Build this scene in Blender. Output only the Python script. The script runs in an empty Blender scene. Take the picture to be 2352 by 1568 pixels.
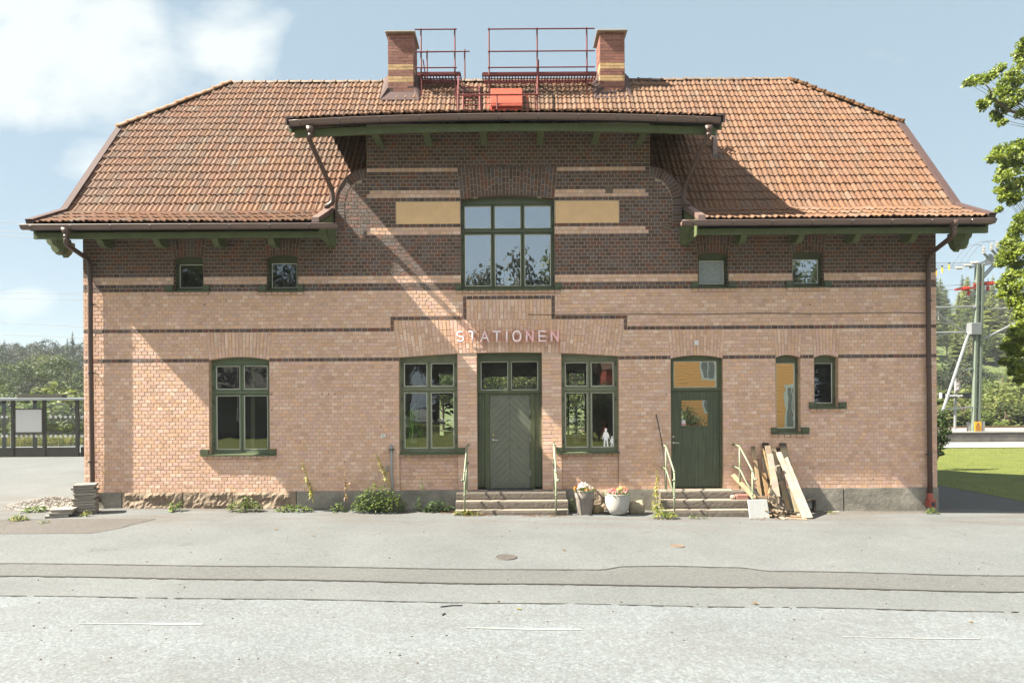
import bpy, math, random
from mathutils import Vector, Matrix
RN = random.Random(11)
sc = bpy.context.scene
COL = sc.collection
PI = math.pi
rad = math.radians
# ---- survey of the place: the camera stands 13 m in front of the facade (y = 0), 2.2 m above the forecourt
CD, CF, CH, ROLL = 13.0, 1400.0, 2.2, 0.0065

def W(u, v, y=0.0):
    """survey reading (u, v) -> (x, z) on the vertical plane y"""
    du, dv = u - 1176.0, 930.0 - v
    X = du + dv * ROLL
    Z = dv - du * ROLL
    d = CD + y
    return X * d / CF, CH + Z * d / CF

def X(u, y=0.0): return W(u, 930, y)[0]
def Zc(v, y=0.0): return W(1176, v, y)[1]

def sstep(a, b, t):
    t = max(0.0, min(1.0, (t - a) / (b - a)))
    return t * t * (3 - 2 * t)

def gz(x, y=0.0):
    """height of the ground"""
    z = -0.0105 * max(-14.0, min(14.0, x)) - 0.02
    k = sstep(48, 190, y)
    if k > 0:
        top = 13.0 + 15.5 * sstep(-40, 60, x)
        z += k * top + k * 2.0 * math.sin(x * 0.045 + 1.0) * math.cos(y * 0.03)
    return z

def G(u, v):
    """survey reading on the ground -> (x, y, z)"""
    y = 0.0
    for _ in range(8):
        du, dv = u - 1176.0, 930.0 - v
        Xr = du + dv * ROLL
        Z = dv - du * ROLL
        x = Xr * (CD + y) / CF
        g = gz(x, 0)
        y = (CH - g) * CF / (-Z) - CD
    return Xr * (CD + y) / CF, y, g

class MB:
    def __init__(s):
        s.v = []; s.f = []; s.m = []; s.c = []
    def add(s, pts, faces, m=0, c=(1, 1, 1)):
        o = len(s.v); s.v.extend([tuple(p) for p in pts])
        for f in faces:
            s.f.append(tuple(i + o for i in f)); s.m.append(m); s.c.append(c)
    def quad(s, a, b, c_, d, m=0, c=(1, 1, 1)):
        s.add([a, b, c_, d], [(0, 1, 2, 3)], m, c)
    def box(s, x0, x1, y0, y1, z0, z1, m=0, c=(1, 1, 1)):
        p = [(x0, y0, z0), (x1, y0, z0), (x1, y1, z0), (x0, y1, z0), (x0, y0, z1), (x1, y0, z1), (x1, y1, z1), (x0, y1, z1)]
        s.add(p, [(0, 3, 2, 1), (4, 5, 6, 7), (0, 1, 5, 4), (1, 2, 6, 5), (2, 3, 7, 6), (3, 0, 4, 7)], m, c)
    def obox(s, mat, sx, sy, sz, m=0, c=(1, 1, 1)):
        p = []
        for k in (-.5, .5):
            for (i, j) in ((-.5, -.5), (.5, -.5), (.5, .5), (-.5, .5)):
                p.append(mat @ Vector((i * sx, j * sy, k * sz)))
        s.add(p, [(0, 3, 2, 1), (4, 5, 6, 7), (0, 1, 5, 4), (1, 2, 6, 5), (2, 3, 7, 6), (3, 0, 4, 7)], m, c)
    def bar(s, a, b, w, h, m=0, c=(1, 1, 1), up=(0, 0, 1)):
        """rectangular bar from a to b; w across, h along 'up'"""
        a = Vector(a); b = Vector(b); d = (b - a); L = d.length
        z = d.normalized(); x = z.cross(Vector(up))
        if x.length < 1e-5: x = z.cross(Vector((1, 0, 0)))
        x.normalize(); yv = x.cross(z) * -1
        M = Matrix((x, yv, z)).transposed().to_4x4(); M.translation = (a + b) / 2
        s.obox(M, w, h, L, m, c)
    def tube(s, pts, r, n=8, m=0, c=(1, 1, 1), cap=True):
        pts = [Vector(p) for p in pts]
        rs = r if isinstance(r, (list, tuple)) else [r] * len(pts)
        o = len(s.v); ref = None
        for i, p in enumerate(pts):
            t = (pts[min(i + 1, len(pts) - 1)] - pts[max(i - 1, 0)]).normalized()
            if ref is None:
                ref = t.cross(Vector((0, 0, 1)))
                if ref.length < 1e-3: ref = Vector((1, 0, 0))
                ref.normalize()
            else:
                ref = (ref - t * ref.dot(t)); ref.normalize()
            b = t.cross(ref)
            for k in range(n):
                a = 2 * PI * k / n
                s.v.append(tuple(p + (ref * math.cos(a) + b * math.sin(a)) * rs[i]))
        for i in range(len(pts) - 1):
            for k in range(n):
                k2 = (k + 1) % n
                s.f.append((o + i * n + k, o + i * n + k2, o + (i + 1) * n + k2, o + (i + 1) * n + k)); s.m.append(m); s.c.append(c)
        if cap:
            s.f.append(tuple(o + k for k in range(n))[::-1]); s.m.append(m); s.c.append(c)
            e = o + (len(pts) - 1) * n
            s.f.append(tuple(e + k for k in range(n))); s.m.append(m); s.c.append(c)
    def lathe(s, prof, ctr, n=28, m=0, c=(1, 1, 1)):
        o = len(s.v); cx, cy, cz = ctr
        for (r, z) in prof:
            for k in range(n):
                a = 2 * PI * k / n
                s.v.append((cx + r * math.cos(a), cy + r * math.sin(a), cz + z))
        for i in range(len(prof) - 1):
            for k in range(n):
                k2 = (k + 1) % n
                s.f.append((o + i * n + k, o + i * n + k2, o + (i + 1) * n + k2, o + (i + 1) * n + k)); s.m.append(m); s.c.append(c)
        s.f.append(tuple(o + k for k in range(n))[::-1]); s.m.append(m); s.c.append(c)
        e = o + (len(prof) - 1) * n
        s.f.append(tuple(e + k for k in range(n))); s.m.append(m); s.c.append(c)
    def prism(s, poly, fn, d0, d1, m=0, c=(1, 1, 1)):
        """poly of 2D points, fn(p, d) -> 3D point"""
        n = len(poly)
        pts = [fn(p, d0) for p in poly] + [fn(p, d1) for p in poly]
        fs = [tuple(range(n))[::-1], tuple(range(n, 2 * n))] + [(i, (i + 1) % n, n + (i + 1) % n, n + i) for i in range(n)]
        s.add(pts, fs, m, c)
    def ball(s, ctr, r, m=0, c=(1, 1, 1), nu=10, nv=6, sq=(1, 1, 1)):
        prof = [(r * math.sin(PI * i / nv), -r * math.cos(PI * i / nv)) for i in range(nv + 1)]
        o = len(s.v)
        for (q, z) in prof:
            for k in range(nu):
                a = 2 * PI * k / nu
                s.v.append((ctr[0] + q * math.cos(a) * sq[0], ctr[1] + q * math.sin(a) * sq[1], ctr[2] + z * sq[2]))
        for i in range(nv):
            for k in range(nu):
                k2 = (k + 1) % nu
                s.f.append((o + i * nu + k, o + i * nu + k2, o + (i + 1) * nu + k2, o + (i + 1) * nu + k)); s.m.append(m); s.c.append(c)
    def build(s, name, mats, parent=None, smooth=False, bevel=0.0, origin=None, sub=0):
        if not isinstance(mats, (list, tuple)): mats = [mats]
        if parent is not None: w = Vector(WL[parent.name])
        elif origin is not None: w = Vector(origin)
        else:
            xs = [p[0] for p in s.v]; ys = [p[1] for p in s.v]; zs = [p[2] for p in s.v]
            w = Vector(((min(xs) + max(xs)) / 2, (min(ys) + max(ys)) / 2, min(zs)))
        me = bpy.data.meshes.new(name)
        me.from_pydata([(p[0] - w.x, p[1] - w.y, p[2] - w.z) for p in s.v], [], s.f)
        for mt in mats: me.materials.append(mt)
        me.polygons.foreach_set('material_index', s.m)
        if smooth: me.polygons.foreach_set('use_smooth', [True] * len(s.f))
        if any(c != (1, 1, 1) for c in s.c):
            at = me.color_attributes.new('Col', 'FLOAT_COLOR', 'CORNER')
            buf = []
            for f, c in zip(s.f, s.c): buf.extend((c[0], c[1], c[2], 1.0) * len(f))
            at.data.foreach_set('color', buf)
        me.update()
        o = bpy.data.objects.new(name, me); COL.objects.link(o)
        if parent is not None: o.parent = parent
        else: o.location = w
        WL[o.name] = tuple(w)
        if bevel > 0:
            b = o.modifiers.new('Bevel', 'BEVEL'); b.width = bevel; b.segments = 1; b.limit_method = 'ANGLE'; b.angle_limit = rad(40)
        return o
WL = {}
def build_each(mb, name, mats, parent=None, tol=.004, **kw):
    """one object per separate piece of the mesh"""
    n = len(mb.v); par = list(range(n))
    def fd(i):
        while par[i] != i: par[i] = par[par[i]]; i = par[i]
        return i
    for f in mb.f:
        r = fd(f[0])
        for i in f[1:]: par[fd(i)] = r
    box = {}
    for i, p in enumerate(mb.v):
        r = fd(i); b = box.get(r)
        if b is None: box[r] = [list(p), list(p)]
        else:
            for k in range(3): b[0][k] = min(b[0][k], p[k]); b[1][k] = max(b[1][k], p[k])
    ks = list(box); grp = {k: k for k in ks}
    def fg(i):
        while grp[i] != i: i = grp[i]
        return i
    for i, x in enumerate(ks):
        for y in ks[i + 1:]:
            if all(box[x][0][k] - tol <= box[y][1][k] and box[y][0][k] - tol <= box[x][1][k] for k in range(3)): grp[fg(x)] = fg(y)
    out = {}
    for fi, f in enumerate(mb.f): out.setdefault(fg(fd(f[0])), []).append(fi)
    res = []
    for fis in out.values():
        q = MB(); mp_ = {}
        for fi in fis:
            for i in mb.f[fi]:
                if i not in mp_: mp_[i] = len(q.v); q.v.append(mb.v[i])
            q.f.append(tuple(mp_[i] for i in mb.f[fi])); q.m.append(mb.m[fi]); q.c.append(mb.c[fi])
        res.append(q.build(name, mats, parent, **kw))
    return res

def tag(o, label, cat, group=None, kind=None):
    if label: o['label'] = label
    if cat: o['category'] = cat
    if group: o['group'] = group
    if kind: o['kind'] = kind
    return o
def thing(name, label, cat, loc=(0, 0, 0), group=None):
    o = bpy.data.objects.new(name, None); COL.objects.link(o); o.location = loc
    o.empty_display_size = .3
    WL[o.name] = tuple(loc)
    return tag(o, label, cat, group)
def copy_tree(root, loc, rz=0.0, scale=1.0, label=None, group=None):
    r = root.copy(); COL.objects.link(r); r.location = loc; r.rotation_euler = (0, 0, rz)
    r.scale = scale if isinstance(scale, (tuple, list)) else (scale,) * 3
    if label: r['label'] = label
    if group: r['group'] = group
    for ch in list(root.children):
        c = ch.copy(); COL.objects.link(c); c.parent = r
        for g in list(ch.children):
            d = g.copy(); COL.objects.link(d); d.parent = c
    return r

# ---------------------------------------------------------------- materials
def nn(t, typ, **kw):
    n = t.nodes.new(typ)
    for k, v in kw.items(): setattr(n, k, v)
    return n
def coords(t, kind='Object'):
    return nn(t, 'ShaderNodeTexCoord').outputs[kind]
def noise(t, vec, scale, detail=4, rough=.6, dist=0.0):
    n = nn(t, 'ShaderNodeTexNoise'); n.inputs['Scale'].default_value = scale; n.inputs['Detail'].default_value = detail
    n.inputs['Roughness'].default_value = rough; n.inputs['Distortion'].default_value = dist
    if vec is not None: t.links.new(vec, n.inputs['Vector'])
    return n.outputs['Fac']
def mrange(t, val, a, b, c, d, clamp=True):
    n = nn(t, 'ShaderNodeMapRange'); n.clamp = clamp
    t.links.new(val, n.inputs[0])
    for i, x in enumerate((a, b, c, d)): n.inputs[i + 1].default_value = x
    return n.outputs[0]
def vscale(t, col, fac):
    n = nn(t, 'ShaderNodeVectorMath', operation='SCALE')
    if hasattr(col, 'links'): t.links.new(col, n.inputs[0])
    else: n.inputs[0].default_value = col
    t.links.new(fac, n.inputs['Scale'])
    return n.outputs[0]
def mix(t, fac, a, b, typ='MIX'):
    n = nn(t, 'ShaderNodeMix', data_type='RGBA', blend_type=typ)
    for i, x in ((0, fac), (6, a), (7, b)):
        if hasattr(x, 'links'): t.links.new(x, n.inputs[i])
        elif i == 0: n.inputs[0].default_value = x
        else: n.inputs[i].default_value = (*x, 1)
    return n.outputs[2]
def math_(t, op, a, b=None, c=None):
    n = nn(t, 'ShaderNodeMath', operation=op)
    for i, x in enumerate((a, b, c)):
        if x is None: continue
        if hasattr(x, 'links'): t.links.new(x, n.inputs[i])
        else: n.inputs[i].default_value = x
    return n.outputs[0]
def bump_(t, h, strength, dist=.01):
    n = nn(t, 'ShaderNodeBump'); n.inputs['Strength'].default_value = strength; n.inputs['Distance'].default_value = dist
    t.links.new(h, n.inputs['Height']); return n.outputs['Normal']
def base(name):
    m = bpy.data.materials.new(name); m.use_nodes = True
    t = m.node_tree; b = t.nodes['Principled BSDF']
    return m, t, b
def mat(name, col=None, rough=.75, var=(3, .15), bump=None, metal=0.0, spec=.4, fine=None, rand=0.0, spots=None, transl=0.0, gain=1.0):
    """col None -> the mesh's own colour per piece; var (scale, amount) mottling; fine same, small; spots (scale, threshold, colour)"""
    m, t, b = base(name)
    co = coords(t)
    if col is None:
        a = nn(t, 'ShaderNodeAttribute'); a.attribute_name = 'Col'; c = a.outputs['Color']
    else:
        r = nn(t, 'ShaderNodeRGB'); r.outputs[0].default_value = (*col, 1); c = r.outputs[0]
    if var: c = vscale(t, c, mrange(t, noise(t, co, var[0], 5), .25, .75, 1 - var[1], 1 + var[1]))
    if fine: c = vscale(t, c, mrange(t, noise(t, co, fine[0], 2, .7), .3, .7, 1 - fine[1], 1 + fine[1]))
    if spots: c = mix(t, mrange(t, noise(t, co, spots[0], 3), spots[1], spots[1] + .06, 0, 1), c, spots[2])
    if rand:
        oi = nn(t, 'ShaderNodeObjectInfo'); c = vscale(t, c, mrange(t, oi.outputs['Random'], 0, 1, 1 - rand, 1 + rand))
    if gain != 1.0:
        gv = nn(t, 'ShaderNodeValue'); gv.outputs[0].default_value = gain; c = vscale(t, c, gv.outputs[0])
    t.links.new(c, b.inputs['Base Color'])
    b.inputs['Roughness'].default_value = rough; b.inputs['Metallic'].default_value = metal
    b.inputs['Specular IOR Level'].default_value = spec
    if bump: t.links.new(bump_(t, noise(t, co, bump[0], 5, .65), bump[1], bump[2] if len(bump) > 2 else .01), b.inputs['Normal'])
    if transl:
        tr = nn(t, 'ShaderNodeBsdfTranslucent'); t.links.new(c, tr.inputs['Color'])
        ms = nn(t, 'ShaderNodeMixShader'); ms.inputs[0].default_value = transl
        t.links.new(b.outputs[0], ms.inputs[1]); t.links.new(tr.outputs[0], ms.inputs[2])
        t.links.new(ms.outputs[0], t.nodes['Material Output'].inputs['Surface'])
    return m
def glass_mat(name, refl, wave=0.0, tint=(.86, .9, .88), wscale=2.5):
    m, t, b = base(name); t.nodes.remove(b)
    tr = nn(t, 'ShaderNodeBsdfTransparent'); tr.inputs[0].default_value = (*tint, 1)
    gl = nn(t, 'ShaderNodeBsdfGlossy'); gl.inputs['Roughness'].default_value = .008; gl.inputs[0].default_value = (.95, .97, 1, 1)
    fr = nn(t, 'ShaderNodeFresnel'); fr.inputs[0].default_value = 1.5
    f = math_(t, 'ADD', fr.outputs[0], refl); f = math_(t, 'MINIMUM', f, 1.0)
    df = nn(t, 'ShaderNodeBsdfDiffuse'); df.inputs[0].default_value = (.55, .55, .5, 1); dm = nn(t, 'ShaderNodeMixShader')     # film of dust
    t.links.new(mrange(t, noise(t, coords(t), 4, 6, .7), .4, .7, 0, .05 if tint[0] < .9 else 0), dm.inputs[0]); t.links.new(tr.outputs[0], dm.inputs[1]); t.links.new(df.outputs[0], dm.inputs[2])
    ms = nn(t, 'ShaderNodeMixShader')
    t.links.new(f, ms.inputs[0]); t.links.new(dm.outputs[0], ms.inputs[1]); t.links.new(gl.outputs[0], ms.inputs[2])
    if wave:
        nrm = bump_(t, noise(t, coords(t), wscale, 2, .5), wave, .02); t.links.new(nrm, gl.inputs['Normal'])
    t.links.new(ms.outputs[0], t.nodes['Material Output'].inputs['Surface'])
    return m
def brick_mat(name, c1, c2, mortar, axis='yz', scale=1.0):
    """procedural masonry for the plain sides"""
    m, t, b = base(name)
    sx = nn(t, 'ShaderNodeSeparateXYZ'); t.links.new(coords(t), sx.inputs[0])
    cb = nn(t, 'ShaderNodeCombineXYZ')
    t.links.new(sx.outputs['Y' if axis == 'yz' else 'X'], cb.inputs[0]); t.links.new(sx.outputs['Z'], cb.inputs[1])
    br = nn(t, 'ShaderNodeTexBrick'); t.links.new(cb.outputs[0], br.inputs[0])
    br.inputs['Color1'].default_value = (*c1, 1); br.inputs['Color2'].default_value = (*c2, 1); br.inputs['Mortar'].default_value = (*mortar, 1)
    br.inputs['Scale'].default_value = 1; br.inputs['Mortar Size'].default_value = .006; br.inputs['Brick Width'].default_value = .131 * scale
    br.inputs['Row Height'].default_value = .079; br.inputs['Bias'].default_value = -.1
    c = vscale(t, br.outputs[0], mrange(t, noise(t, coords(t), 5), .25, .75, .85, 1.15))
    t.links.new(c, b.inputs['Base Color']); b.inputs['Roughness'].default_value = .8
    iv = math_(t, 'SUBTRACT', 1.0, br.outputs['Fac'])
    t.links.new(bump_(t, iv, .5, .006), b.inputs['Normal'])
    return m

M = {}
def brick_face(name, rough, spec, bd):
    m, t, b = base(name); co = coords(t)
    at = nn(t, 'ShaderNodeAttribute'); at.attribute_name = 'Col'; c = at.outputs['Color']
    c = vscale(t, c, mrange(t, noise(t, co, 9, 5), .25, .75, .88, 1.12)); c = vscale(t, c, mrange(t, noise(t, co, 140, 2, .7), .3, .7, .92, 1.08))
    mp = nn(t, 'ShaderNodeMapping'); mp.inputs['Scale'].default_value = (1.5, 1, .55); t.links.new(co, mp.inputs[0])       # soot and damp: broad, drawn downwards
    st_ = mrange(t, noise(t, mp.outputs[0], .9, 7, .62, .4), .50, .72, 0, .45); c = mix(t, st_, c, vscale(t, c, mrange(t, st_, 0, 1, .72, .72)))
    t.links.new(c, b.inputs['Base Color']); b.inputs['Roughness'].default_value = rough; b.inputs['Specular IOR Level'].default_value = spec
    h = math_(t, 'ADD', noise(t, co, 150, 3, .7), math_(t, 'MULTIPLY', noise(t, co, 38, 3, .6), 1.3))
    t.links.new(bump_(t, h, 1.0, bd), b.inputs['Normal']); return m
M['brick'] = brick_face('fired_brick', .75, .4, .0052)
M['brick_dark'] = brick_face('glazed_dark_brick', .7, .5, .012)
M['mortar'] = mat('mortar', (.49, .36, .27), .9, (6, .12), (90, .4, .004))
M['mortar_dark'] = mat('pale_mortar', (.41, .32, .25), .9, (6, .15), (90, .4, .004))
M['side_brick'] = brick_mat('side_brick', (.52, .34, .21), (.36, .225, .14), (.42, .31, .23))
M['reveal_light'] = brick_mat('reveal_light', (.52, .34, .21), (.38, .24, .15), (.42, .31, .23), scale=.9)
M['reveal_dark'] = brick_mat('reveal_dark', (.11, .06, .045), (.08, .05, .042), (.4, .31, .23), scale=.9)
M['plaster'] = mat('ochre_plaster', (.68, .45, .25), .9, (4, .08), (120, .25, .003))
def tile_mat():
    m, t, b = base('clay_tile'); co = coords(t); at = nn(t, 'ShaderNodeAttribute'); at.attribute_name = 'Col'; c = at.outputs['Color']
    c = vscale(t, c, mrange(t, noise(t, co, 7, 5), .25, .75, .82, 1.18)); c = vscale(t, c, mrange(t, noise(t, co, 26, 2, .7), .3, .7, .87, 1.13))
    mp = nn(t, 'ShaderNodeMapping'); mp.inputs['Scale'].default_value = (1.0, .35, .35); t.links.new(co, mp.inputs[0])
    c = mix(t, mrange(t, noise(t, mp.outputs[0], .9, 8, .66, .6), .50, .70, 0, .55), c, (.085, .062, .044))        # drifts of moss and soot running down the slope
    c = mix(t, mrange(t, noise(t, co, 15, 4, .6), .69, .74, 0, .8), c, (.20, .185, .15))                           # lichen
    t.links.new(c, b.inputs['Base Color']); b.inputs['Roughness'].default_value = .78; b.inputs['Specular IOR Level'].default_value = .3
    t.links.new(bump_(t, noise(t, co, 45, 5, .65), .3, .006), b.inputs['Normal']); return m
M['tile'] = tile_mat()
M['ridge'] = mat('ridge_tile', (.31, .145, .055), .75, (5, .25), (40, .3, .006), spots=(9, .70, (.30, .25, .19)), gain=0.62)
M['underlay'] = mat('roof_underlay', (.05, .035, .03), .9, None)
M['bronze'] = mat('brown_steel', (.20, .135, .12), .42, (3, .12), spec=.5, gain=0.8)
M['flash'] = mat('brown_flashing', (.20, .13, .125), .75, (2, .12), spec=.15, gain=0.38)
M['darkmetal'] = mat('dark_sheet_metal', (.035, .036, .042), .5, (4, .2))
M['pipe'] = mat('dark_brown_pipe', (.075, .043, .033), .45, (3, .12), spec=.5)
M['green'] = mat('green_gloss_paint', (.072, .086, .047), .42, (6, .16), (40, .08, .002))
M['green_old'] = mat('weathered_green_paint', (.150, .165, .105), .6, (7, .2), (60, .25, .002), spots=(11, .70, (.42, .40, .34)))
M['green_eave'] = mat('eave_green_paint', (.096, .116, .052), .6, (5, .2), (50, .15, .002))
M['putty'] = mat('white_putty', (.66, .64, .56), .8, (30, .12))
M['wornwood'] = mat('worn_sill_wood', (.36, .34, .31), .85, (22, .35), (60, .4, .003))
M['glass'] = glass_mat('window_glass', .12, .05)
M['glass_up'] = glass_mat('upper_window_glass', .42, .03)
M['glass_wavy'] = glass_mat('old_wavy_glass', .74, .10, wscale=1.5)
M['glass_clear'] = glass_mat('shelter_glass', .02, 0, (.93, .96, .95))
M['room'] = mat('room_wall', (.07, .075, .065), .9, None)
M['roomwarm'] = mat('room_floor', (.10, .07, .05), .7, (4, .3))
M['steel'] = mat('brushed_steel', (.55, .53, .5), .35, None, metal=.9)
M['brass'] = mat('brass', (.55, .42, .18), .35, None, metal=.9)
M['redpaint'] = mat('red_roof_paint', (.22, .03, .028), .55, (5, .2), gain=0.55)
M['redlid'] = mat('red_hatch_paint', (.38, .07, .038), .5, (3, .08), gain=0.8)
M['concrete'] = mat('cap_concrete', (.36, .32, .27), .9, (5, .2), (40, .3, .006), gain=0.8)
M['granite'] = mat('granite_step', (.31, .26, .215), .85, (9, .2), (60, 1.0, .012), fine=(110, .30), gain=0.45)
M['founding'] = mat('smooth_foundation', (.22, .205, .175), .9, (2.2, .42), (14, .5, .02), fine=(70, .2))
M['rawstone'] = mat('rough_granite', (.25, .19, .14), .9, (2.2, .4), (13, 1.0, .05), fine=(60, .25))
M['rail'] = mat('pale_green_pipe', (.36, .42, .27), .45, (8, .15), spots=(14, .70, (.25, .2, .13)), gain=0.5)
M['railend'] = mat('dark_green_pipe', (.06, .09, .06), .5, None)
M['pink'] = mat('pink_letter', (.80, .44, .45), .5, (8, .08))
M['neon'] = mat('white_tube', (.92, .92, .92), .3, None)
M['copperrail'] = mat('orange_rail', (.52, .24, .11), .5, (8, .1))
M['white'] = mat('white_plastic', (.80, .80, .78), .5, (9, .05), gain=0.8)
M['leaf'] = mat('weed_leaf', None, .5, (14, .22), transl=.30, gain=0.72)
M['stem'] = mat('weed_stem', None, .7, (20, .2), gain=0.7)
M['wood'] = mat('sawn_wood', None, .75, (6, .22), (30, .25, .004), spec=.25, fine=(55, .14), gain=0.5)
M['stone'] = mat('loose_stone', None, .9, (6, .25), (22, .7, .02), fine=(70, .15), gain=0.66)
M['potgrey'] = mat('grey_clay_pot', (.33, .29, .26), .85, (5, .22), (40, .3, .004), spots=(5, .68, (.22, .19, .17)), gain=0.66)
M['potwhite'] = mat('pale_concrete_pot', (.55, .53, .50), .8, (3, .1), (90, .25, .002), fine=(90, .06), gain=0.66)
M['soil'] = mat('soil', (.05, .035, .025), .95, (20, .3))
M['petal'] = mat('petal', None, .6, None, transl=.25, gain=0.75)
# ================================================================ THE STATION BUILDING
XL, XR = -9.13, 9.06
ZF, CO = 0.389, 0.079                       # top of the foundation, height of a brick course
def zk(k): return ZF + CO * k
st = thing('station_building', 'old yellow and brown brick railway station with a red tiled roof and green doors', 'building', (0, 0, 0))

class Op: pass
def opening(u0, u1, vt_edge, vt_mid, vb, dark=False, niche=False):
    o = Op(); o.x0, o.x1 = X(u0), X(u1); um = (u0 + u1) / 2
    o.zs = W(um, vt_edge)[1]; o.rise = W(um, vt_mid)[1] - o.zs; o.zb = W(um, vb)[1]
    o.dark = dark; o.niche = niche; o.xc = (o.x0 + o.x1) / 2; o.hw = (o.x1 - o.x0) / 2
    o.top = lambda x, o=o: o.zs + o.rise * (1 - ((x - o.xc) / o.hw) ** 2)
    o.zt = max(o.top(o.x0), o.top(o.x1), o.top(o.xc))
    return o
GW1 = opening(481, 619, 827, 820, 1043)
GW2 = opening(917, 1051, 0, 0, 1040, niche=True)
DR1 = opening(1096, 1245, 0, 0, 1122)
GW3 = opening(1290, 1421, 0, 0, 1038, niche=True)
DR2 = opening(1541, 1660, 823, 816, 1122)
GW4 = opening(1782, 1838, 821, 815, 993)
GW5 = opening(1870, 1925, 821, 815, 935)
U1 = opening(401, 469, 593, 588, 668, True)
U2 = opening(615, 686, 590, 585, 668, True)
U3 = opening(1061, 1276, 457, 448, 664, True)
U4 = opening(1605, 1675, 584, 579, 660, True)
U5 = opening(1822, 1894, 581, 576, 658, True)
# one wide segmental arch spans the middle door and its two windows
cx0, cx1 = X(917), X(1421); czs, crise = 3.225, .095
ctop = lambda x: czs + crise * (1 - ((x - (cx0 + cx1) / 2) / ((cx1 - cx0) / 2)) ** 2)
for o in (GW2, DR1, GW3):
    o.top = ctop; o.zs = min(ctop(o.x0), ctop(o.x1)); o.zt = max(ctop(o.x0), ctop(o.x1), ctop(o.xc))
OPS = [GW1, GW2, DR1, GW3, DR2, GW4, GW5, U1, U2, U3, U4, U5]
for o in (DR1, DR2): o.zb = .40

XC = -.045
SH_R, SH_X, SH_Z0 = .68, 3.02, 6.47
def half_w(z, inset=0.0):
    rx, rz = SH_R - inset, .77 - inset
    if z < 6.06: return 99
    if z < SH_Z0: return SH_X + rx
    if z < SH_Z0 + rz: return SH_X + rx * math.sqrt(max(0, 1 - ((z - SH_Z0) / rz) ** 2))
    return SH_X

def light_col():
    t = RN.random(); k = RN.uniform(.93, 1.07)
    if t < .12: c = (.695, .495, .39)
    elif t < .24: c = (.565, .36, .26)
    elif t < .42: c = (.645, .405, .27)
    elif t < .60: c = (.63, .41, .335)
    else: c = (.645, .422, .315)
    return tuple(a * k for a in c)
def dark_col():
    t = RN.random(); k = RN.uniform(1.06, 1.30)
    if t < .18: c = (.145, .060, .040)
    elif t < .34: c = (.108, .083, .080)
    elif t < .55: c = (.115, .068, .058)
    elif t < .70: c = (.072, .045, .036)
    else: c = (.100, .061, .048)
    return tuple(a * k for a in c)

bricks = MB()
def brick(p, col, y=0.0, prot=.009, bev=.004):
    dk_ = 1 if col[0] < .25 else 0
    """front polygon p (4 x,z corners, counter-clockwise from the lower left)"""
    cxm = sum(a[0] for a in p) / 4; czm = sum(a[1] for a in p) / 4
    pr = prot + RN.uniform(-.0013, .0013)
    t1, t2 = RN.uniform(-.0006, .0006), RN.uniform(-.0006, .0006)
    ins = []
    for i, a in enumerate(p):
        dx, dz = cxm - a[0], czm - a[1]
        ins.append((a[0] + math.copysign(min(bev, abs(dx)), dx), y - pr + (t1 if dx > 0 else -t1) + (t2 if dz > 0 else -t2), a[1] + math.copysign(min(bev, abs(dz)), dz)))
    bk = [(a[0], y + .001, a[1]) for a in p]
    bricks.add(bk + ins, [(4, 5, 6, 7), (0, 1, 5, 4), (1, 2, 6, 5), (2, 3, 7, 6), (3, 0, 4, 7)], dk_, col)

J = .0047
def soldiers(x0b, x1b, fb, x0t, x1t, zt, dark, n=None, lens=None):
    n = n or max(2, round((x1t - x0t) / .0785))
    for i in range(n):
        a, b = i / n, (i + 1) / n
        xa, xb = x0b + (x1b - x0b) * a, x0b + (x1b - x0b) * b
        ya, yb = x0t + (x1t - x0t) * a, x0t + (x1t - x0t) * b
        za, zb_ = fb(max(min(xa, x1b), x0b)), fb(xb)
        L = zt - (za + zb_) / 2
        cuts = [0.0]; s = 0
        if L < .55:
            q = .36 if i % 2 else .64
            cuts = [0, q, 1]
        else:
            first = .13 if i % 2 else .26
            s = first * RN.choice((1, .75))
            while s < L - .09: cuts.append(s / L); s += RN.choice((.131, .131, .262))
            cuts.append(1)
        w = (xb - xa)
        for c0, c1 in zip(cuts[:-1], cuts[1:]):
            e = J / L
            def pt(xl, xt, zl, f): return (xl + (xt - xl) * f, zl + (zt - zl) * f)
            g = J / 1
            p = [pt(xa + g, ya + g, za, c0 + e), pt(xb - g, yb - g, zb_, c0 + e), pt(xb - g, yb - g, zb_, c1 - e), pt(xa + g, ya + g, za, c1 - e)]
            brick(p, dark_col() if dark else light_col())

blocked = []   # (z0, z1, fn(z) -> (x0, x1))
for o in OPS:
    zb = ZF if o.niche else o.zb
    blocked.append((zb - .01, o.zt, (lambda z, o=o: (o.x0, o.x1))))
def header(o, ztop, spread, dark, n=None):
    soldiers(o.x0, o.x1, o.top, o.x0 - spread, o.x1 + spread, ztop, dark, n)
    zlo = min(o.top(o.x0), o.top(o.x1))
    blocked.append((zlo, ztop, lambda z, o=o: (o.x0 - spread * max(0, (z - zlo)) / (ztop - zlo), o.x1 + spread * max(0, (z - zlo)) / (ztop - zlo))))
zB = zk(43)
header(GW1, zB, .06, False); header(DR2, zB, .06, False); header(GW4, zB, .05, False); header(GW5, zB, .05, False)
for o in (U1, U2, U4, U5): header(o, zk(68) + .02, .055, True)
header(U3, zk(88) - .04, .07, True)
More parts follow.
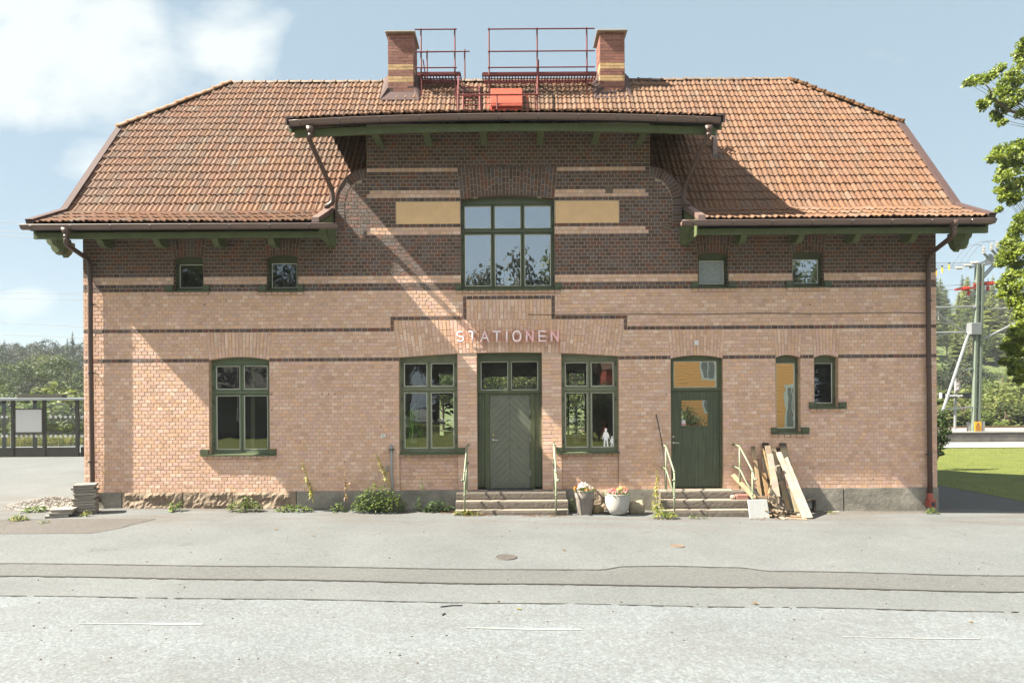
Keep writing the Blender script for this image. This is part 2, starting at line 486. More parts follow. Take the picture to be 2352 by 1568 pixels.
# wide middle header with its stepped dark outline
hx0, hx1 = X(906), X(1434); zH = zk(46)
mx0, mx1 = X(1073), X(1268); zM = 4.452
soldiers(cx0, cx1, ctop, hx0, hx1, zH, False)
soldiers(mx0, mx1, lambda x: zH, mx0, mx1, zM, False)
blocked.append((czs, zH, lambda z: (hx0 - .075, hx1 + .075) if z > zB else (cx0 + (hx0 - cx0) * (z - czs) / (zB - czs), cx1 + (hx1 - cx1) * (z - czs) / (zB - czs))))
blocked.append((zH, 4.535, lambda z: (mx0 - .075, mx1 + .075)))
blocked.append((zH, zk(47), lambda z: (hx0 - .075, hx1 + .075)))
def vstack(x0, x1, z0, z1):
    n = max(1, round((z1 - z0) / .125)); h = (z1 - z0) / n
    for i in range(n):
        a, b = z0 + i * h + J, z0 + (i + 1) * h - J
        brick([(x0 + J, a), (x1 - J, a), (x1 - J, b), (x0 + J, b)], dark_col())
def hrow(x0, x1, z0, z1, col, y=0.0, prot=.009, w=.131):
    n = max(1, round((x1 - x0) / w)); h = (x1 - x0) / n
    for i in range(n):
        a, b = x0 + i * h + J, x0 + (i + 1) * h - J
        brick([(a, z0 + J), (b, z0 + J), (b, z1 - J), (a, z1 - J)], col(), y, prot)
for xa in (hx0 - .075, hx1): vstack(xa, xa + .075, zB, zk(46))
for xa, xb in ((hx0 - .075, mx0 - .075), (mx1 + .075, hx1 + .075)): hrow(xa, xb, zH, zk(47), dark_col)
for xa in (mx0 - .075, mx1): vstack(xa, xa + .075, zH, 4.535)
hrow(mx0, mx1, zM + .004, 4.535, dark_col)
# plaster panels
panels = [(X(912), X(1060)), (X(1278), X(1425))]
for a, b in panels: blocked.append((zk(72) - .02, zk(78) - .01, lambda z, a=a, b=b: (a, b)))
# projecting brick sills under the metal window sills
SILLS = [(GW1, 462, 635), (GW2, 918, 1068), (GW3, 1276, 1422), (GW4, 1770, 1856), (GW5, 1857, 1942), (U1, 384, 484), (U2, 597, 700), (U3, 1048, 1291), (U4, 1588, 1693), (U5, 1806, 1909)]
for o, u0, u1 in SILLS:
    yy = .055 if o.niche else 0
    x0, x1 = (o.x0, o.x1) if o.niche else (X(u0) + .02, X(u1) - .02)
    hrow(x0, x1, o.zb - .085, o.zb - .012, light_col, yy, .045)
    if not o.niche: blocked.append((o.zb - .085, o.zb, lambda z, a=x0, b=x1: (a, b)))

def is_dark(k, x):
    if k < 35: return False
    if k == 35: return not (cx0 - .02 < x < cx1 + .02)
    if k == 43: return not (hx0 - .08 < x < hx1 + .08)
    if k < 54: return False
    if k in (54, 55): return True
    if k in (56, 57): return False
    if k in (69, 70, 79, 80, 86) and (X(848) < x < X(1060) or X(1278) < x < X(1489)): return False
    return True
PB = .1305
KMAX = 97
dorm_top = lambda x: 8.10 - .0075 * (x - XC) ** 2
for k in range(KMAX):
    z0, z1 = zk(k), zk(k + 1); zm = (z0 + z1) / 2
    hw = min(half_w(zm, .20) if zm > 6.06 else 99, half_w(z1, .20) if z1 > 6.06 else 99)
    lo, hi = max(XL, XC - hw), min(XR, XC + hw)
    if zm > 6.06 and zm < 7.15 and half_w(zm) > SH_X + .001 and hw < 90: pass
    bl = sorted(fn(zm) for (a, b, fn) in blocked if a < zm < b)
    iv = []; cur = lo
    for a, b in bl:
        if a > cur: iv.append((cur, min(a, hi)))
        cur = max(cur, b)
    if cur < hi: iv.append((cur, hi))
    for a, b in iv:
        if b - a < .02: continue
        pier = k < 36 and (cx0 < a < cx1) and b - a < .6
        off = (k % 2) * PB / 2
        cuts = [a]
        if pier:
            s = a + (.19 if k % 2 else .255)
            while s < b - .07: cuts.append(s); s += .2555 if RN.random() < .8 else .131
        else:
            i = math.ceil((a + .045 - off) / PB)
            while i * PB + off < b - .045:
                x = i * PB + off
                if not (RN.random() < .035 and cuts[-1] > x - .14): cuts.append(x + RN.uniform(-.003, .003))
                i += 1
        cuts.append(b)
        for xa, xb in zip(cuts[:-1], cuts[1:]):
            dk = is_dark(k, (xa + xb) / 2); jj = RN.uniform(-.001, .001)
            brick([(xa + J, z0 + J + jj), (xb - J, z0 + J + jj), (xb - J, z1 - J + jj), (xa + J, z1 - J + jj)], dark_col() if dk else light_col(), 0.0, .008 if dk else .006)
# niches under the two middle windows
for o in (GW2, GW3):
    for k in range(60):
        z0, z1 = zk(k), zk(k + 1)
        if z1 > o.zb - .08: break
        off = (k % 2) * .13; xs = [o.x0]; s = o.x0 + .13 + off * .5
        while s < o.x1 - .06: xs.append(s); s += RN.choice((.131, .2555))
        xs.append(o.x1)
        for xa, xb in zip(xs[:-1], xs[1:]):
            brick([(xa + J, z0 + J), (xb - J, z0 + J), (xb - J, z1 - J), (xa + J, z1 - J)], light_col(), .055)
# rowlock rings on the round shoulders
for sgn in (-1, 1):
    path = []
    z = 6.06
    ring = [(SH_X + SH_R, 5.98), (SH_X + SH_R, 6.06)]
    for i in range(0, 6): ring.append((SH_X + SH_R, 6.06 + .41 * (i + 1) / 6))
    for i in range(1, 14):
        a = PI / 2 * i / 13; ring.append((SH_X + SH_R * math.cos(a), SH_Z0 + .77 * math.sin(a)))
    ins = [(SH_X + SH_R - .2, z) if i < 8 else (SH_X + (SH_R - .2) * math.cos(PI / 2 * (i - 7) / 13), SH_Z0 + .57 * math.sin(PI / 2 * (i - 7) / 13)) for i, (x, z) in enumerate(ring)]
    for i in range(len(ring) - 1):
        o0, o1, i0, i1 = ring[i], ring[i + 1], ins[i], ins[i + 1]
        lp = lambda a, b, t: (a[0] + (b[0] - a[0]) * t, a[1] + (b[1] - a[1]) * t)
        g = .06
        q = [lp(i0, i1, g), lp(o0, o1, g), lp(o0, o1, 1 - g), lp(i0, i1, 1 - g)]
        q = [(XC + sgn * p[0], p[1]) for p in q]
        if sgn < 0: q = [q[1], q[0], q[3], q[2]]
        brick(q, dark_col(), 0, .012)
for (a, b, c) in ():
    pass
wall = bricks.build('brick_facing', [M['brick'], M['brick_dark']], st)
wall['label'] = 'yellow brick below, dark brown brick above with pale bands'

# mortar bed with the openings cut through, plus reveals
mo = MB()
xs = sorted(set([XL, XR, XC - 3.7, XC + 3.7, XC - 3.02, XC + 3.02] + [v for o in OPS for v in (o.x0, o.x1)]))
zs = sorted(set([ZF, zk(58), zk(54), zk(56), 6.06, 6.47, 8.2] + [v for o in OPS for v in ((ZF if o.niche else o.zb), o.zt)]))
for xa, xb in zip(xs[:-1], xs[1:]):
    for za, zb in zip(zs[:-1], zs[1:]):
        xm, zm = (xa + xb) / 2, (za + zb) / 2
        if zm > 6.06 and abs(xm - XC) > 3.7: continue
        if zm > 6.47 and abs(xm - XC) > 3.02: continue
        if any(o.x0 < xm < o.x1 and (ZF if o.niche else o.zb) - .001 < zm < o.zt for o in OPS): continue
        mo.quad((xa, 0, za), (xb, 0, za), (xb, 0, zb), (xa, 0, zb), 1 if zm > zk(54) else 0)
for sgn in (-1, 1):    # rounded shoulders: a fan of thin wedges
    pts = [(XC + sgn * (SH_X + SH_R * math.cos(PI / 2 * i / 16)), SH_Z0 + .77 * math.sin(PI / 2 * i / 16)) for i in range(17)]
    c0 = (XC + sgn * SH_X, SH_Z0)
    for p, q in zip(pts[:-1], pts[1:]):
        mo.add([(c0[0], 0, c0[1]), (p[0], 0, p[1]), (q[0], 0, q[1])], [(0, 1, 2) if sgn > 0 else (0, 2, 1)], 1)
    out = [(XC + sgn * (SH_X + SH_R), 5.9)] + pts
    for p, q in zip(out[:-1], out[1:]):     # thickness of the shoulder wall
        mo.quad((p[0], 0, p[1]), (q[0], 0, q[1]), (q[0], .3, q[1]), (p[0], .3, p[1]), 3)
for o in OPS:
    mi = 3 if o.dark else 2; zb = o.zb
    D_ = .16
    za, zb2 = o.top(o.x0), o.top(o.x1)
    mo.quad((o.x0, -.008, zb), (o.x0, D_, zb), (o.x0, D_, za), (o.x0, -.008, za), mi)
    mo.quad((o.x1, D_, zb), (o.x1, -.008, zb), (o.x1, -.008, zb2), (o.x1, D_, zb2), mi)
    N = 10
    for i in range(N):
        a, b = o.x0 + (o.x1 - o.x0) * i / N, o.x0 + (o.x1 - o.x0) * (i + 1) / N
        mo.quad((a, -.008, o.top(a)), (a, D_, o.top(a)), (b, D_, o.top(b)), (b, -.008, o.top(b)), mi)
        mo.quad((a, 0, o.top(a)), (b, 0, o.top(b)), (b, 0, o.zt), (a, 0, o.zt), 1 if o.dark else 0)
    if o.niche:
        mo.quad((o.x0, .055, ZF), (o.x1, .055, ZF), (o.x1, .055, o.zb), (o.x0, .055, o.zb), 0)
        for xx in (o.x0, o.x1): mo.quad((xx, 0, ZF), (xx, .055, ZF), (xx, .055, o.zb), (xx, 0, o.zb), 2)
mo.build('mortar_bed', [M['mortar'], M['mortar_dark'], M['reveal_light'], M['reveal_dark']], st)
# arch soffit of the piers between the middle openings is closed by the piers themselves
YB = 6.35
w3 = MB()
w3.box(XL, XL + .3, .002, YB, ZF, 6.2); w3.box(XR - .3, XR, .002, YB, ZF, 6.2)
g3 = [(0.02, 6.2), (YB - .08, 6.2), (4.55, 8.6), (1.8, 8.6)]
for x0 in (XL, XR - .3): w3.prism(g3, lambda p, d: (d, p[0], p[1]), x0, x0 + .3)
build_each(w3, 'side_wall', M['side_brick'], st)
bw = MB()
BO = [(-2.35, -1.15, 1.2, 3.25), (-.95, .95, 2.45, 3.15), (1.2, 2.35, 1.2, 3.25)]
bx = sorted(set([XL + .3, XR - .3] + [v for b in BO for v in b[:2]])); bz = sorted(set([ZF, 6.2] + [v for b in BO for v in b[2:]]))
for a, b in zip(bx[:-1], bx[1:]):
    for c, d in zip(bz[:-1], bz[1:]):
        if any(q[0] < (a + b) / 2 < q[1] and q[2] < (c + d) / 2 < q[3] for q in BO): continue
        bw.box(a, b, YB - .25, YB, c, d)
bw.build('rear_wall', brick_mat('rear_brick', (.43, .28, .175), (.36, .225, .14), (.42, .31, .23), axis='xz'), st)
wf = MB()
for q in BO:
    wf.box(q[0], q[1], YB - .12, YB - .06, q[2], q[2] + .06); wf.box(q[0], q[1], YB - .12, YB - .06, q[3] - .06, q[3])
    for x in ((q[0] + .03, q[1] - .03) + (((q[0] + q[1]) / 2,) if q[0] < -.99 or q[0] > 1 or True else ())): wf.box(x - .03, x + .03, YB - .12, YB - .06, q[2] + .06, q[3] - .06)
    if q[2] < 2: wf.box(q[0] + .06, q[1] - .06, YB - .11, YB - .07, 2.55, 2.66)
build_each(wf, 'rear_window_frame', M['green_old'], st)
# rooms: floors, ceilings, partitions
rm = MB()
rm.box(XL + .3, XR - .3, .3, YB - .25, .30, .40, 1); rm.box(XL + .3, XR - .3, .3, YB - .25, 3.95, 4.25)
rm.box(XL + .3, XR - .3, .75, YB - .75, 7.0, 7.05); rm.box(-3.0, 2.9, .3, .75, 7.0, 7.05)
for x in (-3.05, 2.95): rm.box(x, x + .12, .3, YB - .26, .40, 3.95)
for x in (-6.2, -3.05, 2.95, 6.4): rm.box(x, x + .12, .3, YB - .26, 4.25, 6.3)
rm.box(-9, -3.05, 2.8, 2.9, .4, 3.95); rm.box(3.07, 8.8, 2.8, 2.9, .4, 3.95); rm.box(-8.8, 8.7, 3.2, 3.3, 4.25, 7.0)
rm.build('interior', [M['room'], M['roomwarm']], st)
# plaster panels, foundation
for a, b in panels:
    p = MB(); p.box(a + .01, b - .01, -.006, .05, zk(72) - .015, zk(78) - .015); p.build('plaster_panel', M['plaster'], st, bevel=.003)
def fnd(x0, x1, rough, seed):
    r = random.Random(seed); p = MB(); nx = max(3, int((x1 - x0) / .05)); nz = 8
    for j in range(nz + 1):
        for i in range(nx + 1):
            x = x0 + (x1 - x0) * i / nx; z0 = gz(x) - .1; z = z0 + (ZF - z0) * j / nz
            e = min(i, nx - i) / 3; e = min(1, e)
            y = -.035 - (rough * (.35 + .5 * math.sin(x * 5.3 + z * 9 + seed) * math.cos(z * 13 - x * 3.1) + r.uniform(-.3, .3)) * e if 0 < j < nz else 0)
            p.v.append((x, y, z))
    for j in range(nz):
        for i in range(nx):
            a = j * (nx + 1) + i; p.f.append((a, a + 1, a + nx + 2, a + nx + 1)); p.m.append(0); p.c.append((1, 1, 1))
    o = len(p.v)
    p.quad((x0, -.035, ZF), (x1, -.035, ZF), (x1, .2, ZF), (x0, .2, ZF))
    p.quad((x1, -.035, gz(x1) - .1), (x1, .1, gz(x1) - .1), (x1, .1, ZF), (x1, -.035, ZF)); p.quad((x0, -.035, gz(x0) - .1), (x0, .1, gz(x0) - .1), (x0, .1, ZF), (x0, -.035, ZF))
    return p
for (u0, u1, rg) in ((190, 280, .004), (281, 420, .05), (421, 533, .045), (534, 680, .05), (681, 1080, .006), (1300, 1360, .006), (1361, 1425, .04), (1426, 1560, .006), (1640, 1934, .008), (1936, 2152, .006)):
    fnd(X(u0) + .005, X(u1) - .005, rg, u0).build('foundation_stone' if rg > .02 else 'foundation', M['rawstone'] if rg > .02 else M['founding'], st, smooth=rg < .02)
fs = MB(); fs.box(XL - .02, XL + .3, .1, YB + .05, -.3, ZF); fs.box(XR - .3, XR + .03, .1, YB + .05, -.4, ZF); fs.box(X(1040), X(1310), -.02, .3, -.2, ZF - .004); fs.box(X(1540), X(1650), -.02, .3, -.2, ZF - .004)
fs.box(XL, XR, YB - .2, YB + .04, -.4, ZF)
build_each(fs, 'side_foundation', M['founding'], st)

# ---------------------------------------------------------------- windows
def win(o, cols, vtr, frame_m, glass_m, u0, u1, sash_w=.040, fw=.048):
    """one casement window: outer frame > sash, glazing_bead, pane, sill"""
    yf = .105
    f = MB()
    N = 12
    f.box(o.x0, o.x0 + fw, yf, yf + .07, o.zb, o.top(o.x0) - .002); f.box(o.x1 - fw, o.x1, yf, yf + .07, o.zb, o.top(o.x1) - .002)
    zin = min(o.top(o.x0), o.top(o.x1)) - .075
    for i in range(N):
        a, b = o.x0 + fw + (o.x1 - o.x0 - 2 * fw) * i / N, o.x0 + fw + (o.x1 - o.x0 - 2 * fw) * (i + 1) / N
        f.add([(a, yf, zin), (b, yf, zin), (b, yf, o.top(b)), (a, yf, o.top(a)), (a, yf + .07, zin), (b, yf + .07, zin)], [(0, 1, 2, 3), (0, 4, 5, 1)])
    f.box(o.x0 + fw, o.x1 - fw, yf, yf + .07, o.zb, o.zb + .05)
    xi0, xi1, zi0 = o.x0 + fw, o.x1 - fw, o.zb + .05
    ztr = W((u0 + u1) / 2, vtr)[1] if vtr else None
    rows = [(zi0, zin)] if not ztr else [(zi0, ztr - .025), (ztr + .025, zin)]
    if ztr: f.box(xi0, xi1, yf - .008, yf + .06, ztr - .025, ztr + .025)
    ms = [xi0 + (xi1 - xi0) * i / cols for i in range(cols + 1)]
    fr = f.build('window', frame_m, st, bevel=.004)
    s = MB(); pu = MB(); gl = MB()
    for (za, zb) in rows:
        for i in range(cols):
            xa, xb = ms[i] + (.006 if i else .002), ms[i + 1] - (.006 if i < cols - 1 else .002); a, b = za + .003, zb - .003; w = sash_w; y = yf + .012
            s.box(xa, xa + w, y, y + .04, a, b); s.box(xb - w, xb, y, y + .04, a, b); s.box(xa + w, xb - w, y, y + .04, a, a + w * 1.15); s.box(xa + w, xb - w, y, y + .04, b - w, b)
            q = .010; xa += w; xb -= w; a += w * 1.15; b -= w; y += .012
            pu.box(xa, xa + q, y, y + .02, a, b); pu.box(xb - q, xb, y, y + .02, a, b); pu.box(xa + q, xb - q, y, y + .02, a, a + q); pu.box(xa + q, xb - q, y, y + .02, b - q, b)
            gl.quad((xa + .004, y + .012, a + .004), (xb - .004, y + .012, a + .004), (xb - .004, y + .012, b - .004), (xa + .004, y + .012, b - .004))
    s.build('sash', frame_m, fr, bevel=.003); pu.build('glazing_bead', M['putty'], fr); gl.build('pane', glass_m, fr)
    sl = MB(); xs0, xs1 = X(u0), X(u1); yo = -.065
    pts = [(.11, .02), (yo, -.004), (yo, -.03), (yo + .008, -.03), (yo + .008, -.010), (.11, .010)]
    if o.niche: xs0 = max(xs0, o.x0) if u0 > 915 and u0 < 1000 else xs0; 
    sl.prism(pts, lambda p, d: (d, p[0], o.zb + p[1] - .004), xs0, xs1)
    for a, b in ((xs0, o.x0 - .002), (o.x1 + .002, xs1)):
        if b - a > .03: sl.box(a, b, -.055, -.012, o.zb + .004, o.zb + .11)
    sl.build('sill', M['green'], fr)
    hg = MB()
    for (za, zb) in rows:
        for xx in (o.x0 + fw - .004, o.x1 - fw + .004):
            for t in (.14, .86): hg.tube([(xx, yf - .004, za + (zb - za) * t - .04), (xx, yf - .004, za + (zb - za) * t + .04)], .009, 6)
    build_each(hg, 'hinge', M['darkmetal'], fr)
    return fr
GM = M['green']; GO = M['green_old']
w1 = win(GW1, 2, 901, mat('faded_green_paint', (.11, .138, .085), .5, (7, .15), (50, .1, .002)), M['glass'], 462, 635)
w2 = win(GW2, 2, 894, GO, M['glass'], 918, 1068); w2['label'] = 'weathered green window with plants behind it, left of the middle door'
w3_ = win(GW3, 2, 894, GO, M['glass'], 1276, 1422); w3_['label'] = 'weathered green window with white cut-out figures, right of the middle door'
SL = dict(sash_w=.032, fw=.026)
win(GW4, 1, None, mat('side_window_paint', (.098, .112, .066), .5, (7, .2), (50, .1, .002)), M['glass_wavy'], 1770, 1856, **SL); win(GW5, 1, None, mat('side_window_paint', (.098, .112, .066), .5, (7, .2), (50, .1, .002)), M['glass'], 1857, 1942, **SL)
win(U1, 1, None, GM, M['glass'], 384, 484, **SL); win(U2, 1, None, GM, M['glass'], 597, 700, **SL)
win(U3, 3, 528, GM, M['glass_up'], 1048, 1291, sash_w=.036, fw=.036); win(U4, 1, None, GM, mat('frosted_pane', (.30, .33, .34), .3, (14, .25), (30, .5, .01), spec=.6), 1588, 1693, **SL)
win(U5, 1, None, GM, M['glass_up'], 1806, 1909, **SL)

# ---------------------------------------------------------------- doors
def grooved(name, col, period, chevron=False, xc=0.0):
    m, t, b = base(name); co = coords(t)
    sx = nn(t, 'ShaderNodeSeparateXYZ'); t.links.new(co, sx.inputs[0])
    x = math_(t, 'SUBTRACT', sx.outputs['X'], xc)
    h = math_(t, 'ADD', math_(t, 'ABSOLUTE', x), sx.outputs['Z']) if chevron else x
    f = math_(t, 'FRACT', math_(t, 'DIVIDE', h, period))
    e = math_(t, 'ABSOLUTE', math_(t, 'SUBTRACT', f, .5))
    lim = .5 - (.0045 / period if chevron else .16)
    g = mrange(t, e, lim - (.01 if chevron else .08), lim, 1, 0)
    if chevron:
        mid = mrange(t, math_(t, 'ABSOLUTE', x), .003, .005, 0, 1); g = math_(t, 'MULTIPLY', g, mid)
    c = vscale(t, (*col,), mrange(t, noise(t, co, 5), .25, .75, .85, 1.15))
    if not chevron:
        mp = nn(t, 'ShaderNodeMapping'); mp.inputs['Scale'].default_value = (30, 30, 1.5); t.links.new(co, mp.inputs[0])
        c = vscale(t, c, mrange(t, noise(t, mp.outputs[0], 1.0, 4), .3, .7, .7, 1.35))
    c = vscale(t, c, mrange(t, g, 0, 1, .62 if chevron else .45, 1))
    t.links.new(c, b.inputs['Base Color']); b.inputs['Roughness'].default_value = .5 if chevron else .65
    t.links.new(bump_(t, g, .8, .006), b.inputs['Normal'])
    return m
def lever(par, x, z, y, s=1):
    k = MB(); k.lathe([(.004, 0), (.026, 0), (.026, .008), (.004, .010)], (0, 0, 0), 14)
    k.v = [(x + a, y - c, z + b) for (a, b, c) in k.v]
    k.tube([(x, y, z), (x, y - .05, z)], .009, 8); k.tube([(x, y - .05, z), (x + .115 * s, y - .052, z)], .010, 8)
    k.build('handle', M['steel'], par, smooth=True)
# middle door
z_tr = W(1170, 899)[1]
o = DR1; d = MB(); y0 = .13
dl0, dl1, dzt = X(1124), X(1217.5), W(1170, 906)[1]
d.box(dl0, dl1, y0, y0 + .05, .415, dzt)
dr = d.build('door', grooved('chevron_door', (.128, .138, .104), .148, True, (dl0 + dl1) / 2), st); dr['label'] = 'smooth grey green door with chevron grooves'
f = MB()
fo = [(o.x0, dl0 - .105), (dl1 + .105, o.x1)]
for a, b in ((dl0 - .10, dl0 - .004), (dl1 + .004, dl1 + .10)): f.box(a, b, y0 - .03, y0 + .06, .41, z_tr - .03)
f.box(dl0 - .004, dl1 + .004, y0 - .03, y0 + .06, dzt + .004, z_tr - .03)
f.box(o.x0, o.x1, y0 - .05, y0 + .06, z_tr - .03, z_tr + .035)
f.box(o.x0, o.x0 + .075, y0 - .03, y0 + .06, z_tr + .035, ctop(o.x0) - .004); f.box(o.x1 - .075, o.x1, y0 - .03, y0 + .06, z_tr + .035, ctop(o.x1) - .004)
ztg = W(1170, 829)[1]
f.box(o.x0 + .075, o.x1 - .075, y0 - .03, y0 + .06, ztg, ctop(o.x0) + .01)
xm = X(1171); f.box(xm - .035, xm + .035, y0 - .025, y0 + .06, z_tr + .035, ztg)
f.build('door_frame', GM, dr, bevel=.004)
sp = MB()
sp.box(o.x0, dl0 - .102, y0 - .015, y0 + .05, .44, z_tr - .032); sp.box(dl1 + .102, o.x1, y0 - .015, y0 + .05, .44, z_tr - .032)
build_each(sp, 'side_panel', grooved('ribbed_panel', (.078, .100, .056), .033), dr)
g = MB()
for a, b in ((o.x0 + .085, xm - .035), (xm + .035, o.x1 - .085)): g.quad((a, y0 + .02, z_tr + .04), (b, y0 + .02, z_tr + .04), (b, y0 + .02, ztg), (a, y0 + .02, ztg))
g.build('transom_pane', M['glass'], dr)
tb = MB()
for a, b in ((o.x0 + .076, xm - .036), (xm + .036, o.x1 - .076)):
    for q in ((a, b, z_tr + .036, z_tr + .048), (a, b, ztg - .012, ztg - .001), (a, a + .011, z_tr + .048, ztg - .012), (b - .011, b, z_tr + .048, ztg - .012)): tb.box(q[0], q[1], y0 + .0, y0 + .018, q[2], q[3])
tb.build('glazing_bead', M['putty'], dr)
lever(dr, X(1132), W(1130, 1011)[1], y0)
lk = MB(); lk.tube([(X(1132.5), y0, W(1130, 999)[1]), (X(1132.5), y0 - .014, W(1130, 999)[1])], .021, 12); lk.build('lock', M['brass'], dr)
for v in (945, 1009, 1087):
    hg = MB(); hg.tube([(dl1 + .002, y0 - .012, W(1200, v + 6)[1]), (dl1 + .002, y0 - .012, W(1200, v - 6)[1])], .011, 8); build_each(hg, 'hinge', M['steel'], dr)
th = MB(); th.box(dl0 - .05, dl1 + .05, -.02, .16, .392, .412); th.build('threshold', M['darkmetal'], dr)
# right hand door
o = DR2; y0 = .07
z_t = W(1600, 895)[1]; za = W(1600, 829)[1]
gx0, gx1, gz0, gz1 = X(1567), X(1629), W(1600, 978)[1], W(1600, 919)[1]
d = MB()
a0, a1 = o.x0 + .03, o.x1 - .05
d.box(a0, gx0, y0, y0 + .05, .42, z_t - .02); d.box(gx1, a1, y0, y0 + .05, .42, z_t - .02); d.box(gx0, gx1, y0, y0 + .05, .42, gz0); d.box(gx0, gx1, y0, y0 + .05, gz1, z_t - .02)
d2 = d.build('door', grooved('ribbed_door', (.076, .096, .056), .030), st); d2['label'] = 'dark green ribbed door with a small square pane'
f = MB()
f.box(o.x0, a0 - .003, y0 - .02, y0 + .06, .41, o.top(o.x0) - .002); f.box(a1 + .003, o.x1, y0 - .02, y0 + .06, .41, o.top(o.x1) - .002)
f.box(a0, a1, y0 - .025, y0 + .06, z_t - .017, z_t + .05)
f.box(a0, a0 + .05, y0 - .015, y0 + .06, z_t + .05, za); f.box(a1 - .06, a1, y0 - .015, y0 + .06, z_t + .05, za); f.box(a0, a1, y0 - .015, y0 + .06, za, o.zs - .01)
for i in range(8):
    p, q = a0 + (a1 - a0) * i / 8, a0 + (a1 - a0) * (i + 1) / 8
    f.quad((p, y0 - .015, o.zs - .01), (q, y0 - .015, o.zs - .01), (q, y0 - .015, o.top(q)), (p, y0 - .015, o.top(p)))
f.build('door_frame', GM, d2, bevel=.004)
f = MB()
for q in ((gx0 - .02, gx1 + .02, gz0 - .02, gz0), (gx0 - .02, gx1 + .02, gz1, gz1 + .02), (gx0 - .02, gx0, gz0, gz1), (gx1, gx1 + .02, gz0, gz1)): f.box(q[0], q[1], y0 - .012, y0, q[2], q[3])
f.build('pane_frame', GM, d2)
g = MB(); g.quad((a0 + .05, y0 + .02, z_t + .05), (a1 - .06, y0 + .02, z_t + .05), (a1 - .06, y0 + .02, za), (a0 + .05, y0 + .02, za)); g.build('transom_pane', M['glass_wavy'], d2)
g = MB(); g.quad((gx0, y0 + .02, gz0), (gx1, y0 + .02, gz0), (gx1, y0 + .02, gz1), (gx0, y0 + .02, gz1)); g.build('pane', mat('mirror_pane', (0, 0, 0)) if False else M['glass_wavy'], d2)
bd = MB()
for q in ((a0 + .05, a1 - .06, z_t + .05, z_t + .06), (a0 + .05, a1 - .06, za - .01, za), (a0 + .05, a0 + .06, z_t + .06, za - .01), (a1 - .07, a1 - .06, z_t + .06, za - .01)): bd.box(q[0], q[1], y0, y0 + .015, q[2], q[3])
bd.build('glazing_bead', M['putty'], d2)
lever(d2, X(1548), W(1550, 1017)[1], y0)
lk = MB(); lk.tube([(X(1548), y0, W(1550, 1003)[1]), (X(1548), y0 - .012, W(1550, 1003)[1])], .02, 12); lk.build('lock', M['steel'], d2)
for v in (958, 1001, 1068):
    hg = MB(); hg.tube([(a1 + .004, y0 - .03, W(1650, v + 9)[1]), (a1 + .004, y0 - .03, W(1650, v - 9)[1])], .011, 8); build_each(hg, 'hinge', GM, d2)
sk = MB(); x, z = X(1568), W(1568, 977)[1]; sk.box(x, x + .075, y0 - .004, y0 + .001, z, z + .115); sk.box(x + .006, x + .069, y0 - .006, y0 - .004, z + .01, z + .042, 1)
for i in range(2): sk.box(x + .018 + i * .022, x + .034 + i * .022, y0 - .006, y0 - .004, z + .075, z + .095, 2)
sk.build('sticker', [M['white'], mat('sticker_pink', (.5, .1, .16), .6, None), mat('sticker_grey', (.15, .16, .2), .6, None)], d2)
# small fittings on the facade
b = MB(); x0, z0 = X(1594), W(1599, 793)[1]; b.box(x0, x0 + .095, -.055, -.008, z0, z0 + .1); b.build('sensor_box', M['white'], st, bevel=.012)
for (ua, ub, va, vb) in ((1390, 1408, 428, 444), (1523, 1539, 515, 530)):
    v_ = MB(); xa, za_ = W(ua, vb); xb, zb_ = W(ub, va)
    v_.box(xa, xb, -.013, 0, za_, zb_, 1)
    for i in range(4):
        z = za_ + (zb_ - za_) * (i + .25) / 4; v_.box(xa, xb, -.022, -.013, z, z + (zb_ - za_) / 9, 0)
    v_.build('air_vent', [mat('vent_brick', (.28, .2, .13), .8), M['darkmetal']], st)
cb = MB(); r = random.Random(4); pts = []
for i in range(40):
    t = i / 39; u = 1212 + (2122 - 1212) * t; x, z = W(u, 722.5 - 4 * t + (2.2 * math.sin(t * 19) * r.uniform(.3, 1)) * .6); pts.append((x, -.022, z))
cb.tube(pts, .0055, 5); cb.build('cable', M['darkmetal'], st)
hl = MB()
for (u, v) in ((880, 1000), (876, 980), (620, 768), (700, 762), (470, 700), (520, 690), (1176, 775), (1169, 790), (640, 1010), (625, 860), (624, 905), (625, 942), (625, 973), (740, 905), (755, 905), (770, 905), (1530, 905), (2005, 1100), (1860, 700), (980, 690), (795, 1110), (792, 1060)):
    x, z = W(u, v); s = .013; hl.add([(x + s * math.cos(a * PI / 4), -.0135, z + s * math.sin(a * PI / 4)) for a in range(8)], [tuple(range(8))])
build_each(hl, 'drill_hole', M['darkmetal'], st)
pk = MB(); x, z = W(880, 1000); pk.add([(x + .055 * math.cos(a * PI / 5) * (1 + .25 * math.sin(a * 2.3)), -.0128, z + .036 * math.sin(a * PI / 5)) for a in range(10)], [tuple(range(10))]); pk.build('filler_patch', M['white'], st)
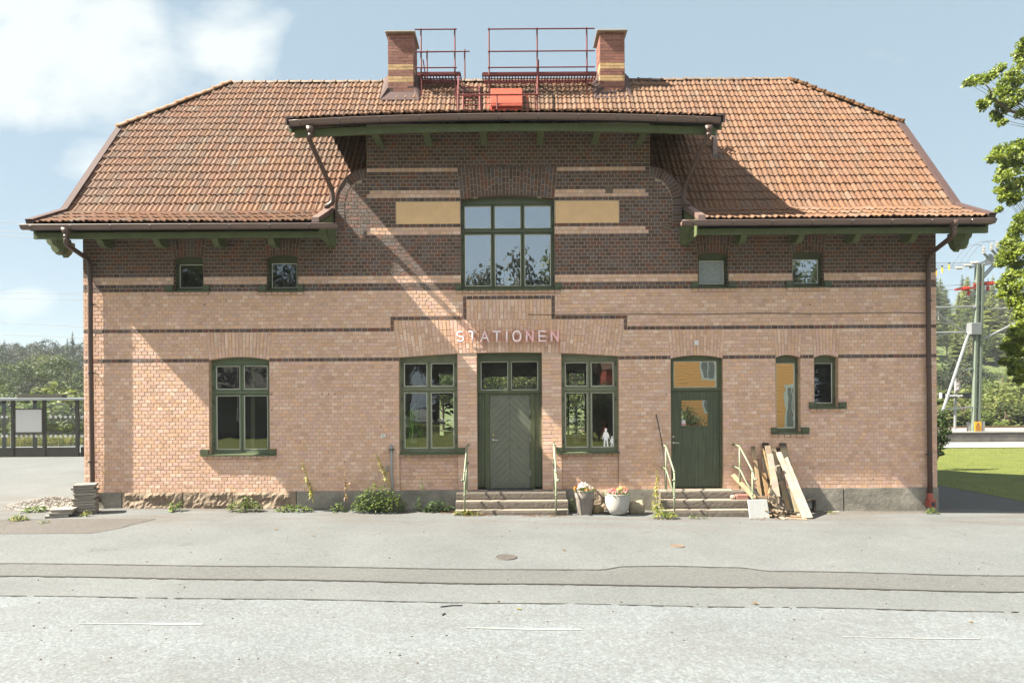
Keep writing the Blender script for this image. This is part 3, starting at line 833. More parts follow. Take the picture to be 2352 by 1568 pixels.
# ================================================================ ROOF
P0, P1, P2 = Vector((-.93, 5.845)), Vector((0.0, 6.335)), Vector((3.15, 10.74))     # (y, z): eave, sprocket kink, ridge
VY, VZ = 1.9, 9.0                                                                # the verge meets the half hip here
XV, XRG = 9.55, 7.35
L1, L2 = (P1 - P0).length, (P2 - P1).length
def surf(s):
    if s < L1: t = (P1 - P0) / L1; p = P0 + t * s
    else: t = (P2 - P1) / L2; p = P1 + t * (s - L1)
    return p, t, Vector((-t.y, t.x))
def roof_z(y):
    return P0.y + (y - P0.x) * (P1.y - P0.y) / (P1.x - P0.x) if y < 0 else P1.y + y * (P2.y - P1.y) / P2.x
def xlim(y):
    return XV if y < VY else XV - (y - VY) / (P2.x - VY) * (XV - XRG)
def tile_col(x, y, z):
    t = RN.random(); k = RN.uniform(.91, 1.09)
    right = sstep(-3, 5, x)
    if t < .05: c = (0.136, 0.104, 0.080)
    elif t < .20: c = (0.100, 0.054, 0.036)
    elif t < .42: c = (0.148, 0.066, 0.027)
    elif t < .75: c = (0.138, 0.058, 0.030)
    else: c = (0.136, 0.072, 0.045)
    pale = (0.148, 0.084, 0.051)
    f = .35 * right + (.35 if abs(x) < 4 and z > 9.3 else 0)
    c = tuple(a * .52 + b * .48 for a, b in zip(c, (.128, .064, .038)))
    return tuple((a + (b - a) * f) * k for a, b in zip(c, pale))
NP = 12
def hwave(t):      # pantile section across one tile, 0..1
    return .034 * (.5 + .5 * math.cos(4 * PI * (t - .17))) + .024 * t
def tiles(mb, rows, x0, x1, wt, keep, fn):
    """rows: (s bottom, s top); fn(x, s) -> (point, tangent up, normal) in 3D"""
    n = int(round((x1 - x0) / wt)); w = (x1 - x0) / n
    for ri, (sa, sb) in enumerate(rows):
        for c in range(n):
            xa = x0 + c * w; xm = xa + w / 2
            p, t, nrm = fn(xm, (sa + sb) / 2)
            if not keep(xm, p): continue
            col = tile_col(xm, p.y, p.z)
            js, jn, jx = RN.uniform(-.007, .007), RN.uniform(-.003, .003), RN.uniform(-.003, .003)
            o = len(mb.v)
            pts = []
            for (s, lift) in ((sa + js - .0, .028), (sb + .045, .004)):
                for i in range(NP + 1):
                    q = i / NP; x = xa + w * q * 1.05 + jx
                    pp, tt, nm = fn(x, s); pts.append(pp + nm * (lift + jn + hwave(q)))
            for i in range(NP + 1):
                q = i / NP; x = xa + w * q * 1.05 + jx
                pp, tt, nm = fn(x, sa + js); pts.append(pp + nm * (.028 + jn + hwave(q) - .016))
            m_ = NP + 1
            mb.add(pts, [(i, i + 1, m_ + i + 1, m_ + i) for i in range(NP)] + [(2 * m_ + i, 2 * m_ + i + 1, i + 1, i) for i in range(NP)], 0, col)
def main_fn(x, s):
    p, t, n = surf(s)
    p = p + n * (.012 * math.sin(x * .9 + s * 1.3) * math.sin(s * 1.7 + x * .35) + .006 * math.sin(x * 2.7 - s))      # an old roof sags a little
    return Vector((x, p.x, p.y)), Vector((0, t.x, t.y)), Vector((0, n.x, n.y))
rows = [(L1 * i / 3, L1 * (i + 1) / 3) for i in range(3)] + [(L1 + L2 * i / 19, L1 + L2 * (i + 1) / 19) for i in range(19)]
# dormer roof data
DXL, DXR = -4.41, 4.22
DXC = (DXL + DXR) / 2
def dz(x): return 7.985 - .113 * ((x - DXC) / 4.31) ** 2
DY0, DSL = -.91, .465
def dorm_y1(x):   # where the dormer roof meets the main slope
    return (dz(x) - DSL * DY0 - P1.y) / ((P2.y - P1.y) / P2.x - DSL)
def keep_main(x, p):
    if abs(x) > xlim(p.y) - .04: return False
    if p.y < .30 and abs(x - XC) < 3.74 and p.z < 6.6: return False
    if abs(x - XC) < 3.72 and p.y < .3: return False
    if abs(x - XC) < 3.04 and p.y < 1.6: return False
    return True
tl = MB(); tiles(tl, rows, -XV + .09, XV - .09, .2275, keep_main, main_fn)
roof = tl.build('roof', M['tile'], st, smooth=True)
try: roof.data.set_sharp_from_angle(angle=rad(50))
except Exception: pass
un = MB()
def un_quad(x0, x1, s0, s1):
    a, b = main_fn(0, s0)[0], main_fn(0, s1)[0]
    un.quad((x0, a.y, a.z - .02), (x1, a.y, a.z - .02), (x1, b.y, b.z - .02), (x0, b.y, b.z - .02))
for a, b in ((-XV + .05, XC - 3.72), (XC + 3.72, XV - .05)): un_quad(a, b, 0, L1)
for a, b in ((-XV + .05, XC - 3.72), (XC + 3.72, XV - .05)):
    p0 = L1; sv = L1 + L2 * (VY / P2.x); un_quad(a, b, p0, sv)
un_quad(XC - 3.72, XC + 3.72, L1 + L2 * .12, L1 + L2 * VY / P2.x)
un.quad((-XV + .05, VY, VZ - .02), (XV - .05, VY, VZ - .02), (XRG, P2.x, P2.y - .03), (-XRG, P2.x, P2.y - .03))
YR = 2 * P2.x
un.quad((XV - .05, YR - VY, VZ - .02), (-XV + .05, YR - VY, VZ - .02), (-XRG, P2.x, P2.y - .03), (XRG, P2.x, P2.y - .03))
un.quad((XV - .05, YR, 6.335), (-XV + .05, YR, 6.335), (-XV + .05, YR - VY, VZ - .02), (XV - .05, YR - VY, VZ - .02))
un.quad((XV - .05, YR + .93, 5.845), (-XV + .05, YR + .93, 5.845), (-XV + .05, YR, 6.335), (XV - .05, YR, 6.335))
for s in (-1, 1): un.add([(s * (XV - .03), VY, VZ - .02), (s * (XV - .03), YR - VY, VZ - .02), (s * XRG, P2.x, P2.y - .02)], [(0, 1, 2) if s > 0 else (0, 2, 1)])
un.build('roof_underlay', M['underlay'], roof)
# ridge and hip tiles
def ridge_run(a, b, n, r=.105):
    a, b = Vector(a), Vector(b); mb = MB(); t = (b - a).normalized(); side = t.cross(Vector((0, 0, 1))).normalized(); up = side.cross(t)
    for i in range(n):
        p, q = a.lerp(b, i / n - .06 / n), a.lerp(b, (i + 1) / n)
        j = RN.uniform(-.008, .008)
        for (e0, e1, r0, r1) in ((p, q, r, r * .88), (p, p + t * .045, r * 1.14, r * 1.14)):
            pts = []
            for e, rr in ((e0, r0), (e1, r1)):
                for k in range(9):
                    an = PI * k / 8; pts.append(e + side * math.cos(an) * rr + up * (math.sin(an) * rr + j))
            mb.add(pts, [(k, k + 1, 10 + k, 9 + k) for k in range(8)] + [tuple(range(9))[::-1]])
    return mb
for s in (-1, 1):
    ridge_run((s * (XV - .0), VY - .03, VZ + .0), (s * XRG, P2.x, P2.y + .02), 12, .10).build('hip_tiles', M['ridge'], roof, smooth=True)
ridge_run((-XRG - .05, P2.x, P2.y), (XRG + .05, P2.x, P2.y), 48, .085).build('ridge_tiles', mat('old_ridge', (.13, .085, .055), .8, (4, .35), (40, .3, .006), spots=(8, .6, (.06,.045,.035))), roof, smooth=True)
# verge flashing (brown sheet over the gable edge)
for s in (-1, 1):
    vf = MB(); path = [P0 + Vector((-.03, .03)), P1 + Vector((-.0, .06)), Vector((VY, VZ + .04))]
    for a, b in zip(path[:-1], path[1:]):
        n = Vector((-(b - a).y, (b - a).x)).normalized() * .055
        xo, xi = s * (XV + .03), s * (XV - .115)
        A, B, C_, D_ = (xo, a.x + n.x, a.y + n.y), (xi, a.x + n.x, a.y + n.y), (xi, b.x + n.x, b.y + n.y), (xo, b.x + n.x, b.y + n.y)
        vf.quad(A, B, C_, D_)
        vf.quad(A, D_, (xo, b.x - n.x * 3, b.y - n.y * 3), (xo, a.x - n.x * 3, a.y - n.y * 3))
        vf.quad(B, C_, (xi, b.x - n.x * .6, b.y - n.y * .6), (xi, a.x - n.x * .6, a.y - n.y * .6))
    a = path[0]; vf.quad((s * (XV + .03), a.x, a.y + .04), (s * (XV - .115), a.x, a.y + .04), (s * (XV - .115), a.x, a.y - .13), (s * (XV + .03), a.x, a.y - .13))
    vf.build('verge_flashing', M['flash'], roof)
    bb = MB()
    for ysgn in (0, 1):
        pp = [(P0.x + .1, P0.y - .10), (P1.x, P1.y - .12), (VY, VZ - .14), (VY, VZ - .34), (P1.x + .1, P1.y - .34), (P0.x + .12, P0.y - .27)]
        if ysgn: pp = [(YR - a_, b_) for a_, b_ in pp]
        bb.prism(pp, lambda p, d: (d, p[0], p[1]), s * (XV - .06), s * (XV - .01))
    bb.build('bargeboard', M['green_eave'], st)
    # soffit under the gable overhang
    sf = MB(); x0, x1 = (XL, -XV + .06) if s < 0 else (XR, XV - .06)
    for pp in (((P1.x, P1.y - .18), (VY, VZ - .22)), ((YR - P1.x, P1.y - .18), (YR - VY, VZ - .22))): sf.quad((x0, *pp[0]), (x1, *pp[0]), (x1, *pp[1]), (x0, *pp[1]))
    sf.build('gable_soffit', M['green_eave'], st)

# ---------------------------------------------------------------- dormer
dm = MB()
def dfn(x, s):
    c = math.cos(math.atan(DSL)); sn = math.sin(math.atan(DSL))
    return Vector((x, DY0 + s * c, dz(x) + s * sn)), Vector((0, c, sn)), Vector((0, -sn, c))
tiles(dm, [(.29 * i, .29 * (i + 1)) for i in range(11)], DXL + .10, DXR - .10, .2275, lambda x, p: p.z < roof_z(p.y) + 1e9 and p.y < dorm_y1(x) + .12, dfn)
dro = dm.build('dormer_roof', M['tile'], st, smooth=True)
try: dro.data.set_sharp_from_angle(angle=rad(50))
except Exception: pass
du = MB(); NX = 24
for i in range(NX):
    xa, xb = DXL + (DXR - DXL) * i / NX, DXL + (DXR - DXL) * (i + 1) / NX
    ya, yb = dorm_y1(xa) + .1, dorm_y1(xb) + .1
    za, zb = dz(xa), dz(xb)
    f = lambda x, y, o: (x, y, dz(x) + DSL * (y - DY0) - o)
    du.quad(f(xa, DY0, .0), f(xb, DY0, .0), f(xb, yb, .0), f(xa, ya, .0), 0)
    du.quad(f(xa, DY0 + .12, .17), f(xa, ya, .17), f(xb, yb, .17), f(xb, DY0 + .12, .17), 1)
du.build('dormer_soffit', [M['underlay'], M['green_eave']], dro)
for x, s in ((DXL, -1), (DXR, 1)):
    e = MB(); y1 = dorm_y1(x)
    f = lambda y, o: (y, dz(x) + DSL * (y - DY0) + o)
    e.prism([f(DY0 - .05, .085), f(y1, .085), f(y1, .04), f(DY0 - .05, .04)], lambda p, d: (d, p[0], p[1]), x - s * .13, x + s * .03, 0)
    e.prism([f(DY0 - .05, .04), f(y1, .04), f(y1, -.02), f(DY0 - .05, -.10)], lambda p, d: (d, p[0], p[1]), x + s * .0, x + s * .029, 0)
    e.prism([f(DY0 + .06, -.06), f(y1, -.03), f(y1, -.22), f(DY0 + .06, -.25)], lambda p, d: (d, p[0], p[1]), x - s * .05, x - s * .001, 1)
    e.build('dormer_verge', [M['flash'], M['green_eave']], dro)
ck = MB()
for s in (-1, 1):
    x = XC + s * 3.02; n = 8
    for i in range(n):
        y0, y1 = .0 + 1.55 * i / n, 1.55 * (i + 1) / n
        ck.quad((x, y0, roof_z(y0) - .1), (x, y1, roof_z(y1) - .1), (x, y1, dz(x) + DSL * (y1 - DY0) - .17), (x, y0, dz(x) + DSL * (y0 - DY0) - .17))
ck.build('dormer_cheek', M['reveal_dark'], st)
def gutter(xa, xb, zf, yb, name='gutter', n=24, m=M['bronze']):
    """half round gutter; zf(x) = rim height, yb = its back edge"""
    g = MB(); R_ = .068; K = 8
    xs_ = [xa + (xb - xa) * i / n for i in range(n + 1)]
    o = 0
    for x in xs_:
        for k in range(K + 1):
            a = PI * k / K; g.v.append((x, yb - R_ + R_ * math.cos(a), zf(x) - R_ * 1.15 * math.sin(a)))
    for i in range(n):
        for k in range(K):
            a = i * (K + 1) + k; g.f.append((a, a + 1, a + K + 2, a + K + 1)); g.m.append(0); g.c.append((1, 1, 1))
    for e in (0, n): g.f.append(tuple(e * (K + 1) + k for k in range(K + 1))); g.m.append(0); g.c.append((1, 1, 1))
    g.tube([(x, yb - 2 * R_, zf(x) + .004) for x in xs_], .010, 6)
    go = g.build(name, m, st)
    go.data.polygons.foreach_set('use_smooth', [len(p.vertices) == 4 for p in go.data.polygons])
    h = MB(); q = xa + .22
    while q < xb - .1:
        pts = [(q, yb - R_ + R_ * 1.03 * math.cos(PI * k / 8), zf(q) - R_ * 1.19 * math.sin(PI * k / 8)) for k in range(9)]
        for a, b in zip(pts[:-1], pts[1:]): h.quad((a[0] - .008, a[1], a[2]), (a[0] + .008, a[1], a[2]), (b[0] + .008, b[1], b[2]), (b[0] - .008, b[1], b[2]))
        h.ball((q, yb - 2 * R_ - .004, zf(q) - .015), .009, 1, nu=6, nv=4)
        q += .78
    build_each(h, 'gutter_bracket', [M['darkmetal'], M['steel']], go)
    return go
GZ = 5.788
gl_ = gutter(X(52, -1.0), X(777, -1.0), lambda x: GZ - .0018 * (x + 9.5), P0.x + .01)
gr_ = gutter(X(1568, -1.0), X(2288, -1.0), lambda x: GZ + .0 * x, P0.x + .01)
gd_ = gutter(X(669, -1.0), X(1659, -1.0), lambda x: dz(x) - .072, DY0 + .01, n=40)
# drip flashing behind the gutters, eave boards
def eaveboard(x0, x1, zf, y, n=1, h0=.0, h1=.115, th=.05, name='eave_board', m=None, par=None):
    b = MB()
    for i in range(n):
        a, c = x0 + (x1 - x0) * i / n, x0 + (x1 - x0) * (i + 1) / n
        p = [(a, y, zf(a) - h1), (c, y, zf(c) - h1), (c, y, zf(c) - h0), (a, y, zf(a) - h0), (a, y + th, zf(a) - h1), (c, y + th, zf(c) - h1), (c, y + th, zf(c) - h0), (a, y + th, zf(a) - h0)]
        b.add(p, [(0, 1, 2, 3), (0, 4, 5, 1), (3, 2, 6, 7)] + ([(0, 3, 7, 4)] if i == 0 else []) + ([(1, 5, 6, 2)] if i == n - 1 else []))
    return b.build(name, m or M['green_eave'], par or st)
for x0, x1 in ((-XV + .02, XC - 3.76), (XC + 3.76, XV - .02)):
    eaveboard(x0, x1, lambda x: P0.y + .0, P0.x + .015, 1, .0, .13, .02, 'drip_flashing', M['darkmetal'], roof)
    eaveboard(x0, x1, lambda x: P0.y - .15, P0.x + .10, 1, .0, .115, .06)
eaveboard(DXL + .02, DXR - .02, lambda x: dz(x), DY0 + .015, 30, .0, .14, .02, 'drip_flashing', M['darkmetal'], dro)
eaveboard(DXL + .10, DXR - .10, lambda x: dz(x) - .16, DY0 + .09, 30, .0, .14, .06)
sf = MB()
for x0, x1 in ((-XV + .06, XC - 3.72), (XC + 3.72, XV - .06)):
    sf.quad((x0, P0.x + .16, P0.y - .19), (x0, .0, P1.y - .18), (x1, .0, P1.y - .18), (x1, P0.x + .16, P0.y - .19))
sf.build('eave_soffit', M['green_eave'], st)
# returns of the lower eaves against the middle block
for s in (-1, 1):
    x = XC + s * 3.74; r_ = MB()
    r_.prism([(P0.x + .02, P0.y - .29), (-.002, P0.y - .29), (-.002, P1.y + .02), (P0.x + .02, P0.y - .0)], lambda p, d: (d, p[0], p[1]), x - s * .005, x + s * .03, 1)
    r_.prism([(P0.x - .10, P0.y - .03), (-.004, P1.y + .0), (-.004, P1.y + .11), (P0.x - .10, P0.y + .065)], lambda p, d: (d, p[0], p[1]), x - s * .012, x + s * .13, 0)
    r_.build('eave_return', [M['bronze'], M['green_eave']], st)
    sh = MB(); pts = [(XC + s * (SH_X + SH_R + .012), 6.4)] + [(XC + s * (SH_X + (SH_R + .012) * math.cos(PI / 2 * i / 14)), SH_Z0 + .785 * math.sin(PI / 2 * i / 14)) for i in range(15)]
    for a, b in zip(pts[:-1], pts[1:]):
        sh.quad((a[0], -.02, a[1]), (b[0], -.02, b[1]), (b[0], .33, b[1]), (a[0], .33, a[1]))
        k = Vector((a[0] - XC, a[1] - 6.2)).normalized() * .02
        sh.quad((a[0], -.02, a[1]), (b[0], -.02, b[1]), (b[0] - k.x, -.02, b[1] - k.y), (a[0] - k.x, -.02, a[1] - k.y))
    sh.build('shoulder_flashing', M['bronze'], st)
# carved brackets
br_prof = [(0.0, .16), (-.60, -.04), (-.63, -.04), (-.58, -.10), (-.52, -.155), (-.45, -.185), (-.43, -.215), (-.36, -.275), (-.315, -.325), (-.26, -.345), (-.19, -.34), (-.15, -.30), (-.10, -.33), (-.05, -.33), (0.0, -.24)]
def bracket(x, zt=5.80, w=.135, par=None, flip=1):
    b = MB(); b.prism([(p[0] * .9, zt + (p[1] if p[1] > -.05 else -.04 + (p[1] + .04) * .8)) for p in br_prof], lambda p, d: (x + d, p[0], p[1]), -w / 2, w / 2)
    return b.build('eave_bracket', M['green_eave'], par or st, bevel=.006)
for u in (235, 365, 499, 627, 757, 1580, 1709, 1840, 1969, 2099): bracket(X(u, -.3), 5.84 if u not in (757, 1580) else 5.84)
for u in (1020 - 8, 800 + 0, 1170, 1340): pass
for x in (-2.75, -1.72, -.55, .62, 1.78, 2.72):
    b = MB(); b.box(x - .07, x + .07, DY0 + .22, -.0, dz(x) - .245, dz(x) - .185); b.build('eave_bracket', M['green_eave'], dro)
for s in (-1, 1):      # purlin ends carved like the brackets, under the gable overhang
    x0, x1 = (XL, -XV + .10) if s < 0 else (XR, XV - .10)
    for y in (-.40,):
        b = MB(); pr = [(0.0, .02), (.44, .02), (.42, -.06), (.375, -.11), (.34, -.13), (.33, -.18), (.30, -.235), (.25, -.265), (.20, -.262), (.16, -.20), (.09, -.27), (0, -.03)]
        b.prism([((x0 + (-1 if s < 0 else 1) * p[0]), 5.66 + p[1]) for p in pr], lambda p, d: (p[0], d, p[1]), y - .06, y + .06); b.build('purlin_end', M['green_eave'], st)
        b = MB(); pr2 = [(-.5, .05), (0.05, .05), (0.05, -.02), (-.05, -.20), (-.16, -.30), (-.22, -.22), (-.30, -.28), (-.38, -.27), (-.44, -.2), (-.46, -.1)]
        b.prism([(p[0], 5.66 + p[1]) for p in pr2], lambda p, d: (d, p[0], p[1]), x1 - s * .12, x1 - s * .02); b.build('purlin_end', M['green_eave'], st)

# ---------------------------------------------------------------- downpipes
def arc_path(pts, r=.09, n=4):
    """round the corners of a polyline"""
    P = [Vector(p) for p in pts]; out = [P[0]]
    for a, b, c in zip(P[:-2], P[1:-1], P[2:]):
        d0, d1 = (a - b), (c - b); q = min(r, d0.length * .45, d1.length * .45)
        s, e = b + d0.normalized() * q, b + d1.normalized() * q
        for i in range(n + 1):
            t = i / n; out.append(s * (1 - t) ** 2 + b * 2 * t * (1 - t) + e * t * t)
    out.append(P[-1]); return out
PR = .048
def downpipe(pts, clamps, out_pt, name='downpipe'):
    d = MB(); d.tube(arc_path(pts, .14), PR, 12)
    p = d.build(name, M['pipe'], st, smooth=True)
    f = MB(); x, y, z = out_pt     # funnel-shaped outlet
    for i, (ra, rb, z0, z1) in enumerate(((.095, .052, z, z - .125), (.052, .052, z - .125, z - .19))):
        f.lathe([(rb, z1 - z), (ra, z0 - z)], (x, y, z), 12)
    f.build('outlet', M['pipe'], p, smooth=True)
    for (x, y, z) in clamps:
        c = MB(); c.tube([(x, y, z - .014), (x, y, z + .014)], PR + .007, 12); c.tube([(x + .04, y, z), (x + .075, y, z), (x + .075, 0, z)], .008, 6); c.build('clamp', M['darkmetal'], p)
    return p
yo = P0.x - .06
def WP(u, v, y): a = W(u, v, y); return (a[0], y, a[1])
xo, zo = W(152, 530, yo)
downpipe([(xo, yo, zo - .10), (xo, yo, zo - .27), WP(199, 593, -.10), WP(207, 610, -.085), WP(208, 800, -.088), WP(211, 1000, -.085), WP(212.5, 1118, -.082), WP(214, 1135, -.085), WP(226, 1152, -.10)],
         [WP(208.5, v, -.088) for v in (700, 857, 1060)], (xo, yo, zo + .04))
xo, zo = W(2191, 512, yo)
dp = downpipe([(xo, yo, zo - .10), (xo, yo, zo - .24), WP(2140, 580, -.10), WP(2132, 596, -.085), WP(2133, 800, -.085), WP(2136.5, 1145, -.085)],
              [WP(2133.3, v, -.085) for v in (690, 842, 1043)], (xo, yo, zo + .04))
dp['label'] = 'brown downpipe ending in a red shoe'
b = MB(); x, z = W(2138, 1162, -.1); b.tube([(x - .01, -.085, z + .28), (x, -.09, z + .12)], [.052, .062], 12); b.box(x - .075, x + .07, -.17, -.02, z - .01, z + .14); b.box(x - .035, x + .045, -.178, -.165, z + .015, z + .10, 1); b.tube([(x, -.09, z - .12), (x, -.09, z)], .05, 12, 2)
b.build('shoe', [mat('rust_red_shoe', (.30, .07, .05), .6, (9, .2)), M['darkmetal'], M['concrete']], dp, bevel=.008)
yo2 = DY0 - .06
for (ua, va, pts) in ((713, 298, [(709, 317, -.93), (763, 437, -.17), (764, 452, -.15), (764, 466, -.15), (746, 477, -.16)]), (1627, 296, [(1622, 317, -.93), (1573, 432, -.17), (1571, 450, -.15), (1571, 463, -.15), (1584, 474, -.16)])):
    xo, zo = W(ua, va, yo2)
    downpipe([(xo, yo2, zo - .1), (xo, yo2, zo - .13)] + [WP(*p) for p in pts], [], (xo, yo2, zo + .04))

# ---------------------------------------------------------------- chimneys and roof safety gear
def chimney(u0, u1, uc0, uc1, vtop, vcap, lab):
    yf = 2.78; dpt = .62
    x0, x1 = X(u0, yf), X(u1, yf); xa, xb = X(uc0, yf - .07), X(uc1, yf - .07)
    zt = W((u0 + u1) / 2, vcap, yf)[1]; z0 = roof_z(yf) - .2
    c = MB(); c.box(x0, x1, yf, yf + dpt, z0, zt + .01)
    co = c.build('chimney', M['mortar_dark'], st); co['label'] = lab
    b2 = MB(); n = int((zt - z0) / .0785)
    def fb(pa, pb, za, zb, nrm, col):
        q = [(pa[0], pa[1], za), (pb[0], pb[1], za), (pb[0], pb[1], zb), (pa[0], pa[1], zb)]
        k = .006 + RN.uniform(-.002, .002); q2 = [(a[0] + nrm[0] * k, a[1] + nrm[1] * k, a[2]) for a in q]
        b2.add(q + q2, [(4, 5, 6, 7), (0, 1, 5, 4), (1, 2, 6, 5), (2, 3, 7, 6), (3, 0, 4, 7)], 0, col)
    for k in range(n):
        za, zb = zt - (k + 1) * .0785 + .006, zt - k * .0785 - .006
        kb = k
        yel = kb in (10, 11, 14, 15)
        for (A, B, nrm) in (((x0, yf), (x1, yf), (0, -1)), ((x1, yf), (x1, yf + dpt), (1, 0)), ((x0, yf + dpt), (x0, yf), (-1, 0)), ((x1, yf + dpt), (x0, yf + dpt), (0, 1))):
            A, B = Vector(A), Vector(B); L = (B - A).length; s = 0; first = True
            while s < L - .02:
                l = (.25 if k % 2 else .12) if first else .25; first = False
                e = min(L, s + l)
                if L - e < .07: e = L
                p, q = A.lerp(B, (s + .005) / L), A.lerp(B, (e - .005) / L)
                v = RN.uniform(.85, 1.15)
                col = tuple(a * v for a in ((.43, .285, .135) if yel else RN.choice(((.20, .078, .057), (.175, .064, .048), (.225, .092, .068)))))
                fb(p, q, za, zb, nrm, col); s = e
    b2.build('brick_courses', M['brick'], co)
    cp = MB(); zc = W((u0 + u1) / 2, vtop, yf - .07)[1]; cp.box(xa, xb, yf - .08, yf + dpt + .08, zt, zc); cp.build('cap', M['concrete'], co, bevel=.01)
    fl = MB(); e = .14
    for (A, B) in (((x0 - .005, yf - .005), (x1 + .005, yf - .005)),):
        zr = roof_z(yf); fl.quad((A[0], A[1], zr + .0), (B[0], B[1], zr + .0), (B[0], B[1], zr + .24), (A[0], A[1], zr + .24))
        ye = yf - .22; zr2 = roof_z(ye) + .09
        fl.quad((x0 - .18, ye, zr2), (x1 + .18, ye, zr2), (x1 + .005, yf - .006, zr + .10), (x0 - .005, yf - .006, zr + .10))
    for s, xx in ((-1, x0), (1, x1)):
        ye = yf - .22; yb_ = yf + .38
        fl.quad((xx + s * .18, ye, roof_z(ye) + .09), (xx + s * .18, yb_, roof_z(yb_) + .12), (xx + s * .006, yb_, roof_z(yb_) + .30), (xx + s * .006, yf, roof_z(yf) + .22))
        fl.quad((xx + s * .18, ye, roof_z(ye) + .09), (xx + s * .006, yf, roof_z(yf) + .22), (xx + s * .006, yf - .006, roof_z(yf) + .05), (xx + s * .1, ye, roof_z(ye) + .09))
    fl.build('chimney_flashing', M['flash'], co)
chimney(896.5, 954.5, 889.5, 959, 70.5, 78, 'left red brick chimney with yellow bands'); chimney(1383, 1439.5, 1376.5, 1447, 67.5, 75, 'right red brick chimney with yellow bands')
def walkway(u0, u1, posts, rails, r_end, back=None, brace=()):
    ya, yb = 2.62, 3.02
    zt = W((u0 + u1) / 2, 167, ya)[1]
    x0, x1 = X(u0, ya), X(u1, ya)
    w = MB()
    w.box(x0, x1, ya, ya + .012, zt - .07, zt + .02); w.box(x0, x1, yb - .012, yb, zt - .07, zt + .02)
    n = int((x1 - x0) / .075)
    for i in range(n + 1):
        x = x0 + (x1 - x0) * i / n; w.box(x - .014, x + .014, ya + .012, yb - .012, zt - .012, zt)
    for yy in (ya + .13, ya + .26): w.box(x0, x1, yy - .022, yy + .022, zt - .018, zt - .0125)
    wo = w.build('roof_walkway', M['redpaint'], st)
    br = MB()
    for u in posts:
        x = X(u, ya)
        for yy in (ya + .05, yb - .05):
            br.bar((x, yy, zt - .06), (x, yy, roof_z(min(yy, 3.15)) + .05), .03, .03)
        br.bar((x, ya - .02, zt - .05), (x, yb + .02, zt - .05), .04, .05)
    build_each(br, 'support', M['redpaint'], wo)
    rl = MB()
    ztop = W(posts[0], rails[0], ya)[1] + .03
    for u in posts: rl.tube([(X(u, ya), ya - .01, zt - .06), (X(u, ya), ya - .01, ztop)], .021, 8)
    for v in rails:
        z = W((r_end[0] + r_end[1]) / 2, v, ya)[1]; rl.tube([(X(r_end[0], ya), ya - .035, z), (X(r_end[1], ya), ya - .035, z)], .016, 8)
    for u in brace:
        x = X(u, ya); rl.tube([(x, ya, zt + .33), (x + .02, yb, zt)], .014, 6)
    rl.build('railing', M['redpaint'], wo)
    return wo
wl = walkway(963, 1062, (972.5, 1050), (69.7, 121, 157.5), (959, 1055), brace=(977,)); wl['label'] = 'short red roof walkway with railing by the left chimney'
wr = walkway(1113, 1375, (1128.5, 1239, 1353), (68.5, 119.6, 156.5), (1126, 1371), brace=(1242,)); wr['label'] = 'long red roof walkway with railing by the right chimney'
rl = MB()
for u in (986, 1072.5):
    yy = 3.75; x = X(u, yy); rl.tube([(x, yy, roof_z(2 * 3.15 - yy) - .0), (x, yy, W(u, 116 if u < 1000 else 114, yy)[1])], .021, 8)
for v in (119, 187.5):
    yy = 3.72; a, b = W(960, v + 1.2, yy), W(1079, v - .5, yy); rl.tube([(a[0], yy, a[1]), (b[0], yy, b[1])], .016, 8)
rl.build('rear_roof_railing', M['redpaint'], st)
# guard rail, ladder and hatch on the slope
def on_roof(u, v, off=.0):
    y = 1.0
    for _ in range(30):
        z = W(u, v, y)[1] - off; y = (z - P1.y) * P2.x / (P2.y - P1.y)
    return Vector((W(u, v, y)[0], y, roof_z(y) + off))
gr2 = MB()
yg = 2.05
for u in (1057, 1238.5):
    x = X(u, yg); zg = W(u, 219, yg)[1]
    gr2.tube([(x, yg, roof_z(yg) - .1), (x, yg, zg)], .022, 8); gr2.tube([(x, yg, zg), (X(u + 1, 2.6), 2.6, W(u, 176, 2.6)[1])], .022, 8)
    gr2.tube([(x - .05, yg + .12, roof_z(yg + .12)), (x - .05, yg + .12, zg + .3)], .012, 6)
a, b = W(1056, 219.5, yg), W(1240, 218.5, yg); gr2.tube([(a[0], yg - .02, a[1]), (b[0], yg - .02, b[1])], .021, 8)
x = X(1146, yg); gr2.tube([(x, yg - .02, roof_z(yg) - .05), (x, yg - .02, W(1146, 219, yg)[1])], .018, 8)
gr2.build('guard_rail', M['redpaint'], st)
ld = MB()
for u in (1063, 1103): ld.tube([on_roof(u, 268, .13), on_roof(u - (2 if u > 1100 else -1), 196, .13)], .022, 8)
for v in (202, 212.5, 222, 231.5, 242, 253, 262): ld.tube([on_roof(1063, v, .13), on_roof(1103, v, .13)], .016, 6)
ld.build('roof_ladder', M['redpaint'], st)
h = MB(); A, B = on_roof(1133, 205, .10), on_roof(1203, 205, .10)
x0, x1 = X(1131, 2.2), X(1204.5, 2.2)
yt, zt_ = 2.75, None
zt_ = W(1168, 203, 2.62)[1]; yl, zl = 2.02, W(1168, 240, 2.02)[1]
h.add([(x0, yl, zl), (x1, yl, zl), (x1, 2.62, zt_), (x0, 2.62, zt_), (x0, yl, zl - .055), (x1, yl, zl - .055), (x1, 2.62, zt_ - .055), (x0, 2.62, zt_ - .055)], [(0, 1, 2, 3), (0, 4, 5, 1), (1, 5, 6, 2), (0, 3, 7, 4), (2, 6, 7, 3), (4, 7, 6, 5)])
ho = h.build('roof_hatch', M['redlid'], st, bevel=.008)
h = MB(); xi0, xi1 = x0 + .03, x1 - .03
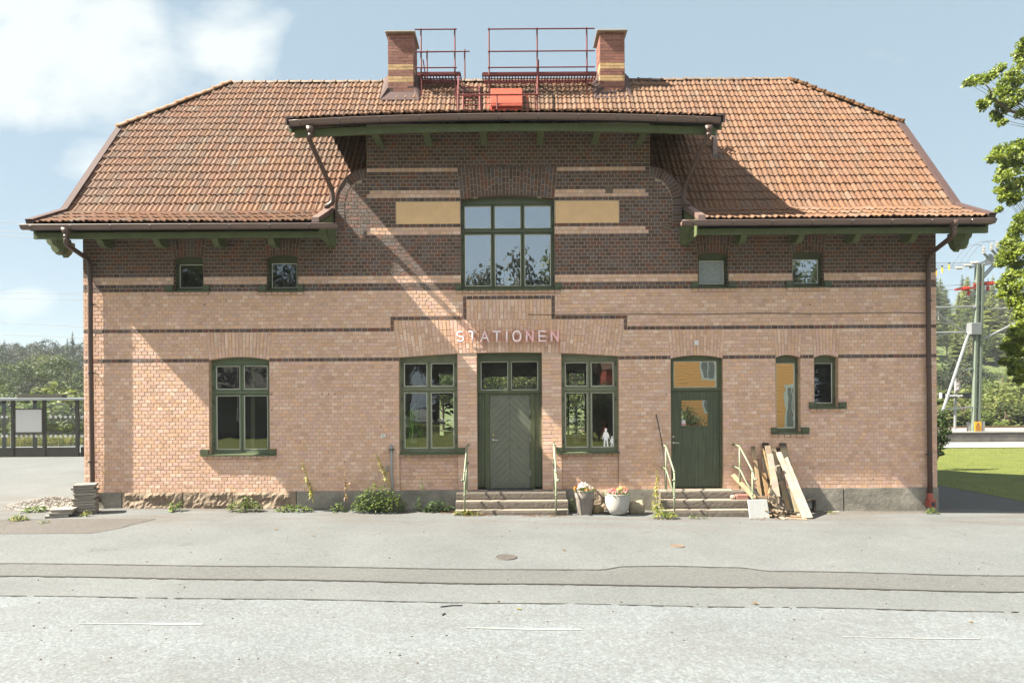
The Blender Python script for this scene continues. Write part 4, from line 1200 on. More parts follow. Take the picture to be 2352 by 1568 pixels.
h.add([(xi0, yl + .05, roof_z(yl) - .3), (xi1, yl + .05, roof_z(yl) - .3), (xi1, yl + .05, zl - .05), (xi0, yl + .05, zl - .05), (xi0, 2.6, roof_z(2.6) - .1), (xi1, 2.6, roof_z(2.6) - .1), (xi1, 2.6, zt_ - .06), (xi0, 2.6, zt_ - .06)], [(0, 1, 2, 3), (1, 5, 6, 2), (0, 3, 7, 4)])
h.build('hatch_frame', mat('shaded_hatch_red', (.42, .045, .02), .5, (3, .1)), ho)  # hatch front: the richer red of its shaded side is put into the colour
h = MB(); pa = [on_roof(1114, 262, .07), on_roof(1221, 262, .07), on_roof(1219, 217, .07), on_roof(1116, 217, .07)]; h.quad(*pa); h.build('hatch_flashing', M['redlid'], ho)
vp = MB(); p = on_roof(1641, 357, .0); vp.box(p.x - .055, p.x + .055, p.y - .06, p.y + .05, p.z - .1, p.z + .62); v0 = vp.build('vent_pipe', M['bronze'], st, bevel=.006)
vp = MB(); q = [on_roof(1625, 361, .085), on_roof(1661, 361, .085), on_roof(1656, 345, .085), on_roof(1628, 345, .085)]; vp.quad(*q); vp.build('pipe_flashing', M['darkmetal'], v0)
# ================================================================ THINGS ON AND IN FRONT OF THE STATION
def gp(u, v, y=None):
    return G(u, v)
# ---------------------------------------------------------------- the sign
sg = thing('station_sign', 'pink letters reading STATIONEN on two thin rails over the middle door', 'sign', (X(1167), -.1, W(1167, 786)[1]))
SU0, SCL = 1750 / 1.7415, 1 / (3.618 * 1.7415)
zt_, zb__ = W(1167, 759.2, -.1)[1], W(1167, 785.6, -.1)[1]
LH = zt_ - zb__
def letter(ch, xa, xb):
    x0, x1 = X(SU0 + xa * SCL, -.1) + .02, X(SU0 + xb * SCL, -.1) - .02
    z0, z1 = zb__ + .02 - .0 * x0, zt_ - .02
    z0 += -.0; w = x1 - x0; h = z1 - z0; xm = (x0 + x1) / 2
    if ch == 'S':
        rr = h / 4; P = []
        for i in range(13):
            a = rad(35 + i * 235 / 12); P.append((xm + w / 2 * math.cos(a), z1 - rr + rr * math.sin(a)))
        for i in range(1, 13):
            a = rad(90 - i * 235 / 12); P.append((xm + w / 2 * math.cos(a), z0 + rr + rr * math.sin(a)))
        return [P]
    if ch == 'O':
        P = []
        for i in range(33):
            a = 2 * PI * i / 32; ca, sa = math.cos(a), math.sin(a); e = .8
            P.append((xm + w / 2 * math.copysign(abs(ca) ** e, ca), (z0 + z1) / 2 + h / 2 * math.copysign(abs(sa) ** e, sa)))
        return [P]
    return {'T': [[(x0, z1), (x1, z1)], [(xm, z1), (xm, z0)]], 'A': [[(x0, z0), (xm, z1), (x1, z0)], [(x0 + w * .2, z0 + h * .33), (x1 - w * .2, z0 + h * .33)]],
            'I': [[(xm, z0), (xm, z1)]], 'N': [[(x0, z0), (x0, z1), (x1, z0), (x1, z1)]], 'E': [[(x1, z1), (x0, z1), (x0, z0), (x1, z0)], [(x0, (z0 + z1) / 2), (x1 - w * .08, (z0 + z1) / 2)]]}[ch]
for ch, xa, xb in zip('STATIONEN', (278, 450, 624, 800, 978, 1088, 1283, 1463, 1643), (397, 578, 757, 932, 1040, 1222, 1400, 1585, 1762)):
    st_ = letter(ch, xa, xb); L = MB(); nb = MB()
    for P in st_:
        for i, (a, b) in enumerate(zip(P[:-1], P[1:])):
            a, b = Vector((a[0], -.095 - .0004 * i, a[1])), Vector((b[0], -.095 - .0004 * i, b[1])); d = (b - a).normalized()
            e = .017 if len(P) < 10 else .006
            L.bar(a - d * e, b + d * e, .040, .05, up=(0, 1, 0))
        nb.tube([(p[0], -.125, p[1]) for p in P], .0115, 8)
    lo = L.build('letter', M['pink'], sg); nb.build('neon_tube', M['neon'], lo, smooth=True)
for v in (763.5, 781.5):
    r_ = MB(); a, b = W(1055, v, -.05), W(1287, v, -.05); r_.box(a[0], b[0], -.065, -.055, a[1] - .008, a[1] + .008); r_.build('rail', M['copperrail'], sg)
r_ = MB(); a = W(1285.5, 778, -.02); b = W(1285.5, 812, -.02); r_.tube([(a[0], -.02, a[1]), (a[0], -.02, b[1])], .009, 6); r_.build('conduit', M['copperrail'], sg)

# ---------------------------------------------------------------- granite steps
def slab(x0, x1, yf, z0, z1, seed):
    r = random.Random(seed); m = MB(); nx, nz = int((x1 - x0) / .035), 5
    for j in range(nz + 1):
        for i in range(nx + 1):
            e = 1 if 0 < j < nz else 0
            m.v.append((x0 + (x1 - x0) * i / nx, yf - e * r.uniform(.002, .006) + (.006 if j == nz else 0), z0 + (z1 - z0) * j / nz))
    for j in range(nz):
        for i in range(nx):
            a = j * (nx + 1) + i; m.f.append((a, a + 1, a + nx + 2, a + nx + 1)); m.m.append(0); m.c.append((1, 1, 1))
    yb = -.04
    m.quad((x0, yf + .006, z1), (x1, yf + .006, z1), (x1, yb, z1), (x0, yb, z1), 1)
    m.quad((x0, yb, z0), (x0, yf, z0), (x0, yf + .006, z1), (x0, yb, z1)); m.quad((x1, yf, z0), (x1, yb, z0), (x1, yb, z1), (x1, yf + .006, z1))
    m.quad((x0, yb, z0), (x1, yb, z0), (x1, yf, z0), (x0, yf, z0))
    return m
STEPTOP = mat('worn_granite_top', (.21, .185, .155), .85, (7, .15), (90, .4, .004), fine=(120, .15))
def steps(label, rows, u):
    t = thing('stone_steps', label, 'steps', (X(u), -.35, gz(X(u))))
    for i, (ua, ub, yf, z0, z1) in enumerate(rows):
        s = slab(X(ua, yf), X(ub, yf), yf, z0, z1, int(ua) + i); s.build('step', [M['granite'], STEPTOP], t)
    return t
steps('three wide granite steps before the middle door', [(1047, 1299, -.34, .245, .392), (1045, 1303, -.53, .085, .236), (1044, 1304, -.70, -.15, .078)], 1173)
steps('three granite steps before the right ribbed door', [(1516, 1716, -.36, .245, .395), (1519, 1722, -.60, .08, .237), (1516, 1722, -.80, -.2, .07)], 1618)
# handrails
def handrail(label, far_u, near_u, pts_top, pts_low, far_v0, near_v0, yfar, ynear, curl):
    """bent pipe handrail: two posts, a top rail that ends in a curl and a lower rail"""
    xf = X(far_u, yfar); xn = X(near_u, ynear)
    t = thing('handrail', label, 'handrail', (xn, ynear, W(near_u, near_v0, ynear)[1]))
    ze = W(far_u, pts_top[1], yfar)[1]; zw = W(pts_top[2], pts_top[0], 0)[1]; zn = W(near_u, pts_top[3], ynear)[1]
    zb_ = W(near_u, near_v0, ynear)[1]; zf = W(far_u, far_v0, yfar)[1]
    for (x, y, z0, z1) in ((xf, yfar, zf, ze), (xn, ynear, zb_ - .05, zn)):
        p = MB(); p.tube([(x, y, z0), (x, y, z1)], .0165, 10)
        for zc in ((z0 + .005, ) if y == yfar else (z0 + .42, )): p.ball((x, y, zc), .027, nu=10, nv=6)
        p.build('post', M['rail'], t, smooth=True)
    r_ = MB(); xw = X(pts_top[2], -.02)
    cx_, cz_ = X(curl[0], ynear - .13), W(curl[0], curl[1], ynear - .13)[1]
    r_.tube(arc_path([(xw, -.02, zw), (xf, yfar, ze + .005), (xn, ynear, zn), ((xn * .7 + cx_ * .3), ynear - .09, cz_ - .02), (cx_, ynear - .12, cz_ + .02)], .09), .018, 10)
    r_.ball((xn, ynear, zn), .026, nu=10, nv=6); r_.ball((xf, yfar, ze), .025, nu=10, nv=6)
    ro = r_.build('top_rail', M['rail'], t, smooth=True)
    k = MB(); k.tube([(xw, .0, zw), (xw + (xf - xw) * .35, yfar * .35, zw + (ze - zw) * .35)], .021, 10); k.build('wall_end', M['railend'], ro, smooth=True)
    zl0, zl1, zl2 = W(pts_low[0], pts_low[1], 0)[1], W(far_u, pts_low[2], yfar)[1], W(near_u, pts_low[3], ynear)[1]
    r_ = MB(); xw2 = X(pts_low[0], -.02)
    r_.tube(arc_path([(xw2, -.02, zl0), (xf, yfar, zl1), (xn, ynear, zl2)], .08), .0155, 10); r_.ball((xn, ynear, zl2), .025, nu=10, nv=6); r_.ball((xf, yfar, zl1), .023, nu=10, nv=6)
    ro = r_.build('lower_rail', M['rail'], t, smooth=True)
    k = MB(); k.tube([(xw2, .0, zl0), (xw2 + (xf - xw2) * .35, yfar * .35, zl0 + (zl1 - zl0) * .35)], .019, 10); k.build('wall_end', M['railend'], ro, smooth=True)
handrail('pale green pipe handrail on the left of the middle steps', 1071.5, 1066, (1021, 1026, 1075, 1084), (1075, 1062, 1066, 1138), 1128.5, 1178.5, -.29, -.72, (1059, 1104))
handrail('pale green pipe handrail between the middle steps and the flower pots', 1272.3, 1276, (1018, 1022, 1269, 1083), (1270, 1060, 1066, 1137), 1127, 1178.5, -.29, -.72, (1283, 1103))
handrail('pale green pipe handrail left of the ribbed door', 1528.8, 1547.6, (1020, 1025, 1521, 1083), (1521, 1072, 1077, 1137), 1126, 1185, -.27, -.78, (1545, 1104))
handrail('pale green pipe handrail beside the leaning planks', 1698, 1727, (1019.5, 1025, 1684, 1080), (1684, 1070, 1076, 1135), 1125, 1186, -.25, -.80, (1738, 1101))

# ---------------------------------------------------------------- plants
def leaf(mb, p, d, L, wd, col, droop=.3):
    """a folded leaf of four faces"""
    d = Vector(d).normalized(); s = d.cross(Vector((0, 0, 1)))
    if s.length < .05: s = Vector((1, 0, 0))
    s.normalize(); up = s.cross(d)
    p = Vector(p); m1 = p + d * L * .45 + up * L * .06; e = p + d * L - Vector((0, 0, L * droop))
    a, b = m1 + s * wd / 2 - up * wd * .18, m1 - s * wd / 2 - up * wd * .18
    mb.add([p, a, m1, b, e], [(0, 1, 2), (0, 2, 3), (2, 1, 4), (3, 2, 4)], 0, col)
GREENS = [(.115, .19, .025), (.085, .155, .022), (.16, .225, .035), (.065, .12, .02), (.20, .25, .05)]
YEL = [(.44, .40, .06), (.38, .35, .055), (.48, .43, .10), (.30, .30, .05)]
DRY = [(.36, .22, .08), (.28, .15, .06), (.42, .30, .13)]
def jit(c, r): k = r.uniform(.8, 1.2); return tuple(a * k for a in c)
def weed(u, v, w, h, n, size, label, cols=GREENS, seed=1, depth=.25, group=None, name='weed', stalks=()):
    r = random.Random(seed); x, y, z = G(u, v)
    y = min(y, -.30); z = gz(x)
    f = MB(); s = MB(); ww = w * 13 / 1400; hh = h * 13 / 1400
    for i in range(n):
        a = r.uniform(0, 2 * PI); q = math.sqrt(r.random()); px_ = x + math.cos(a) * q * ww / 2; py = y - depth * .3 + math.sin(a) * q * depth / 2
        top = hh * (1 - q * q * .75) * r.uniform(.15, 1)
        py = min(py, -.06)
        an = r.uniform(0, 2 * PI); d = (math.cos(an), math.sin(an) - .25, r.uniform(-.1, .9))
        leaf(f, (px_, py, z + top), d, size * r.uniform(.6, 1.3), size * r.uniform(.35, .6), jit(r.choice(cols), r), r.uniform(.1, .5))
    for i in range(max(4, n // 25)):
        a = r.uniform(0, 2 * PI); q = r.random() * .7; s.tube([(x + math.cos(a) * q * ww * .15, y - .05, z - .02), (x + math.cos(a) * q * ww / 2, min(-.04, y - .05 + math.sin(a) * q * depth / 2), z + hh * (1 - q * .6) * .8)], .004, 4, 0, (.12, .15, .04))
    for (u0, v0, u1, v1, nl, cl) in stalks:
        a0 = WP(u0, v0, y - .05); a1 = WP(u1, v1, y - .12); bend = r.uniform(-.02, .02); P = []
        for i in range(9):
            t = i / 8; P.append(Vector(a0).lerp(Vector(a1), t) + Vector((math.sin(t * PI) * bend, 0, 0)))
        s.tube(P, [.007 * (1 - .6 * i / 8) for i in range(9)], 5, 0, jit(cl[0], r))
        for i in range(nl):
            t = r.uniform(.12, 1) ** .9; k = min(7, int(t * 8)); p = P[k].lerp(P[k + 1], t * 8 - k) if k < 8 else P[8]
            an = r.uniform(0, 2 * PI); sz = .088 * (1.15 - .6 * t)
            leaf(f, p, (math.cos(an), math.sin(an) * .7, r.uniform(-.3, .8)), sz * r.uniform(.6, 1.3), sz * .38, jit(r.choice(cl), r), .5)
    t = thing(name, label, 'weed', (x, y, z), group)
    f.build('foliage', M['leaf'], t); s.build('stem', M['stem'], t)
weed(425, 1166, 30, 20, 40, .13, 'small tuft of broad green leaves by the rough foundation', seed=2)
weed(578, 1168, 78, 34, 330, .075, 'low bushy green weed under the left window', seed=3, depth=.3)
weed(690, 1167, 90, 16, 150, .09, 'flat spreading weed with a tall yellow green stalk', seed=4, stalks=[(720, 1155, 693, 1062, 120, YEL)])
weed(790, 1166, 34, 20, 60, .085, 'small weed with a dry brown stalk', seed=5, stalks=[(797, 1155, 792, 1082, 46, DRY), (797, 1120, 806, 1104, 14, DRY)])
weed(882, 1166, 122, 66, 900, .085, 'largest green bush at the wall with a tall flowering stalk', seed=6, depth=.42, stalks=[(896, 1120, 864, 1043, 100, YEL)])
weed(972, 1163, 20, 40, 70, .07, 'slim dark weed beside the left corner of the middle steps', [(.05, .10, .025), (.07, .12, .03)], seed=7, depth=.15, stalks=[(972, 1140, 969, 1092, 14, GREENS)])
weed(1014, 1163, 70, 28, 240, .085, 'dark green fern-like weed left of the middle steps', [(.05, .10, .025), (.065, .12, .03), (.08, .14, .03)], seed=8, depth=.2)
weed(1072, 1182, 66, 14, 130, .06, 'yellowish creeping weed at the foot of the middle steps', GREENS + YEL + DRY[:1], seed=9, depth=.14)
weed(1312, 1172, 16, 36, 50, .075, 'small weed between the middle steps and the flared pot', seed=10, depth=.14)
weed(1509, 1180, 26, 50, 150, .07, 'yellow green weed with a tall stalk left of the ribbed door steps', GREENS + YEL, seed=11, depth=.3, stalks=[(1506, 1150, 1509, 1080, 90, YEL)])
weed(1525, 1188, 52, 22, 170, .065, 'creeping weed on the broken left edge of the right steps', GREENS + YEL, seed=12, depth=.3)
weed(1600, 1190, 40, 12, 30, .06, 'thin seedlings along the bottom right step', seed=13, depth=.1)
weed(2119, 1174, 22, 16, 40, .07, 'small weed by the red downpipe shoe', seed=14, depth=.15)
weed(90, 1172, 50, 12, 70, .11, 'flat rosette weed beside the gravel heap', seed=15, depth=.35)
weed(52, 1192, 36, 12, 160, .06, 'tuft of yellow grass on the asphalt left of the slabs', YEL + GREENS, seed=16, depth=.3, name='grass_tuft')
weed(108, 1199, 22, 5, 24, .05, 'sparse moss weed in the crack of the dark asphalt patch', GREENS, seed=17, depth=.2)
weed(203, 1183, 20, 12, 30, .06, 'tiny weed left of the stacked slabs', GREENS + YEL, seed=18, depth=.2)
weed(218, 1152, 10, 22, 16, .06, 'slender yellow flower behind the stacked slabs', GREENS + [(.7, .42, .02)], seed=19, depth=.1)
weed(1885, 1171, 16, 8, 16, .06, 'tiny weed under the smooth foundation', seed=20, depth=.1)
weed(1078, 1128, 20, 22, 12, .12, 'dark leaved dandelion growing beside the middle door', [(.05, .09, .025)], seed=21, depth=.1)

# ---------------------------------------------------------------- flower pots, rocks
def blossoms(mb, c, r_, n, cols, r, rz=.6, size=.022):
    for i in range(n):
        a = r.uniform(0, 2 * PI); q = math.sqrt(r.random()); p = Vector((c[0] + math.cos(a) * q * r_, c[1] + math.sin(a) * q * r_, c[2] + rz * r_ * (1 - q * q) + r.uniform(-.01, .03)))
        nrm = Vector((math.cos(a) * q * .9, math.sin(a) * q * .9 - .5, .7)).normalized(); s = nrm.cross(Vector((0, 0, 1))).normalized(); t2 = s.cross(nrm); sz = size * r.uniform(.75, 1.3); col = jit(r.choice(cols), r)
        for k in range(5):
            b = 2 * PI * k / 5; d = s * math.cos(b) + t2 * math.sin(b); e = s * -math.sin(b) + t2 * math.cos(b)
            mb.add([p, p + d * sz * .6 + e * sz * .45 + nrm * sz * .25, p + d * sz * 1.1 + nrm * sz * .3, p + d * sz * .6 - e * sz * .45 + nrm * sz * .25], [(0, 3, 2, 1)], 0, col)
        mb.ball(p + nrm * .004, sz * .25, 0, (.75, .55, .1), nu=5, nv=3)
def pot(label, u, vb, prof, mt, cols, cols2, seed, rr, yc):
    r = random.Random(seed); x = X(u, yc); z = gz(x)
    t = thing('flower_pot', label, 'flower pot', (x, yc, z))
    p = MB(); p.lathe(prof, (x, yc, z), 36); p.build('pot', mt, t, smooth=True).data.set_sharp_from_angle(angle=rad(35))
    zt = z + prof[-3][1]
    s = MB(); s.lathe([(.01, -.05), (prof[-1][0], -.05), (prof[-1][0] * .9, -.04)], (x, yc, zt + .0), 24); s.build('soil', M['soil'], t)
    f = MB()
    for i in range(260):
        a = r.uniform(0, 2 * PI); q = math.sqrt(r.random()); leaf(f, (x + math.cos(a) * q * rr, yc + math.sin(a) * q * rr, zt - .03 + .5 * rr * (1 - q * q) * r.random()), (math.cos(a), math.sin(a), r.uniform(.1, 1)), .055, .03, jit(r.choice(GREENS[:3]), r), .3)
    fo = f.build('foliage', M['leaf'], t)
    for cs in cols2:
        b = MB(); blossoms(b, (x + cs[0] * rr, yc + cs[1] * rr - .02, zt + cs[2]), rr * cs[3], cs[4], cs[5], r); b.build('blossoms', M['petal'], t)
pot('tall grey flared pot of white, pink and orange flowers', 1341, 1182, [(.145, 0), (.15, .01), (.175, .31), (.19, .335), (.195, .36), (.205, .49), (.20, .50), (.185, .50), (.18, .44)], M['potgrey'],
    None, [(-.05, 0, .02, .8, 42, [(.80, .72, .74), (.78, .58, .66), (.82, .78, .78)]), (-.75, -.1, 0, .32, 12, [(.80, .28, .02), (.75, .22, .02)]), (.2, -.6, -.02, .3, 6, [(.7, .12, .03), (.8, .3, .03)]), (.75, 0, -.01, .3, 10, [(.8, .75, .72), (.8, .4, .05)])], 31, .20, -.50)
pot('round pale bowl pot of pink and yellow flowers', 1416.5, 1181, [(.09, 0), (.15, .012), (.20, .06), (.235, .15), (.248, .26), (.25, .43), (.243, .435), (.235, .43), (.23, .38)], M['potwhite'],
    None, [(-.35, -.1, -.01, .6, 30, [(.72, .22, .28), (.75, .38, .40), (.62, .12, .16)]), (.45, 0, .03, .5, 26, [(.72, .50, .06), (.75, .55, .10), (.70, .22, .2)]), (.75, -.2, 0, .3, 10, [(.7, .2, .25)])], 32, .245, -.56)
def rock(label, u, v, sx, sy, sz, seed, col, yc):
    r = random.Random(seed); m = MB(); x = X(u, yc); z = gz(x); nu, nv = 18, 10
    for i in range(nv + 1):
        for k in range(nu):
            th, ph = PI * i / nv, 2 * PI * k / nu
            d = Vector((math.sin(th) * math.cos(ph), math.sin(th) * math.sin(ph), math.cos(th)))
            q = 1 + .12 * math.sin(3 * d.x + seed) + .10 * math.sin(5 * d.y + 2 * d.z + seed) + r.uniform(-.035, .035)
            e = max(abs(d.x), abs(d.y), abs(d.z)) ** -.45
            p = d * q * e; m.v.append((x + p.x * sx / 2 + p.z * sx * .05, yc + p.y * sy / 2, z + sz * .42 + p.z * sz * .56))
    for i in range(nv):
        for k in range(nu):
            a, b = i * nu + k, i * nu + (k + 1) % nu; m.f.append((a, a + nu, b + nu, b)); m.m.append(0); m.c.append(col)
    return tag(m.build('rock', M['stone'], smooth=True), label, 'rock')
rock('small rounded tan rock between the two flower pots', 1372, 1177, .23, .2, .165, 3, (.33, .26, .14), -.42)
rock('larger pointed pale rock right of the bowl pot', 1460, 1178, .30, .26, .27, 5, (.42, .36, .25), -.42)

# ---------------------------------------------------------------- planks, firewood and odds and ends
PU, PV, PS = 2850, 1750, 3.92
def cv(px_, py_): return (PU + px_ / PS) / 1.7415, (PV + py_ / PS) / 1.7415
FRESH = [(.50, .445, .375), (.47, .41, .34), (.54, .48, .40)]
def plank(label, tx, ty, bx, by, wpx, yt, col=None, th=.028, dark=.0, ybot=None, seed=0, name='plank', roll=0.0):
    r = random.Random(seed + 7); ut, vt = cv(tx, ty); ub, vb = cv(bx, by)
    if ybot is None:
        x, y, z = G(ub, vb); pb = Vector((x, y, z + .005))
    else:
        pb = Vector(WP(ub, vb, ybot))
    pt = Vector(WP(ut, vt, yt)); w = wpx / PS / 1.7415 * 12.5 / 1400
    d = pt - pb; L = d.length; t = d.normalized(); s = t.cross(Vector((0, 1, 0))).normalized()
    s = (s + Vector((0, roll, 0))).normalized(); n = s.cross(t).normalized()
    if n.y > 0: n = -n
    m = MB(); col = col or r.choice(FRESH); N = 14; K = 4
    # slightly split, uneven edges
    for j in range(N + 1):
        q = j / N; el_, er_ = r.uniform(-.004, .004), r.uniform(-.004, .004)
        p = pb + d * q
        for (ss, nnn) in ((-w / 2 + el_, 0), (w / 2 + er_, 0), (w / 2 + er_, th), (-w / 2 + el_, th)):
            m.v.append(tuple(p + s * ss + n * nnn))
    for j in range(N):
        q = j / N
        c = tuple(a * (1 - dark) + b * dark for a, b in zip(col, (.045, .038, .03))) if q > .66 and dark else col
        c = tuple(a * r.uniform(.94, 1.06) for a in c)
        for k in range(4):
            a = j * 4 + k; b = j * 4 + (k + 1) % 4; m.f.append((a, b, b + 4, a + 4)); m.m.append(0); m.c.append(c)
    m.f.append((3, 2, 1, 0)); m.m.append(0); m.c.append(col); e = N * 4; m.f.append((e, e + 1, e + 2, e + 3)); m.m.append(0); m.c.append(tuple(a * .6 for a in col))
    return tag(m.build(name, M['wood']), label, 'plank', 'planks leaning on the wall')
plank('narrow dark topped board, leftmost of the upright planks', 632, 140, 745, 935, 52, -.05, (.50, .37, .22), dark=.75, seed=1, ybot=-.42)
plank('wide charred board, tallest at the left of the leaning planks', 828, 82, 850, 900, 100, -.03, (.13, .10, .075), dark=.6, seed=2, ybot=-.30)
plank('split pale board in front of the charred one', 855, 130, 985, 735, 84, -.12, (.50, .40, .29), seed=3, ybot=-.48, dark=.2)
plank('light plank with a cut square top in the middle of the heap', 890, 258, 1010, 925, 92, -.20, (.55, .48, .40), seed=4, ybot=-.62)
plank('thin splintered strip behind the light plank', 790, 170, 920, 700, 22, -.08, (.54, .38, .2), seed=5, ybot=-.4, th=.02)
plank('greyish short post standing in the middle of the planks', 1015, 428, 1062, 1135, 62, -.40, (.50, .43, .34), seed=6, th=.05)
plank('brownish board half hidden behind the long planks', 945, 170, 1190, 1140, 74, -.06, (.52, .40, .27), seed=7, ybot=-.58)
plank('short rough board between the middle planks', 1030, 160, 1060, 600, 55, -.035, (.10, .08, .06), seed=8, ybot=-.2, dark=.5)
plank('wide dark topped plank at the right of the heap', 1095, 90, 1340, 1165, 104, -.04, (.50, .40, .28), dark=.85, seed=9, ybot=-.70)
plank('long pale plank with a splintered edge', 1030, 232, 1455, 1268, 84, -.12, (.56, .50, .42), seed=10)
plank('long clean plank, rightmost and foremost of the heap', 1100, 225, 1530, 1268, 62, -.09, (.57, .51, .43), seed=11, th=.04)
plank('pale board standing low behind the grey post', 1080, 640, 1190, 1150, 92, -.35, (.52, .46, .39), seed=12)
plank('slanting board resting on the right steps', 318, 590, 668, 965, 70, -.05, (.44, .31, .19), seed=13, ybot=-.62, th=.035)
plank('weathered grey board behind the grey post', 985, 300, 1085, 1120, 70, -.07, (.36, .30, .24), seed=21, ybot=-.50, dark=.3)
plank('narrow brown board right of the leftmost one', 700, 330, 800, 930, 40, -.06, (.40, .28, .17), seed=22, ybot=-.38)
plank('bark edged board behind the long clean plank', 1180, 330, 1420, 1200, 50, -.06, (.30, .22, .15), seed=23, ybot=-.78)
plank('short orange brown offcut leaning before the charred board', 800, 560, 860, 930, 60, -.28, (.46, .29, .15), seed=24, ybot=-.50)
plank('thin stick leaning across the light planks', 935, 600, 880, 880, 20, -.35, (.60, .47, .3), seed=14, ybot=-.55, th=.02)
def flat(label, x0, y0, x1, y1, w, th, col, z, seed):
    r = random.Random(seed); a, b = G(*cv(x0, y0)), G(*cv(x1, y1)); m = MB()
    m.bar((a[0], a[1], a[2] + z + th / 2), (b[0], b[1], b[2] + z + th / 2), w, th, 0, col)
    return tag(m.build('plank', M['wood'], bevel=.003), label, 'plank', 'boards lying on the ground')
flat('wide pale board lying flat at the foot of the planks', 1060, 1170, 1400, 1215, .16, .03, (.60, .50, .38), 0.0, 1)
flat('brown board lying second in the low pile', 1090, 1235, 1440, 1250, .10, .028, (.42, .30, .20), .002, 2)
flat('dark thin board on top of the low pile', 1080, 1195, 1280, 1215, .06, .02, (.30, .19, .12), .032, 3)
flat('front board of the low pile, nearest the road', 1150, 1262, 1490, 1290, .06, .025, (.46, .35, .25), .0, 4)
flat('short pale offcut left of the low pile', 1000, 1235, 1150, 1285, .07, .025, (.58, .48, .36), .0, 5)
flat('thin slat lying along the foundation', 1535, 1166, 1830, 1170, .035, .015, (.36, .30, .22), .0, 6)
flat('white slat on the asphalt right of the planks', 1750, 1160, 1985, 1160, .05, .015, (.58, .54, .46), .0, 7)
flat('pale slat in front of the white one', 1810, 1190, 2000, 1185, .03, .015, (.55, .48, .36), .0, 8)
r = random.Random(77)
for i in range(44):
    u, v = cv(r.uniform(740, 1030), 0); lay = i // 9; x = X(u, -.75); z = gz(x) + .045 + lay * .075 + r.uniform(0, .03); y = -.70 - r.uniform(0, .16) + lay * .035
    an = r.uniform(-.5, .5) + (r.random() < .3) * 1.2; tl_ = r.uniform(-.35, .35); L = r.uniform(.16, .28); d = Vector((math.cos(an) * math.cos(tl_), math.sin(an) * math.cos(tl_), math.sin(tl_)))
    m = MB(); c = Vector((x, y, z)); m.bar(c - d * L / 2, c + d * L / 2, r.uniform(.03, .06), r.uniform(.03, .05), 0, jit(r.choice(((.40, .28, .18), (.30, .21, .14), (.58, .46, .32), (.48, .38, .28))), r), up=(r.uniform(-.5, .5), .2, 1))
    tag(m.build('firewood_stick', M['wood'], bevel=.004), 'short split stick in the firewood heap behind the white slab', 'firewood', 'firewood heap by the steps')
m = MB(); a = Vector(G(1722.5, 1190.5)); b = Vector(G(1768.5, 1189.5)); h = .355
tp = Vector((0, .10, h)); m.add([a, b, b + tp + Vector((-.015, 0, 0)), a + tp, a + Vector((0, .03, 0)), b + Vector((0, .03, 0)), b + tp + Vector((-.015, .03, 0)), a + tp + Vector((0, .03, 0))], [(0, 1, 2, 3), (5, 4, 7, 6), (0, 3, 7, 4), (1, 5, 6, 2), (3, 2, 6, 7), (0, 4, 5, 1)])
tag(m.build('stone_slab', mat('white_slab', (.56, .57, .56), .7, (9, .06), spots=(26, .70, (.38, .38, .37)), fine=(60, .05), gain=.7), bevel=.004), 'square white slab standing against the right steps', 'slab')
m = MB(); a = WP(cv(372, 0)[0], cv(0, 955)[1], -.47); m.box(a[0], a[0] + .245, -.50, -.385, .237, .237 + .095, 0, (.30, .14, .115)); tag(m.build('loose_brick', M['brick'], bevel=.008), 'loose red brick lying on the right steps', 'brick')
m = MB(); m.ball((a[0] - .06, -.45, .237 + .045), .06, 0, (.55, .36, .30), 10, 7, (1, .9, .8)); tag(m.build('rubble_stone', M['stone']), 'pinkish lump of rubble beside the loose brick', 'stone')
m = MB(); a = WP(cv(300, 0)[0], 1121, -.28); m.tube([(a[0], -.28, .44), (a[0] + .02, -.28, .405), (a[0] + .16, -.27, .405), (a[0] + .17, -.27, .43)], .011, 6); m.box(a[0] + .05, a[0] + .13, -.30, -.25, .396, .412); tag(m.build('boot_scraper', mat('rust', (.22, .09, .05), .85, (20, .3))), 'rusty iron scraper at the end of the top right step', 'boot scraper')
m = MB(); u, v = cv(1450, 1130); x, y, z = X(u, -.25), -.25, gz(X(u)); m.box(x, x + .22, y, y + .16, z + .0, z + .02); 
for q in ((x, x + .02), (x + .20, x + .22)): m.box(q[0], q[1], y, y + .16, z + .02, z + .26)
m.box(x + .02, x + .20, y, y + .16, z + .24, z + .26); m.box(x + .02, x + .20, y + .13, y + .15, z + .06, z + .2, 1); tag(m.build('crate', [mat('dark_crate', (.06, .045, .035), .8), M['white']]), 'small dark open crate behind the foot of the planks', 'crate')
# stick and conduit on the wall
m = MB(); m.tube([WP(1507, 950, -.03), WP(1513, 978, -.05), WP(1519, 1008, -.08), WP(1524, 1045, -.12), WP(1528, 1126, -.22)], .011, 6); tag(m.build('stick', mat('dark_stick', (.07, .06, .05), .8, (9, .2))), 'thin dark stick leaning on the wall left of the ribbed door', 'stick')
cd = thing('conduit', 'grey metal conduit rising from the largest bush', 'conduit', WP(900, 1150, -.04))
m = MB(); m.tube([WP(899, 1022, -.04), WP(899.5, 1095, -.04), WP(902, 1110, -.04), WP(899, 1150, -.04)], .024, 8); m.build('pipe', mat('grey_zinc', (.26, .28, .28), .5, (6, .15)), cd, smooth=True)
m = MB(); a = WP(893, 1033, -.05); m.box(a[0], a[0] + .11, -.07, -.01, a[2], a[2] + .02); m.build('clamp', M['darkmetal'], cd)
m = MB(); a = WP(896.5, 1020, -.04); m.tube([(a[0], -.04, a[2] - .03), (a[0] + .015, -.04, a[2] + .02), (a[0] + .035, -.04, a[2] - .02)], .004, 5); m.build('wire_end', M['darkmetal'], cd)
